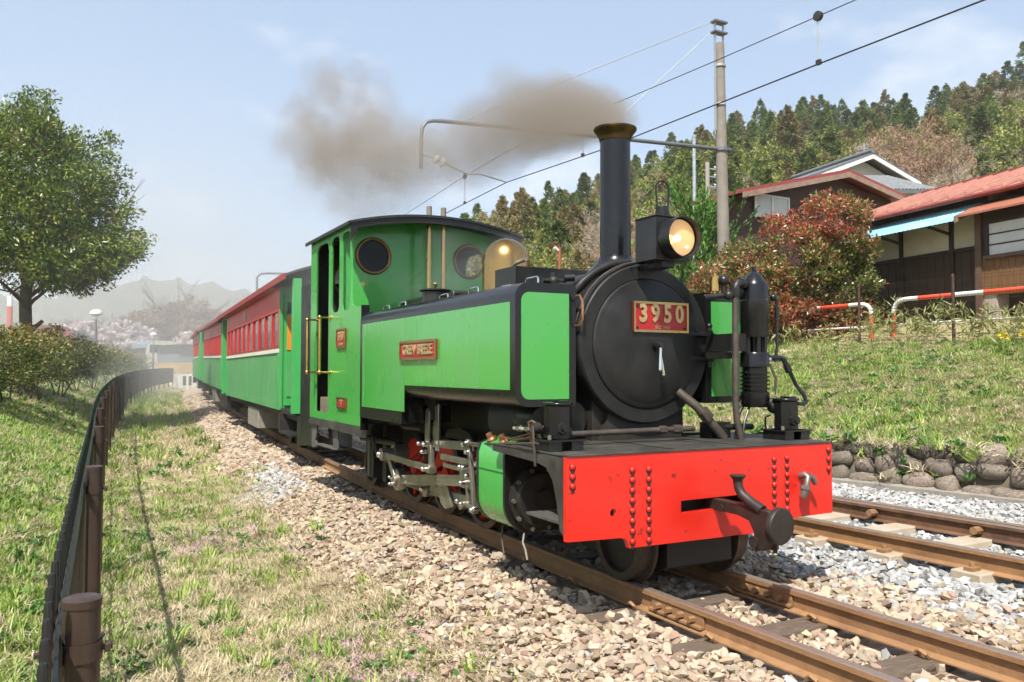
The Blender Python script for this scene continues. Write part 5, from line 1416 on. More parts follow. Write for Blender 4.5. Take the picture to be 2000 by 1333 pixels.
for k in range(26):
    z = rg.uniform(1.2, 4.6); a = rg.uniform(0, 6.28); L_ = (1.9 if z < 3 else 1.5)*rg.uniform(0.7, 1.1)*(1-0.1*max(0, z-3))
    branches(b, (0, 0.03, z), (math.cos(a), math.sin(a), rg.uniform(0.35, 0.9)), L_, 0.055*(1-0.12*z)+0.01, 2, rg, 0.45, 0.12, 3, 4, tips, 7)
b.build('trunk', bark, T)
r = np.random.default_rng(11)
cam_right = np.array([_r2.x, _r2.y, 0])
def outline(n):
    """clump centres filling the crown: an egg about 6 m high, hanging lower on the side of the track"""
    d = r.normal(0, 1, (n*3, 3)); d /= np.linalg.norm(d, axis=1)[:, None]
    rr = r.random(len(d))**0.30
    side = d @ np.array([_r2.x, _r2.y, 0])
    wob = 1+0.09*np.sin(d[:, 0]*5+d[:, 2]*4)+0.10*np.sin(d[:, 1]*6-d[:, 2]*7+2)+0.06*np.sin(d[:, 0]*11+d[:, 1]*9)
    hor = np.where(d[:, 2] > 0, 2.3*(1-0.16*d[:, 2]**2), 2.35*(1-0.04*d[:, 2]**2))
    ver = np.where(d[:, 2] > 0, 3.45, 1.25+0.30*side)
    C = np.stack([d[:, 0]*hor, d[:, 1]*hor, d[:, 2]*ver], -1)*(rr*wob)[:, None]
    C += np.array([_r2.x, _r2.y, 0])*0.12+np.array([0, 0, 2.95])
    inner = (np.hypot(C[:, 0], C[:, 1]) < 1.25) & (C[:, 2] < 2.9)
    return C[~inner | (r.random(len(C)) < 0.12)][:n]
cl = outline(1400)
C, o = fill(cl, 46, 0.30, r)
dd = o+0.4*(C-np.array([0, 0, 3.6]))/3
leaf_obj('crown', C, dd/np.linalg.norm(dd, axis=1)[:, None], r.uniform(0.75, 1.3, len(C))*0.108, np.clip(np.repeat(r.normal(0.48, 0.13, len(cl)), 46)+r.normal(0, 0.2, len(C)), 0, 1), tree_m, T, 0.42, 12)

# ---------------------------------------------------------------- left: far things
lamp_m = mat('lamp_post_paint', (0.13, 0.13, 0.14), 0.5, 0.3)
lamp_w = mat('lamp_globe', (0.75, 0.75, 0.73), 0.4)
def street_lamp(label, c, hgt):
    z0 = float(zg(c.x, c.y))
    T = empty('street_lamp', label, 'street lamp', (c.x, c.y, z0), group='street lamps beyond the hedge')
    h = c.z-z0
    MB().cyl((0, 0, -0.2), (0, 0, h*0.62), 0.075, 0.065, 12).cyl((0, 0, h*0.62), (0, 0, h-0.25), 0.05, 0.04, 12).build('pole', lamp_m, T)
    MB().lathe([(0.06, -0.28), (0.10, -0.24), (0.05, -0.18), (0.05, -0.1), (0.16, -0.06), (0.27, 0.0), (0.25, 0.10), (0.12, 0.2), (0.0, 0.22)], (0, 0, h), n=20, cap=False).build('lamp_head', lamp_w, T)
    return T
street_lamp('street lamp nearer the big tree with white domed head', Vector((-36.743, -2.038, 3.551)), 3)
street_lamp('more distant street lamp in front of the cherry blossom', Vector((-63.801, 2.496, 3.731)), 3)

twig_m = leaf_mat('budding_twigs', [(0, (0.20, 0.12, 0.075)), (0.6, (0.32, 0.19, 0.11)), (1, (0.42, 0.24, 0.14))], 0.8, 0.2, 0.1)
cherry_m = leaf_mat('cherry_blossom', [(0, (0.60, 0.47, 0.46)), (0.6, (0.74, 0.62, 0.61)), (1, (0.82, 0.74, 0.73))], 0.8, 0.3, 0.06)
def spread_tree(name, label, cat, c, H, W, m, seed, per=24, size=0.35, ncl=260, group=None, trunk=bark, aspect=0.35, low=0.35):
    z0 = float(zg(c.x, c.y))
    T = empty(name, label, cat, (c.x, c.y, z0), group=group)
    rg = random.Random(seed); r = np.random.default_rng(seed); b = MB(); tips = []
    b.tube([(0, 0, -0.5), (0, 0, H*0.16), (0.05, 0, H*0.32)], [W*0.05, W*0.04, W*0.032], 9)
    for k in range(8):
        a = 6.28*k/8+rg.uniform(-0.3, 0.3)
        branches(b, (0, 0, H*rg.uniform(0.18, 0.34)), (math.cos(a), math.sin(a), rg.uniform(0.6, 1.5)), H*0.42, W*0.013, 3, rg, 0.42, 0.10, 3, 4, tips, 6)
    b.build('trunk', trunk, T)
    d = r.normal(0, 1, (ncl*4, 3)); d /= np.linalg.norm(d, axis=1)[:, None]; d = d[d[:, 2] > -0.45][:ncl]
    rr = r.random(len(d))**0.35*(1+0.14*np.sin(d[:, 0]*5+d[:, 1]*4)+0.1*np.sin(d[:, 2]*7+d[:, 1]*3))
    cl = np.stack([d[:, 0]*W/2, d[:, 1]*W/2, np.where(d[:, 2] > 0, d[:, 2]*H*(1-low)*0.62, d[:, 2]*H*0.35)], -1)*rr[:, None]+np.array([0, 0, H*(low+0.05)])
    C, o = fill(cl, per, W*0.055, r)
    leaf_obj('crown', C, o/np.linalg.norm(o, axis=1)[:, None]+np.array([0, 0, 0.3]), r.uniform(0.7, 1.3, len(C))*size, np.clip(np.repeat(r.normal(0.5, 0.15, len(cl)), per)+r.normal(0, 0.15, len(C)), 0, 1), m, T, aspect, seed)
    return T
spread_tree('zelkova_tree', 'wide bare reddish brown tree in the haze above the carriages', 'tree', Vector((-87.619, 6.805, 2.862)), 8.2, 10.2, twig_m, 31, 60, 0.42, 700, aspect=0.30, low=0.28)
for i, (pos, H, W, lab) in enumerate((((-66.296, -2.013, 1.432), 3.6, 4.6, 'pale pink cherry tree just right of the dark red railcar'), ((-73.875, 0.785, 1.474), 4.0, 6.0, 'cherry tree in blossom between the two street lamps'), ((-77.924, 5.948, 1.511), 4.4, 6.2, 'cherry tree in blossom behind the cream railcar'), ((-87.471, -3.451, 1.512), 3.9, 5.0, 'distant cherry tree by the foot of the big tree'), ((-99.974, 4.995, 1.596), 4.6, 6.5, 'far cherry tree behind the second street lamp'))):
    spread_tree('cherry_tree', lab, 'tree', Vector(pos), H, W, cherry_m, 60+i, 46, 0.26, 240, 'cherry trees in blossom', aspect=0.5, low=0.30)
# railcars parked in the park
railcar_cream = mat('railcar_cream', (0.62, 0.58, 0.46), 0.5, var=0.06)
railcar_blue = mat('railcar_bluegrey', (0.20, 0.25, 0.29), 0.5, var=0.1)
railcar_red = mat('railcar_maroon', (0.22, 0.025, 0.03), 0.5, var=0.1)
white_p = mat('white_paint', (0.75, 0.75, 0.73), 0.5, var=0.05)
p = Vector((-67.87, 3.544, 1.42))
T = empty('railcar', 'cream fronted old railcar parked behind the far fence', 'railcar', (p.x, p.y, float(zg(p.x, p.y))), 0.25)
fixn(MB().prism([(-1.3, 0.5), (1.3, 0.5), (1.3, 1.9), (1.15, 2.55), (0.8, 2.8), (-0.8, 2.8), (-1.15, 2.55), (-1.3, 1.9)], -9, 0, 'x').build('body', railcar_blue, T))
fixn(MB().prism([(-1.28, 0.5), (1.28, 0.5), (1.28, 1.9), (1.12, 2.5), (0.8, 2.75), (-0.8, 2.75), (-1.12, 2.5), (-1.28, 1.9)], 0.002, 0.12, 'x').build('cab_front', railcar_cream, T))
for y in (-0.62, 0.62): MB().box(0.12, 0.14, y-0.45, y+0.45, 1.85, 2.45).build('windscreen', glass, T)
MB().box(0.12, 0.14, -0.35, 0.35, 0.7, 1.4).build('end_door', railcar_blue, T)
MB().box(-8.8, -0.2, -1.31, -1.30, 1.5, 2.2).build('window_strip', glass, T)
p = Vector((-62.649, 4.83, 1.406))
T = empty('station_shed', 'small tan and grey shed behind the far fence by the train', 'building', (p.x, p.y, float(zg(p.x, p.y))), 0.2)
MB().box(-2.5, 2.5, -1.5, 1.5, -0.2, 1.0).build('lower_wall', white_p, T)
MB().box(-2.52, 2.52, -1.52, 1.52, 1.0, 1.75).build('tan_wall', mat('tan_board', (0.55, 0.38, 0.18), 0.6), T)
MB().box(-2.5, 2.5, -1.5, 1.5, 1.75, 2.9).build('upper_wall', railcar_blue, T)
MB().box(-2.8, 2.8, -1.8, 1.8, 2.9, 3.05).build('roof', car_roof, T)
for y in (-0.9, 0.1, 1.0): MB().box(2.5, 2.53, y-0.3, y+0.3, 0.15, 0.8).build('window', glass, T)
p = Vector((-47.98, -3.913, 2.736))
T = empty('maroon_railcar', 'dark red railcar roof showing above the hedge right of the tree trunk', 'railcar', (p.x, p.y, p.z-1.9), -0.10)
fixn(MB().prism([(-1.3, 0.3), (1.3, 0.3), (1.3, 2.0), (1.1, 2.45), (0.6, 2.65), (-0.6, 2.65), (-1.1, 2.45), (-1.3, 2.0)], -14, 1.3, 'x').build('body', railcar_red, T))
fixn(MB().prism([(-1.32, 2.05), (1.32, 2.05), (1.12, 2.47), (0.6, 2.68), (-0.6, 2.68), (-1.12, 2.47)], -14.0, 1.25, 'x').build('roof', car_roof, T))
MB().box(-3, -2, -0.5, 0.5, 2.68, 2.85).box(-6, -5, -0.5, 0.5, 2.68, 2.85).build('roof_vent', white_p, T)
# white crossing post near the train and a red and white mast by the tree
p = Vector((-52.044, 3.517, 0.564))
T = empty('signal_post', 'small white post with arm beside the last carriage', 'post', (p.x, p.y, float(zg(p.x, p.y))))
MB().box(-0.06, 0.06, -0.06, 0.06, -0.1, 0.9).build('post', white_p, T)
MB().tube([(0, 0, 0.85), (0.15, 0.35, 0.95), (0.3, 0.75, 1.15)], 0.05, 6).build('arm', white_p, T)
p = Vector((-54.83, -6.232, 4.14))
T = empty('banded_mast', 'short red and white mast left of the big tree trunk', 'post', (p.x, p.y, p.z-1.6))
MB().cyl((0, 0, 0), (0, 0, 2.4), 0.16, n=12).build('red_band', mat('mast_red', (0.5, 0.06, 0.05), 0.5), T)
MB().cyl((0, 0, 2.4), (0, 0, 3.0), 0.16, n=12).build('white_band', white_p, T)

# ---------------------------------------------------------------- distant hills
def ridge(name, label, dist, pts, depth, m, base=-5, seed=0):
    """a range of hills: skyline heights (m) against bearing (radians, clockwise from west) at a distance"""
    be = np.linspace(pts[0][0], pts[-1][0], 90); hh = np.interp(be, [p[0] for p in pts], [p[1] for p in pts])
    hh = hh+dist*0.0018*np.sin(be*178+seed)+dist*0.001*np.sin(be*503+seed*2)
    rows = 10; V = []
    for a, h in zip(be, hh):
        for k in range(rows):
            t = k/(rows-1); q = dist-depth*(1-t)
            V.append((3.4-q*math.cos(a)+4*math.sin(k*1.7+a*81), -3.0+q*math.sin(a), base+(h-base)*(1-(1-t)**1.6)+dist*0.006*math.sin(a*146*(1+0.2*k)+k*2)*t*(1-t)*4))
    ii = np.arange(len(V)).reshape(len(be), rows)
    F = np.stack([ii[:-1, :-1], ii[1:, :-1], ii[1:, 1:], ii[:-1, 1:]], -1).reshape(-1, 4)
    o = mesh_obj(name, arr_mesh(name, np.array(V), F, m, smooth=True))
    tag(o, label, kind='structure')
    return o
far_wood = mat('far_woodland', (0.075, 0.085, 0.05), 0.95, var=0.35, scale=0.08, spec=0.1, col2=(0.15, 0.12, 0.08), f2=(0.45, 0.6), scale2=0.02, det=8, bump=0.8, bscale=0.12)
ridge('hills', 'hazy wooded hills on the horizon', 2070, [(-0.3761, 175.8), (-0.2239, 196.1), (-0.1072, 167.1), (-0.0362, 147.3), (0.0209, 169.4), (0.071, 200.5), (0.113, 203.0), (0.151, 197.5), (0.1902, 175.8), (0.2593, 154.5), (0.3669, 145.0), (0.4897, 172.2), (0.673, 207.8)], 965, far_wood, seed=1)
ridge('nearer_hills', 'hazy lower hill behind the carriages', 1288, [(0.1245, 62.7), (0.1568, 101.1), (0.1901, 114.4), (0.2243, 121.8), (0.2708, 128.0), (0.3424, 141.6), (0.4279, 154.9), (0.5514, 179.3)], 505, far_wood, seed=3)
# ---------------------------------------------------------------- right bank: grass and small plants
X, Y = area(36000, -8.5, 3.4, lambda X: yw(X)+0.16, lambda X: yw(X)+6.0, 1.0)
b_ = bumps(X, Y, 0.9); b2_ = bumps(X, Y*1.5, 2.3)
sow('right_bank_grass', X, Y, np.stack([np.clip(1.0+0.3*b_+0.25*b2_, 0.2, 2), np.clip(0.55-0.35*b_-0.25*b2_, 0.08, 2), 0.05+0.06*(b2_ > 0.3), 0*b_, 0.02+0.06*(b_ > 0.3)], 1), 'mown green and straw coloured grass on the bank above the stone wall', 0.7, 1.2)
X, Y = area(14000, -26, -8.4, lambda X: yw(X)+0.16, lambda X: yw(X)+6.6, 0.8)
b_ = bumps(X, Y, 0.9)
sow('far_right_bank_grass', X, Y, np.stack([1.0+0.3*b_, np.clip(0.5-0.35*b_, 0.08, 2), 0.05+0*b_, 0*b_, 0.03+0*b_], 1), 'green grass on the bank farther back behind the locomotive', 1.2, 2.0)
X = rng.uniform(-5.6, 2.4, 260); Y = yw(X)+rng.uniform(-0.10, 0.12, 260)
Zw = np.where(rng.random(260) < 0.75, 0.30+0.05*rng.random(260), rng.uniform(-0.12, 0.25, 260))
scatter('wall_weeds', np.stack([X, Y, Zw], -1), np.stack([rng.normal(-0.5, 0.4, 260), rng.normal(0, 0.3, 260), rng.uniform(0, 6.28, 260)], -1), rng.uniform(0.7, 1.5, 260), rng.choice([0, 1, 4, 5, 6, 8, 9, 10, 13], 260), tufts, 'small weeds and grass tufts growing out of the stone wall', 'weeds')
yel = leaf_mat('daffodil_yellow', [(0, (0.75, 0.55, 0.02)), (1, (0.85, 0.70, 0.06))], 0.5, 0.3)
for i, (x, y) in enumerate(((-4.35, 9.75), (-4.1, 9.9))):
    z = float(zg(x, y))
    T = empty('daffodil', ('left' if i == 0 else 'right')+' clump of yellow daffodils near the top of the bank', 'flower', (x, y, z), group='daffodils on the bank')
    r = np.random.default_rng(i)
    o = mesh_obj('leaves', tuft('daffodil_leaves', g_green, 26, 0.30, 0.05, 0.35, 70+i, 0.008), T)
    C = np.stack([r.normal(0, 0.06, 7), r.normal(0, 0.06, 7), r.uniform(0.24, 0.34, 7)], -1)
    C = np.repeat(C, 8, 0)+r.normal(0, 0.012, (56, 3))
    leaf_obj('blooms', C, r.normal(0, 1, (56, 3)), np.full(56, 0.045), r.random(56), yel, T, 0.7, i)
bam = leaf_mat('bamboo_leaf', [(0, (0.16, 0.20, 0.05)), (0.6, (0.33, 0.34, 0.12)), (1, (0.52, 0.46, 0.24))], 0.5, 0.3)
N = 150
X = np.concatenate([rng.uniform(-7.6, -2.6, N), rng.uniform(-10.2, -7.6, 30)]); Y = 10.75+rng.normal(0, 0.28, N+30)
cl = np.stack([X, Y, zg(X, Y)+rng.uniform(0.1, 0.62, N+30)*np.where(X > -7.6, 1, 0.6)*(0.6+0.6*np.abs(np.sin(X*1.9)))], -1)
C, o = fill(cl, 16, 0.20, rng)
leaf_obj('bamboo_grass', C, o+np.array([0, -0.1, 0.1]), rng.uniform(0.10, 0.22, len(C)), rng.random(len(C)), bam, None, 0.16, 5)
tag(bpy.data.objects['bamboo_grass'], 'pale dwarf bamboo leaves along the foot of the wire fence', 'plants', kind='stuff')

# ---------------------------------------------------------------- wire fence and barrier pipes
wf_m = mat('fence_wire', (0.05, 0.035, 0.03), 0.5, 0.4)
wf = empty('wire_fence', 'brown wire mesh fence along the top of the grass bank', 'fence')
fx = [-13.7, -11.72, -9.77, -7.8, -5.82, -3.85, -1.9, 0.1]
fpost = MB().lathe([(0.028, -0.25), (0.028, 1.34), (0.0, 1.35)], n=12, cap=False).build('post', mat('fence_post_brown', (0.10, 0.055, 0.042), 0.5, 0.2, var=0.2), wf)
for i, x in enumerate(fx):
    o = fpost if i == 0 else fpost.copy()
    if i: COL.objects.link(o)
    o.location = (x, 10.72-0.015*(x+7.8)*0, 1.52)
    if x < 0:
        b = MB(); x1 = fx[i+1]
        for k, z in enumerate((0.06, 0.26, 0.46, 0.66, 0.86, 1.06, 1.22, 1.28)): b.tube([(x, 10.69, 1.52+z), (x1, 10.69, 1.52+z)], 0.0032, 4)
        q = x
        while q < x1:
            b.tube([(q, 10.686, 1.56), (q, 10.686, 2.80)], 0.0018, 3); q += 0.06
        b.build('wire_mesh', wf_m, wf)['kind'] = 'stuff'
        MB().box(x-0.10, x+0.10, 10.62, 10.82, 1.36, 1.55).build('post_footing', mat('footing_grey', (0.30, 0.28, 0.25), 0.9) if 'footing_grey' not in MATS else MATS['footing_grey'], wf)
pw_ = mat('barrier_white', (0.74, 0.72, 0.68), 0.5, var=0.1, scale=9, col2=(0.45, 0.28, 0.15), f2=(0.66, 0.78), scale2=8)
pr_ = mat('barrier_red', (0.66, 0.075, 0.03), 0.5, var=0.12, scale=9, col2=(0.45, 0.16, 0.07), f2=(0.62, 0.78), scale2=8)
def barrier(label, path, low, first_red):
    T = empty('barrier_pipe', label, 'barrier', tuple(path[0]), group='red and white pipe barriers by the road')
    P0 = Vector(path[0])
    # resample the bent pipe and colour it in bands
    pts = [Vector(p)-P0 for p in path]; seg = []
    for a, b_ in zip(pts[:-1], pts[1:]):
        n = max(1, int((b_-a).length/0.05))
        seg += [a.lerp(b_, i/n) for i in range(n)]
    seg.append(pts[-1])
    i = 0; red = first_red
    while i < len(seg)-1:
        j = min(len(seg)-1, i+(15 if red else 11))
        MB().tube(seg[i:j+1], 0.043, 10).build('red_band' if red else 'white_band', pr_ if red else pw_, T)
        i = j; red = not red
    MB().tube([Vector(p)-P0 for p in low], 0.02, 8).build('lower_rail', pw_, T)
    return T
def bend(a, b_, c, n=6):
    a, b_, c = Vector(a), Vector(b_), Vector(c)
    return [a*(1-t)**2+b_*2*t*(1-t)+c*t*t for t in np.linspace(0, 1, n)]
YB = 11.35
z0b = 1.70
barrier('left red and white bent pipe barrier in front of the red bush', [(-8.02, YB, 1.55), (-8.02, YB, 2.25)]+bend((-8.02, YB, 2.30), (-8.02, YB, 2.52), (-8.30, YB, 2.52))+[(-11.2, YB, 2.50), (-13.5, YB, 2.48)], [(-8.05, YB, 2.05), (-13.5, YB, 2.02)], True)
barrier('right red and white bent pipe barrier in front of the dark timber house', [(-7.50, YB, 1.55), (-7.50, YB, 2.25)]+bend((-7.50, YB, 2.30), (-7.50, YB, 2.55), (-7.20, YB, 2.55))+[(-5.0, YB, 2.56), (0.5, YB, 2.58)], [(-7.47, YB, 2.06), (0.5, YB, 2.08)], True)

# ---------------------------------------------------------------- catenary
concp = mat('pole_concrete', (0.225, 0.20, 0.17), 0.85, var=0.16, scale=5, col2=(0.20, 0.17, 0.14), f2=(0.45, 0.7), scale2=2.0, bump=0.15, bscale=60)
galv = mat('galvanised', (0.42, 0.45, 0.47), 0.45, 0.6, var=0.15, scale=6)
dgal = mat('weathered_steel', (0.16, 0.17, 0.18), 0.5, 0.5, var=0.2, scale=6)
cer = mat('porcelain', (0.62, 0.58, 0.52), 0.2, var=0.05)
PX = -11.8
pole = empty('catenary_pole', 'tall tapered concrete overhead line pole behind the locomotive headlamp', 'pole', (PX, 10.87, 1.5))
def P_(y, z, dx=0): return (dx, y-10.87, z-1.5)
MB().cyl(P_(10.92, 1.2), P_(10.78, 9.1), 0.165, 0.115, 20).build('shaft', concp, pole)
for dy in (-0.13, 0.13):
    MB().box(-0.03, 0.03, -0.10+dy-0.012, -0.10+dy+0.012, 5.45, 8.15).build('top_bracket_leg', galv, pole)
for z, w in ((9.62, 0.045), (9.36, 0.04)):
    MB().box(-0.10, 0.10, -0.30, 0.10, z-1.5-w/2, z-1.5+w/2).build('cross_channel', dgal, pole)
for z in (8.55, 7.6):
    MB().lathe([(0.135, -0.03), (0.145, -0.03), (0.145, 0.03), (0.135, 0.03)], P_(10.79, z), n=20, cap=False).build('clamp_band', galv, pole)
b = MB(); b.prism([(-0.25, 5.06), (-0.25, 5.00), (0.28, 5.06), (0.28, 5.00)][:0] or [(-0.05, -0.03), (0.05, -0.03), (0.05, 0.03), (-0.05, 0.03)], 0, 1, 'z')
MB().tube([P_(11.12, 6.53), P_(8.0, 6.38), P_(5.0, 6.23), P_(3.55, 6.15)]+[P_(*p) for p in ((3.30, 6.13), (3.14, 6.08), (3.05, 5.95), (3.03, 5.75), (3.03, 5.13))], [0.048, 0.045, 0.042, 0.04]+[0.038]*5, 10).build('bracket_arm', dgal, pole)
MB().lathe([(0.17, -0.04), (0.18, -0.04), (0.18, 0.04), (0.17, 0.04)], P_(10.84, 6.50), n=20, cap=False).build('arm_clamp', dgal, pole)
MB().tube([P_(10.5, 9.56), P_(3.85, 6.17)], 0.012, 6).build('stay_wire', galv, pole)
MB().tube([P_(10.5, 9.31), P_(7.3, 6.37)], 0.012, 6).build('stay_wire', galv, pole)
MB().tube([P_(2.98, 5.42), P_(3.25, 5.39), P_(4.04, 5.14), P_(4.35, 5.17), P_(4.95, 5.07)], 0.018, 6).build('registration_arm', galv, pole)
for y, z in ((3.36, 5.355), (3.50, 5.30)):
    MB().lathe([(0.03, -0.05), (0.09, -0.03), (0.10, 0.0), (0.06, 0.02), (0.03, 0.06)], P_(y, z), (0, 0.95, -0.3), 16).build('insulator', cer, pole)
wire_m = mat('wire_dark', (0.05, 0.048, 0.045), 0.5, 0.5)
ctz = [(8, 4.86), (-1.5, 4.85), (-3.6, 4.885), (-8.3, 4.93), (-11.8, 5.07), (-15, 4.95), (-25, 4.9), (-36, 5.0), (-70, 5.0)]
def wy(x): return 4.95 if x > -18 else 4.95+float(y0(x)-y0(-18))*0.9
T = empty('contact_wire', 'lower and thicker overhead contact wire crossing the sky', 'wire', (0, 4.95, 4.9))
MB().tube([(x, wy(x)-4.95, z-4.9) for x, z in ctz], 0.0095, 6).build('wire', wire_m, T)
mz = [(8, 5.9), (2, 5.55), (-3.07, 5.46), (-5.5, 5.53), (-8.46, 5.64), (-11.8, 5.72), (-13.75, 5.64), (-17.4, 5.40), (-25, 5.3), (-36, 5.6), (-70, 5.6)]
T2_ = empty('messenger_wire', 'thinner messenger wire above the contact wire', 'wire', (0, 4.95, 5.5))
MB().tube([(x, wy(x)-4.95, z-5.5) for x, z in mz], 0.0062, 6).build('wire', wire_m, T2_)
def on(zl, x): return float(np.interp(-x, [-p[0] for p in zl], [p[1] for p in zl]))
for x in (-3.63, -8.9, -13.9):
    zb, zt = on(ctz, x)-4.9, on(mz, x)-4.9
    for dx in (-0.02, 0.02):
        MB().cyl((x+dx, 0, zb+0.03), (x+dx*0.6, 0, zt), 0.006, n=6).build('dropper', galv, T)
    MB().box(x-0.03, x+0.03, -0.02, 0.02, zb-0.01, zb+0.05).build('dropper_clip', wire_m, T)
    MB().lathe([(0.0, -0.03), (0.06, -0.025), (0.06, 0.025), (0.0, 0.03)], (x, 0, zt), (0, 1, 0), 12, False).build('dropper_hook', wire_m, T)
# second mast arm far behind the first carriage
p = Vector((-38.532, 5.065, 5.893))
m2 = empty('far_catenary_mast', 'distant overhead line arm rising behind the first carriage roof', 'pole', (p.x, p.y+7.6, float(zg(p.x, p.y+7.6))))
h = p.z-float(zg(p.x, p.y+7.6))
MB().cyl((0, 0, -0.2), (0, 0, h+0.6), 0.16, 0.13, 14).build('shaft', concp, m2)
MB().tube([(0, 0, h+0.25), (0, -7.1, h+0.05), (0, -7.45, h), (0, -7.6, h-0.2), (0, -7.6, h-0.95)], 0.055, 8).build('bracket_arm', dgal, m2)
MB().tube([(0, -7.6, h-0.7), (0, -6.9, h-0.85), (0, -5.8, h-1.0)], 0.02, 6).lathe([(0.03, -0.1), (0.1, 0), (0.03, 0.1)], (0, -7.2, h-0.78), (0, 1, -0.2), 10).build('registration_arm', galv, m2)
# other poles
p = Vector((-19.729, 16.747, 8.432))
T = empty('steel_pole', 'plain pale steel pole between the chimney and the concrete pole', 'pole', (p.x, p.y, 2.6))
MB().cyl((0, 0, -0.3), (0, 0, Vector((-19.677, 16.759, 9.577)).z-2.6), 0.075, 0.062, 12).cyl((0, 0, Vector((-19.677, 16.759, 9.577)).z-2.6), (0, 0, Vector((-19.675, 16.758, 9.651)).z-2.6), 0.08, n=12).build('shaft', galv, T)
p = Vector((-28.721, 25.284, 10.054))
T = empty('utility_pole', 'short wooden utility pole with insulators left of the brown house', 'pole', (p.x, p.y, 2.6))
ht = Vector((-28.671, 25.254, 11.683)).z-2.6
MB().cyl((0, 0, -0.3), (0, 0, ht), 0.13, 0.11, 12).build('shaft', mat('pole_grey', (0.30, 0.27, 0.24), 0.8), T)
for k, z in enumerate((0.3, 0.7, 1.2)):
    MB().box(-0.02, 0.02, -0.1, 0.55, ht-z-0.03, ht-z+0.03).build('cross_arm', galv, T)
    MB().lathe([(0.03, 0), (0.07, 0.06), (0.03, 0.12)], (0, 0.5, ht-z+0.03), n=10).build('insulator', cer, T)
p = Vector((-28.94, 16.674, 5.919))
T = empty('rusty_lamp_pole', 'rusty red lamp pole in front of the dark cedars beside the dome', 'pole', (p.x, p.y, 2.4))
ht = Vector((-28.915, 16.659, 6.762)).z-2.4
rp_ = mat('rust_red', (0.30, 0.075, 0.04), 0.7, var=0.2)
MB().cyl((0, 0, -0.2), (0, 0, ht), 0.075, 0.065, 10).tube([(0, 0, ht-0.1), (0, -0.12, ht+0.02), (0, -0.3, ht+0.06)], 0.04, 6).build('shaft', rp_, T)
MB().tube([(0, -0.28, ht+0.0), (0, -0.05, ht-0.14)], [0.07, 0.05], 8).build('lamp_head', white_p, T)

# ---------------------------------------------------------------- wooded hillside
RG = [(-0.1848, 4.6), (-0.1232, 9.8), (-0.0616, 15.1), (-0.0092, 20.8), (0.0616, 25.6), (0.1232, 30.3), (0.2033, 37.6), (0.308, 43.6), (0.4005, 45.5), (0.4929, 44.9), (0.5545, 49.4), (0.6161, 53.3), (0.8009, 61.2), (1.3554, 66.4)]      # crest height (m) against bearing b across the hill
def ridge_z(b): return np.interp(b, [p[0] for p in RG], [p[1] for p in RG])
def hill_z(b, d):
    t = np.clip((np.asarray(d, float)-38)/(170-38), 0, 1.6)
    s = np.where(t < 1, 0.25*t+0.75*t**1.35, 1-0.15*(t-1))
    return 2.5+(ridge_z(b)-2.5)*s
def hill_xy(b, d):
    lat = b*d
    f2 = np.array([_f.x, _f.y]); f2 /= np.linalg.norm(f2); r2 = np.array([_r2.x, _r2.y])
    return CAM.x+f2[0]*d+r2[0]*lat, CAM.y+f2[1]*d+r2[1]*lat
bs_ = np.linspace(-0.1848, 1.3554, 110); ds = np.concatenate([np.linspace(36, 170, 26), np.linspace(180, 260, 6)])
A, B = np.meshgrid(bs_, ds, indexing='ij')
hx, hy = hill_xy(A, B); hz_ = hill_z(A, B)+1.2*bumps(hx, hy, 0.12)*np.clip((B-38)/60, 0, 1)-np.where(B < 37, 2, 0)
ii = np.arange(A.size).reshape(A.shape)
F = np.stack([ii[:-1, :-1], ii[1:, :-1], ii[1:, 1:], ii[:-1, 1:]], -1).reshape(-1, 4)
hm = mat('forest_floor', (0.11, 0.10, 0.05), 0.95, var=0.4, scale=0.4, col2=(0.20, 0.15, 0.09), f2=(0.4, 0.65), scale2=0.2, spec=0.1)
tag(mesh_obj('hillside', arr_mesh('hillside', np.stack([hx, hy, hz_], -1).reshape(-1, 3), F, hm, smooth=True)), 'wooded hillside on the right', kind='structure')

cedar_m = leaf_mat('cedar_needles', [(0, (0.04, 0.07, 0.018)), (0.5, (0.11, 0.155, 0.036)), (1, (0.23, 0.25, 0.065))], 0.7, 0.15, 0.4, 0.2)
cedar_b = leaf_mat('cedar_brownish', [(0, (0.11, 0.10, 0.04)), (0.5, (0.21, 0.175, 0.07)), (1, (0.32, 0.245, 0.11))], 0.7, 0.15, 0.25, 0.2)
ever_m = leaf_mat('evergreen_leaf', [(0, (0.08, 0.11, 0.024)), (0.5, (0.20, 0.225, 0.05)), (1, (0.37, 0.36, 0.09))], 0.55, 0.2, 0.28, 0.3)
bare_m = leaf_mat('bare_twigs', [(0, (0.24, 0.19, 0.14)), (0.5, (0.38, 0.31, 0.23)), (1, (0.50, 0.43, 0.32))], 0.85, 0.1, 0.25, 0.1)
brown_m = leaf_mat('red_brown_twigs', [(0, (0.26, 0.16, 0.10)), (0.5, (0.38, 0.25, 0.165)), (1, (0.48, 0.34, 0.24))], 0.85, 0.1, 0.1, 0.1)
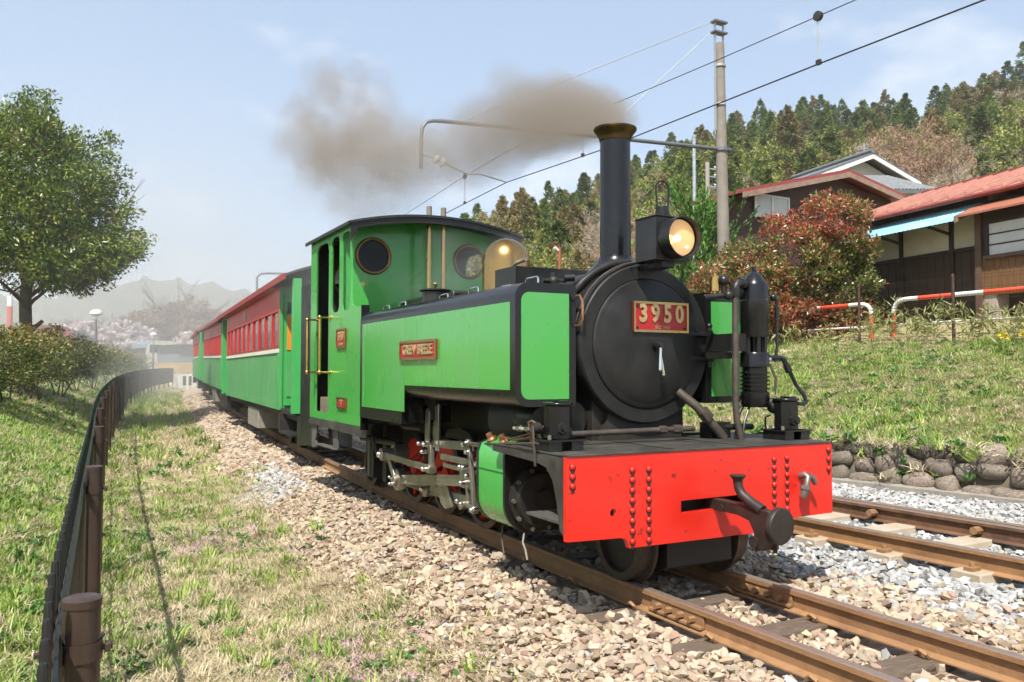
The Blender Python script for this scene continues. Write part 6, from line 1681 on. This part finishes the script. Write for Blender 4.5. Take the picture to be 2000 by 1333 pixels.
def cedar_mesh(seed, m, H=11., W=4.6, lumps=150, per=26):
    """ragged tall conifer built of rounded needle clumps, blunt at the top"""
    r = np.random.default_rng(seed)
    t = r.random(lumps)**0.85; a = r.uniform(0, 6.28, lumps)
    rad = W/2*(1-t**1.9)**0.75*(0.55+0.5*r.random(lumps)**0.5)*(1+0.18*np.sin(a*3+t*9+seed))
    cl = np.stack([np.cos(a)*rad, np.sin(a)*rad, H*(0.10+0.88*t)-0.12*rad], -1)
    tone = r.normal(0.5, 0.15, lumps)
    rl = 0.34+0.30*(1-t)*W/4.6
    N = lumps*per
    o = r.normal(0, 1, (N, 3)); o /= np.linalg.norm(o, axis=1)[:, None]
    k = r.random(N)**0.4
    C = np.repeat(cl, per, 0)+o*(k*np.repeat(rl, per))[:, None]*np.array([1, 1, 0.8])
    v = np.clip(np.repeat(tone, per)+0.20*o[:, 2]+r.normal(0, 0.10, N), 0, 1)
    out_ = np.repeat(np.stack([np.cos(a), np.sin(a), 0*a], -1), per, 0)
    V, F = leaf_cloud(C, o+0.6*out_+np.array([0, 0, 0.25]), r.uniform(0.20, 0.38, N), 0.5, seed=seed, jitter=0.35)
    return arr_mesh('cedar', V, F, m, {'v': ('POINT', 'FLOAT', np.repeat(v, 4).astype(np.float32))})
def round_mesh(seed, m, H=8., W=6., ncl=90, per=26, size=0.36, aspect=0.5, z0=0.22):
    r = np.random.default_rng(seed)
    cl, d = clumps(ncl, 1, (0, 0, H*0.58), r, (W/2, W/2, H*0.42), 0.5, -0.8)
    C, o = fill(cl, per, W*0.085, r)
    v = np.clip(np.repeat(r.normal(0.48, 0.16, len(cl)), per)+r.normal(0, 0.14, len(C)), 0, 1)
    V, F = leaf_cloud(C, o+0.3*np.repeat(d, per, 0), r.uniform(0.7, 1.3, len(C))*size, aspect, seed=seed)
    return arr_mesh('roundtree', V, F, m, {'v': ('POINT', 'FLOAT', np.repeat(v, 4).astype(np.float32))})
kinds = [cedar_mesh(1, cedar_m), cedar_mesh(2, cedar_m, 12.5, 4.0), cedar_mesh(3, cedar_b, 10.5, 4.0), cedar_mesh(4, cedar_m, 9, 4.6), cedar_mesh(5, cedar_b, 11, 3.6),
         round_mesh(6, ever_m, 7, 7.5, 130, 26, 0.32), round_mesh(7, ever_m, 8.5, 7, 130, 26, 0.32), round_mesh(8, ever_m, 6, 6.4, 130, 26, 0.32), round_mesh(9, bare_m, 8, 6.5, 120, 30, 0.42, 0.10), round_mesh(10, bare_m, 7, 5.4, 120, 30, 0.42, 0.10), round_mesh(11, brown_m, 7.5, 6, 120, 30, 0.42, 0.10)]
N = 2600
BE = rng.uniform(-0.0863, 0.69, N); Ds = 44+(172-44)*rng.random(N)**0.75
pn = bumps(BE*32.5+20, Ds*0.05, 1.3)
u_ = rng.random(N)
kd = np.where(u_ < 0.14+0.20*(pn > 0.05), rng.integers(0, 5, N), np.where(u_ < 0.82, rng.integers(5, 8, N), rng.integers(8, 11, N)))
# lighter scrub on the open patch left of the chimney, cedars on the crest
kd = np.where((BE > 0.0616) & (BE < 0.1602) & (Ds < 120) & (rng.random(N) < 0.75), rng.integers(8, 11, N), kd)
kd = np.where((Ds > 150) & (rng.random(N) < 0.40), rng.integers(0, 5, N), kd)
sc = rng.uniform(0.6, 1.25, N)*np.clip(0.50+(Ds-44)/110, 0.5, 1.0)
hx, hy = hill_xy(BE, Ds)
zz = hill_z(BE, Ds)+1.2*bumps(hx, hy, 0.12)*np.clip((Ds-38)/60, 0, 1)-0.4
ok = ~((BE > 0.412) & (BE < 0.56) & (Ds < 92)) & ~((BE > 0.2464) & (Ds < 52)) 
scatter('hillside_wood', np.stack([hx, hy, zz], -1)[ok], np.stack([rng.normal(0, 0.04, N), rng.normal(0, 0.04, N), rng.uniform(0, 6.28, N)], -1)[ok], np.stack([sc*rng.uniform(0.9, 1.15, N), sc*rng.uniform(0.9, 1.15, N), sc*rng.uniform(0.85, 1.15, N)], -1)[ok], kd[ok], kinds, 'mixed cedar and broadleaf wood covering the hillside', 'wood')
# trees of the wood that stand out one by one
trunk_m = MB().cyl((0, 0, -1), (0, 0, 8.5), 0.20, 0.05, 8); trunk_me = None
def wood_tree(name, label, me, be, d, s, grp=None, trunk=True):
    global trunk_me
    x, y = hill_xy(be, d); z = float(hill_z(be, d))-0.3
    T = empty(name, label, 'tree', (float(x), float(y), z), rng.uniform(0, 6), grp)
    c_ = mesh_obj('crown', me, T); c_.scale = s
    if trunk_me is None:
        t = trunk_m.build('trunk', bark, T); trunk_me = t.data
    else:
        t = mesh_obj('trunk', trunk_me, T)
    t.scale = (s[0], s[1], s[2])
    return T
G = 'cedars standing out on the crest of the hill'
for i, (be, d, s, k, lab) in enumerate(((0.573, 100, (1.25, 1.25, 1.05), 4, 'big dark cedar rising above the bare brown tree'), (0.3093, 166, (0.7, 0.7, 0.95), 0, 'slim cedar spire on the crest right of the concrete pole'), (0.3462, 168, (0.75, 0.75, 0.95), 1, 'cedar spire on the crest above the brown house roof'), (0.4005, 165, (1.0, 1.0, 1.15), 0, 'tall ragged cedar on the crest above the grey tiled gable'),
        (0.4251, 160, (0.9, 0.9, 1.0), 1, 'cedar just right of the tall ragged crest cedar'), (0.4775, 168, (0.8, 0.8, 1.1), 1, 'pointed cedar on the crest under the white cloud'), (0.5237, 160, (0.95, 0.95, 1.0), 3, 'broad cedar on the crest left of the biggest cedar'), (0.5976, 150, (1.0, 1.0, 1.0), 2, 'brownish cedar on the crest near the right picture edge'),
        (0.037, 95, (1.15, 1.15, 0.82), 3, 'dark cedar clump right of the brass dome'), (0.0616, 100, (0.8, 0.8, 0.9), 2, 'brownish cedar beside the rusty lamp pole'), (0, 110, (0.9, 0.9, 0.7), 0, 'low cedar just above the cab roof end'), (0.2126, 150, (0.8, 0.8, 1.0), 2, 'cedar spire left of the concrete pole'), (0.1824, 140, (0.7, 0.7, 0.9), 0, 'slim cedar right of the chimney top'))):
    wood_tree('cedar_tree', lab, kinds[k], be, d, s, G)
brown_big = round_mesh(21, brown_m, 8, 8.4, 420, 50, 0.40, 0.11)
wood_tree('bare_tree', 'large round bare reddish tree above the red tin roof', brown_big, 0.4867, 82, (1.2, 1.2, 1.5))
wood_tree('bare_tree', 'smaller bare tree with pale trunk right of the reddish tree', round_mesh(22, bare_m, 7, 6, 160, 34, 0.38, 0.08), 0.5329, 72, (0.9, 0.9, 1.25))

# ---------------------------------------------------------------- red-leaved bush and the juniper
phot_m = leaf_mat('photinia_leaf', [(0, (0.05, 0.085, 0.02)), (0.30, (0.14, 0.18, 0.045)), (0.52, (0.32, 0.31, 0.11)), (0.60, (0.36, 0.17, 0.075)), (0.78, (0.42, 0.085, 0.045)), (1, (0.52, 0.14, 0.09))], 0.30, 0.25, 0.05, 0.6)
pc = Vector((-10.244, 11.203, 1.953))
zb = float(zg(pc.x, pc.y))
T = empty('red_photinia_bush', 'huge bush with red young leaves behind the barrier pipes', 'bush', (pc.x, pc.y, zb))
r = np.random.default_rng(44)
Cs = []; tone = []
rt = np.array([_r2.x, _r2.y, 0.0]); fw = np.array([_f.x, _f.y, 0.0])
for (pos, rx, rz_, n) in (((-9.602, 12.234, 4.27), 0.80, 1.00, 210), ((-10.033, 11.481, 3.516), 1.05, 1.15, 260), ((-10.538, 10.57, 3.052), 0.95, 1.10, 210), ((-10.93, 9.86, 2.703), 0.70, 0.95, 140), ((-9.557, 12.409, 3.055), 0.75, 1.15, 160), ((-10.287, 11.093, 2.358), 1.3, 0.70, 180), ((-9.636, 12.322, 2.245), 0.7, 0.6, 90), ((-11.006, 9.771, 2.008), 0.7, 0.5, 60)):
    c = np.array(pos)-np.array([pc.x, pc.y, zb])
    cl, d = clumps(n, 1, (0, 0, 0), r, (1, 1, 1), 0.62, -0.95)
    cl = c+np.outer(cl[:, 0], rt)*rx+np.outer(cl[:, 1], fw)*min(rx, 0.9)+np.outer(cl[:, 2], [0, 0, 1])*rz_
    Cs.append(cl)
cl = np.concatenate(Cs); cl = cl[cl[:, 2] > 0.05]
h_ = cl[:, 2]/3.0
pat = 0.5*np.sin(cl @ rt*2.1+1)+0.5*np.sin(cl[:, 2]*2.6+cl @ rt*1.3)+r.normal(0, 0.45, len(cl))
red = np.clip(0.48+0.30*pat+np.where(h_ > 0.80, 0.28, 0)+np.where(h_ < 0.30, 0.22, 0)-np.where((h_ > 0.35) & (h_ < 0.72) & (cl @ rt > 0.0), 0.26, 0), 0, 1)
C, o = fill(cl, 46, 0.21, r)
rd = np.repeat(red, 46); isr = r.random(len(C)) < rd*0.92
v = np.where(isr, r.uniform(0.58, 1.0, len(C)), r.uniform(0.0, 0.55, len(C)))
dd = o/np.linalg.norm(o, axis=1)[:, None]+np.array([0, -0.3, 0.35])
leaf_obj('crown', C, dd, np.where(isr, r.uniform(0.065, 0.10, len(C)), r.uniform(0.085, 0.13, len(C))), v, phot_m, T, 0.40, 45, 0.6)
b = MB(); rg = random.Random(8)
for k in range(9): branches(b, (rt*rg.uniform(-1.4, 1.4)).tolist()[:2]+[-0.1], (rg.gauss(0, 0.3), rg.gauss(0, 0.3), 1), 1.2, 0.04, 2, rg, 0.5, 0.15, 3)
b.build('stems', bark, T)
jun_m = leaf_mat('juniper_green', [(0, (0.03, 0.085, 0.018)), (0.5, (0.085, 0.20, 0.03)), (1, (0.20, 0.34, 0.06))], 0.6, 0.2, 0.05, 0.3)
pj = Vector((-12.813, 10.965, 3.272))
zj = float(zg(pj.x, pj.y))
T = empty('juniper', 'bright green flame shaped juniper beside the concrete pole', 'tree', (pj.x, pj.y, zj))
C = []; D = []; v = []
for k in range(230):
    q = rng.normal(0, 1, 2)*np.array([0.62, 0.5]); z = rng.uniform(0.3, 1)**0.8*(Vector((-12.748, 10.926, 5.406)).z-zj)
    q *= (1.15-0.55*z/4.0)
    c = rt*q[0]+fw*q[1]+np.array([0, 0, z])
    ax_ = np.array([q[0]*rt[0], q[0]*rt[1], 0])*0.55+np.array([0, 0, 1.0])+rng.normal(0, 0.22, 3); ax_ /= np.linalg.norm(ax_)
    L_ = rng.uniform(0.35, 0.75); n = 36; t = rng.random(n)
    C.append(c+np.outer(t*L_, ax_)+rng.normal(0, 0.06, (n, 3))*(1-t)[:, None]); D.append(np.tile(ax_, (n, 1))); v.append(np.clip(rng.normal(0.45, 0.15)+0.35*(t-0.5)+rng.normal(0, 0.12, n), 0, 1))
leaf_obj('crown', np.concatenate(C), np.concatenate(D), rng.uniform(0.08, 0.15, 230*36), np.concatenate(v), jun_m, T, 0.3, 9, 0.35)
MB().cyl((0, 0, -0.2), (0, 0, 2.6), 0.10, 0.04, 8).build('trunk', bark, T)

# ---------------------------------------------------------------- houses
tin = mat('red_tin', (0.35, 0.11, 0.075), 0.55, var=0.18, scale=4, col2=(0.43, 0.20, 0.15), f2=(0.45, 0.7), scale2=1.4, rvar=0.1)
tin_l = mat('tin_pale', (0.46, 0.23, 0.175), 0.55, var=0.18, scale=4)
tin_d = mat('tin_edge', (0.25, 0.05, 0.035), 0.55, var=0.2)
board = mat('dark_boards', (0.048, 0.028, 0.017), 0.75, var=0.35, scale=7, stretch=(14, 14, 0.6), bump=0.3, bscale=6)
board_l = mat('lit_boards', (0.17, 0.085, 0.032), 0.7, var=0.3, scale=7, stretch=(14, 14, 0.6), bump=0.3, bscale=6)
timber = mat('dark_timber', (0.030, 0.021, 0.016), 0.7, var=0.3, scale=6)
plaster = mat('old_plaster', (0.52, 0.46, 0.37), 0.9, var=0.08, scale=2.5, col2=(0.40, 0.33, 0.25), f2=(0.5, 0.75), scale2=1.2)
blue = mat('blue_sheet', (0.26, 0.56, 0.68), 0.5, var=0.06, scale=3, col2=(0.33, 0.60, 0.70), f2=(0.5, 0.7), scale2=1.5)
frost = mat('frosted_glass', (0.55, 0.55, 0.52), 0.3, var=0.06)
O = Vector((-10.079, 13.929, 3.757))
zf = 2.05
ang = R(171.3)+math.pi            # local +x runs to the right along the front, local -y towards the track
H1 = empty('timber_house', 'dark timber house with red tin roof and sky blue awning at the right edge', 'house', (O.x, O.y, zf), ang)
# local frame: x to the right of the picture, y towards the viewer is -y
def hz(z): return z-zf
xl, xr = -0.4, 8.5
wl = MB().box(xl, xr, 0.0, 5.0, -0.3, hz(4.62)).build('wall', board, H1)
for i, (a, c_) in enumerate(((-0.35, 0.93), (1.05, 2.32), (2.44, 3.25))):
    MB().box(a, c_, -0.02, 0.01, hz(3.74), hz(4.40)).build('plaster_panel', plaster, wl)
    MB().box(a, c_, -0.022, 0.008, hz(4.50), hz(4.80)).build('upper_panel', board, wl)
for x in (-0.40, 0.99, 2.38):
    MB().box(x-0.055, x+0.055, -0.045, 0.02, 0.0, hz(4.85)).build('timber_post', timber, wl)
    MB().tube([(x+0.02, -0.05, hz(4.05)), (x-0.05, -0.62, hz(4.20))], 0.035, 4).build('awning_strut', timber, wl)
MB().box(xl, 3.3, -0.04, 0.012, hz(3.66), hz(3.735)).build('rail_timber', timber, wl)
MB().box(xl, 3.3, -0.04, 0.012, hz(4.42), hz(4.48)).build('rail_timber', timber, wl)
for i in range(16): MB().box(xl+0.03+i*0.228, xl+0.03+i*0.228+0.018, -0.014, 0.005, 0.0, hz(3.65)).build('board_batten', board, wl)
# awning: corrugated blue sheet
b = MB(); n = 60
vs = []
for i in range(n+1):
    x = -0.42+i*(3.60/n); z = 0.005*(1 if i % 2 else -1)
    vs += [(x, -0.06, hz(4.60)+z), (x, -0.88, hz(4.16)+z)]
b.add(vs, [(2*i, 2*i+1, 2*i+3, 2*i+2) for i in range(n)])
aw = b.build('awning', blue, H1, smooth=0)
fixn(MB().prism([(-0.84, hz(4.13)), (-0.02, hz(4.50)), (-0.02, hz(4.62)), (-0.84, hz(4.26))], 3.185, 3.25, 'x').build('awning_end_board', mat('weathered_board', (0.20, 0.13, 0.09), 0.8, var=0.3, scale=8), aw))
# tin roof with standing seams
za, zb_ = 4.74, 5.72
fixn(MB().prism([(-0.38, hz(za)), (2.4, hz(zb_)), (2.4, hz(zb_)-0.06), (-0.38, hz(za)-0.07)], xl-0.35, xr, 'x').build('roof', tin, H1))
rf = [o for o in H1.children if o.name.startswith('roof')][0]
for i in range(22):
    x = xl-0.33+i*0.42
    fixn(MB().prism([(-0.40, hz(za)+0.003), (2.4, hz(zb_)+0.003), (2.4, hz(zb_)+0.07), (-0.40, hz(za)+0.07)], x, x+0.06, 'x').build('roof_seam', tin_l, rf))
MB().box(xl-0.36, xr, 2.3, 2.55, hz(zb_)-0.02, hz(zb_)+0.06).build('roof_ridge', tin_d, rf)
MB().tube([(xl-0.35, -0.43, hz(za)-0.06), (xr, -0.43, hz(za)-0.06)], 0.05, 8).build('gutter', tin_d, rf)
fixn(MB().prism([(2.4, hz(zb_)), (5.4, hz(za)), (5.4, hz(za)-0.06), (2.4, hz(zb_)-0.06)], xl-0.35, xr, 'x').build('roof_back', tin, H1))
# bay with the window
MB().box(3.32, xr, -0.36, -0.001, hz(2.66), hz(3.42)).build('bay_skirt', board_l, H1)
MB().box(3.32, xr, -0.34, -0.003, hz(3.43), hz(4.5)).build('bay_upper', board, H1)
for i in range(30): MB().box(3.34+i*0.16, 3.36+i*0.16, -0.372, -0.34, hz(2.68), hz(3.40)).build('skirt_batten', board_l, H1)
MB().box(3.28, 3.42, -0.40, -0.30, hz(2.2), hz(4.45)).build('bay_post', mat('bay_timber', (0.11, 0.062, 0.04), 0.7, var=0.2), H1)
wn = MB().box(3.60, xr, -0.380, -0.345, hz(3.44), hz(4.06)).build('window', frost, H1)
for z in (3.64, 3.85): MB().box(3.60, xr, -0.398, -0.385, hz(z)-0.012, hz(z)+0.012).build('glazing_bar', timber, wn)
MB().box(3.52, 3.60, -0.405, -0.34, hz(3.38), hz(4.12)).box(3.6, xr, -0.405, -0.34, hz(4.06), hz(4.12)).build('window_frame', timber, wn)
MB().box(3.50, xr, -0.44, -0.34, hz(3.36), hz(3.435)).build('window_sill', MATS['bay_timber'], wn)
fixn(MB().prism([(-0.80, hz(4.27)), (-0.30, hz(4.50)), (-0.30, hz(4.45)), (-0.80, hz(4.23))], 3.25, xr, 'x').build('bay_roof', mat('copper_tin', (0.36, 0.13, 0.08), 0.5, var=0.15), H1))
MB().box(3.4, 3.7, -0.33, 0.1, -0.3, hz(2.66)).build('pier', mat('pier_stone', (0.40, 0.33, 0.28), 0.9), H1)

def gable_house(name, label, L3, A3, R3, depth, mats, zbase, over=0.45):
    """gabled house from the three top corners of its near end wall"""
    wallm, roofm, trimm = mats
    L3, A3, R3 = Vector(L3), Vector(A3), Vector(R3)
    ux = (R3-L3); ux.z = 0; W = ux.length; ux.normalize()
    uy = Vector((-ux.y, ux.x, 0))
    if uy.dot(Vector((_f.x, _f.y, 0))) < 0: uy = -uy
    T = empty(name, label, 'house', (L3.x, L3.y, zbase), math.atan2(ux.y, ux.x))
    h0 = L3.z-zbase; ha = A3.z-zbase; h1 = R3.z-zbase
    xa = (A3-L3).dot(ux)
    s = 1 if uy.dot(Vector((-ux.y, ux.x, 0))) > 0 else -1
    fixn(MB().prism([(0.3, -0.5), (W-0.3, -0.5), (W-0.3, h1-0.05), (xa, ha-0.12), (0.3, h0-0.05)], 0, depth*s, 'y').build('wall', wallm, T))
    t = 0.10
    for nm, a, c_ in (('roof_left', (-0.25, h0-0.10), (xa, ha)), ('roof_right', (W+0.25, h1-0.10), (xa, ha))):
        rfo = fixn(MB().prism([a, c_, (c_[0], c_[1]+t), (a[0], a[1]+t)], -over*s, depth*s, 'y').build('roof_slope', roofm, T))
        fixn(MB().prism([(a[0], a[1]-0.16), (c_[0], c_[1]-0.16), (c_[0], c_[1]-0.002), (a[0], a[1]-0.002)], (-over-0.03)*s, (-over+0.04)*s, 'y').build('barge_board', trimm, rfo))
    return T, W, xa, ha, s
brown_wall = mat('brown_wall', (0.062, 0.026, 0.020), 0.7, var=0.2, scale=5, stretch=(8, 8, 0.7))
barge = mat('barge_board', (0.26, 0.17, 0.13), 0.7, var=0.25, scale=4)
T, W, xa, ha, s = gable_house('brown_house', 'brown walled house with red edged roof behind the red bush', Vector((-14.517, 13.922, 6.297)), Vector((-14.704, 18.175, 7.307)), Vector((-14.739, 21.124, 6.806)), 2.2, (brown_wall, tin_d, barge), 2.4)
hw = Vector((-14.551, 14.711, 6.279)).z-2.4
wn = MB().box(0.62, 1.98, -0.06*s, -0.002*s, hw-0.62, hw).build('window', frost, T)
for a, c_ in ((0.58, 0.64), (1.27, 1.33), (1.96, 2.02)): MB().box(a, c_, -0.09*s, -0.062*s, hw-0.66, hw+0.04).build('window_frame', white_p, wn)
MB().box(0.58, 2.02, -0.09*s, -0.063*s, hw, hw+0.05).build('window_head', white_p, wn)
tile = mat('grey_tile', (0.13, 0.135, 0.14), 0.5, var=0.2, scale=6)
tile_l = mat('grey_tile_pale', (0.20, 0.205, 0.21), 0.5, var=0.2, scale=6)
grey_wall = mat('grey_gable', (0.50, 0.51, 0.53), 0.8, var=0.05)
T, W, xa, ha, s = gable_house('tiled_house', 'house with grey tiled roof and pale gable at the back', Vector((-20.572, 23.626, 9.076)), Vector((-20.073, 26.188, 10.081)), Vector((-19.822, 28.428, 9.193)), 4.5, (grey_wall, tile, white_p), 2.5, 0.6)
for o in [q for q in T.children if q.name.startswith('roof_slope')]: pass
MB().tube([(xa, -0.62*s, ha+0.16), (xa, 4.5*s, ha+0.16)], 0.12, 8).build('ridge_tile', tile, T)
# lower tiled roof in front of it, with its rows of ribs
pa, pb, pc_, pd = Vector((-17.959, 22.199, 8.378)), Vector((-18.431, 25.532, 8.848)), Vector((-16.222, 25.494, 7.888)), Vector((-15.836, 21.997, 7.45))
T = empty('tiled_lean_to', 'lower grey tiled roof right of the brown house gable', 'roof', (pa.x, pa.y, 2.5))
o3 = Vector((pa.x, pa.y, 2.5)); q = [Vector(k)-o3 for k in (pa, pb, pc_, pd)]
b = MB(); b.add([*q, *[k-Vector((0, 0, 0.12)) for k in q]], [(0, 1, 2, 3), (7, 6, 5, 4), (0, 3, 7, 4), (3, 2, 6, 7), (2, 1, 5, 6), (1, 0, 4, 5)])
sl_ = fixn(b.build('roof_slope', tile, T, smooth=0))
for i in range(15):
    t = (i+0.5)/15
    p0, p1 = q[0].lerp(q[1], t), q[3].lerp(q[2], t)
    MB().tube([p0+Vector((0, 0, 0.02)), p1+Vector((0, 0, 0.02))], 0.06, 6).build('tile_row', tile_l, sl_)
wl_ = [k*1.0 for k in q]
b = MB(); c0 = q[3].lerp(q[0], 0.12)-Vector((0, 0, 0.2)); c1 = q[2].lerp(q[1], 0.12)-Vector((0, 0, 0.2)); c2 = q[1]-Vector((0, 0, 0.2)); c3 = q[0]-Vector((0, 0, 0.2))
b.add([c0, c1, c2, c3]+[Vector((k.x, k.y, -0.3)) for k in (c0, c1, c2, c3)], [(0, 1, 5, 4), (1, 2, 6, 5), (2, 3, 7, 6), (3, 0, 4, 7)])
fixn(b.build('wall', plaster, T, smooth=0))
# television aerial on the tiled ridge
p = Vector((-20.136, 26.268, 10.278))
T = empty('tv_aerial', 'small television aerial on the tiled ridge', 'aerial', (p.x, p.y, p.z))
MB().cyl((0, 0, -0.3), (0, 0, 0.45), 0.02, n=6).build('mast', galv, T)
for z in (0.1, 0.22, 0.34): MB().box(-0.3, 0.3, -0.012, 0.012, z-0.012, z+0.012).build('element', galv, T)
# ---------------------------------------------------------------- smoke, steam and air
def smoke_mat(name, blobs, dens, col, nscale, edge, amp=0.55, dist=0.0, det=4, step=2.0, loc=(0, 0, 0), soft=1.0):
    m = bpy.data.materials.new(name); m.use_nodes = True
    nt = m.node_tree; nt.nodes.clear(); L = nt.links
    o = nt.nodes.new('ShaderNodeOutputMaterial'); pv = nt.nodes.new('ShaderNodeVolumePrincipled')
    pv.inputs['Color'].default_value = (*col, 1); pv.inputs['Anisotropy'].default_value = 0.2
    g = nt.nodes.new('ShaderNodeTexCoord').outputs['Object']
    nz1 = nt.nodes.new('ShaderNodeTexNoise'); nz1.inputs['Scale'].default_value = nscale; nz1.inputs['Detail'].default_value = det; nz1.inputs['Roughness'].default_value = 0.66; nz1.inputs['Distortion'].default_value = dist
    L.new(g, nz1.inputs['Vector'])
    acc = None
    for (c, r, w) in blobs:
        d = nt.nodes.new('ShaderNodeVectorMath'); d.operation = 'DISTANCE'; d.inputs[1].default_value = [c[k]-loc[k] for k in range(3)]; L.new(g, d.inputs[0])
        mr = nt.nodes.new('ShaderNodeMapRange'); mr.interpolation_type = 'SMOOTHSTEP'
        mr.inputs['From Min'].default_value = r*1.35; mr.inputs['From Max'].default_value = 0.0; mr.inputs['To Max'].default_value = w
        L.new(d.outputs['Value'], mr.inputs['Value'])
        if acc is None: acc = mr.outputs['Result']
        else:
            mm = nt.nodes.new('ShaderNodeMath'); mm.operation = 'MAXIMUM'; L.new(acc, mm.inputs[0]); L.new(mr.outputs['Result'], mm.inputs[1]); acc = mm.outputs[0]
    # noise eats into the edge of the plume
    s = nt.nodes.new('ShaderNodeMath'); s.operation = 'MULTIPLY_ADD'; s.inputs[1].default_value = amp*2; s.inputs[2].default_value = -amp-edge
    L.new(nz1.outputs['Fac'], s.inputs[0])
    mn = nt.nodes.new('ShaderNodeMath'); mn.operation = 'MINIMUM'; mn.inputs[1].default_value = 1.0; L.new(acc, mn.inputs[0])
    lim = nt.nodes.new('ShaderNodeMath'); lim.operation = 'ADD'; L.new(mn.outputs[0], lim.inputs[0]); L.new(s.outputs[0], lim.inputs[1])
    cl = nt.nodes.new('ShaderNodeMapRange'); cl.inputs['From Min'].default_value = 0.0; cl.inputs['From Max'].default_value = soft; L.new(lim.outputs[0], cl.inputs['Value'])
    mu = nt.nodes.new('ShaderNodeMath'); mu.operation = 'MULTIPLY'; L.new(cl.outputs['Result'], mu.inputs[0]); L.new(acc, mu.inputs[1])
    m2 = nt.nodes.new('ShaderNodeMath'); m2.operation = 'MULTIPLY'; m2.inputs[1].default_value = dens; L.new(mu.outputs[0], m2.inputs[0])
    L.new(m2.outputs[0], pv.inputs['Density']); L.new(pv.outputs['Volume'], o.inputs['Volume'])
    m.cycles.volume_step_rate = step
    return m
plume = [((-0.90, 0.0, 2.72), 0.17, 6.5), ((-1.02, 0.0, 2.79), 0.20, 6.5), ((-1.22, 0.02, 2.86), 0.24, 6.0), ((-1.48, 0.03, 2.93), 0.285, 5.0), ((-1.82, 0.06, 3.02), 0.335, 4.0), ((-2.22, 0.08, 3.09), 0.35, 3.0), ((-2.70, 0.1, 3.14), 0.43, 2.3), ((-2.55, 0.1, 3.46), 0.28, 1.4),
         ((-3.25, 0.1, 3.12), 0.50, 1.5), ((-4.0, 0.1, 3.22), 0.62, 1.0), ((-4.8, 0.1, 3.38), 0.75, 0.92), ((-5.6, 0.1, 3.58), 0.95, 0.90), ((-6.5, 0.1, 3.88), 1.15, 0.88), ((-7.6, 0.1, 4.22), 1.30, 0.84), ((-8.6, 0.1, 4.5), 1.05, 0.8), ((-7.2, 0.1, 4.85), 0.95, 0.76), ((-6.2, 0.1, 3.20), 1.0, 0.72)]
o = MB().box(-10.4, -0.62, -1.15, 1.35, 2.706, 5.9).build('chimney_smoke', smoke_mat('brown_smoke', plume, 1.5, (0.49, 0.42, 0.35), 2.1, 0.42, 1.15, 0.6, 6, 1.3, soft=0.45), None, smooth=0)
tag(o, 'brown grey smoke drifting back from the chimney', 'smoke', kind='stuff')
steam = [((-3.60, 0.35, 2.15), 0.45, 0.9), ((-3.4, -0.1, 1.95), 0.42, 0.8), ((-3.66, 0.1, 2.4), 0.5, 0.7), ((-3.3, -0.45, 1.9), 0.3, 0.6), ((-3.55, 0.6, 2.35), 0.4, 0.8)]
o = MB().box(-4.05, -2.72, -0.80, 0.80, 1.66, 2.44).build('cab_steam', smoke_mat('thin_steam', steam, 1.1, (0.86, 0.86, 0.86), 2.6, 0.28, 0.5, 0.0, 3, 2.0), None, smooth=0)
tag(o, 'thin white steam in front of the cab', 'steam', kind='stuff')
steam2 = [((-6.3, -0.5, 2.1), 0.7, 0.9), ((-7.2, -0.4, 2.4), 0.8, 0.8), ((-5.6, -0.6, 1.9), 0.5, 0.8), ((-8.3, -0.2, 2.7), 0.9, 0.6)]
o = MB().box(-9.6, -5.80, -1.5, 0.9, 1.0, 3.6).build('leaking_steam', smoke_mat('rear_steam', steam2, 0.42, (0.86, 0.86, 0.86), 1.6, 0.2, 0.5, 0.0, 3, 2.0), None, smooth=0)
tag(o, 'thin steam drifting between the cab and the first carriage', 'steam', kind='stuff')
drift = [((-16, -0.8, 3.2), 6, 0.5), ((-24, -0.5, 3.0), 9, 0.9), ((-36, 0, 3.5), 12, 1.0), ((-48, 1.5, 4), 13, 0.9)]
o = MB().box(-64, -10.2, -9.5, 13, -0.6, 13.5).build('drifting_smoke', smoke_mat('drift_haze', drift, 0.024, (0.80, 0.79, 0.78), 0.16, -0.25, 0.55, 0.0, 2, 3.0), None, smooth=0)
tag(o, 'pale smoke haze hanging over the far carriages and the fence', 'smoke', kind='stuff')
hm_ = bpy.data.materials.new('air'); hm_.use_nodes = True
_n = hm_.node_tree; _n.nodes.clear()
_o = _n.nodes.new('ShaderNodeOutputMaterial'); _v = _n.nodes.new('ShaderNodeVolumePrincipled')
_v.inputs['Color'].default_value = (0.90, 0.93, 0.97, 1); _v.inputs['Density'].default_value = 0.0004; _v.inputs['Anisotropy'].default_value = 0.3
_n.links.new(_v.outputs['Volume'], _o.inputs['Volume'])
hm_.cycles.homogeneous_volume = True
o = MB().box(-4100, 950, -3100, 3100, -12, 262).build('haze', hm_, None, smooth=0)
tag(o, 'pale spring haze in the air', 'haze', kind='stuff')
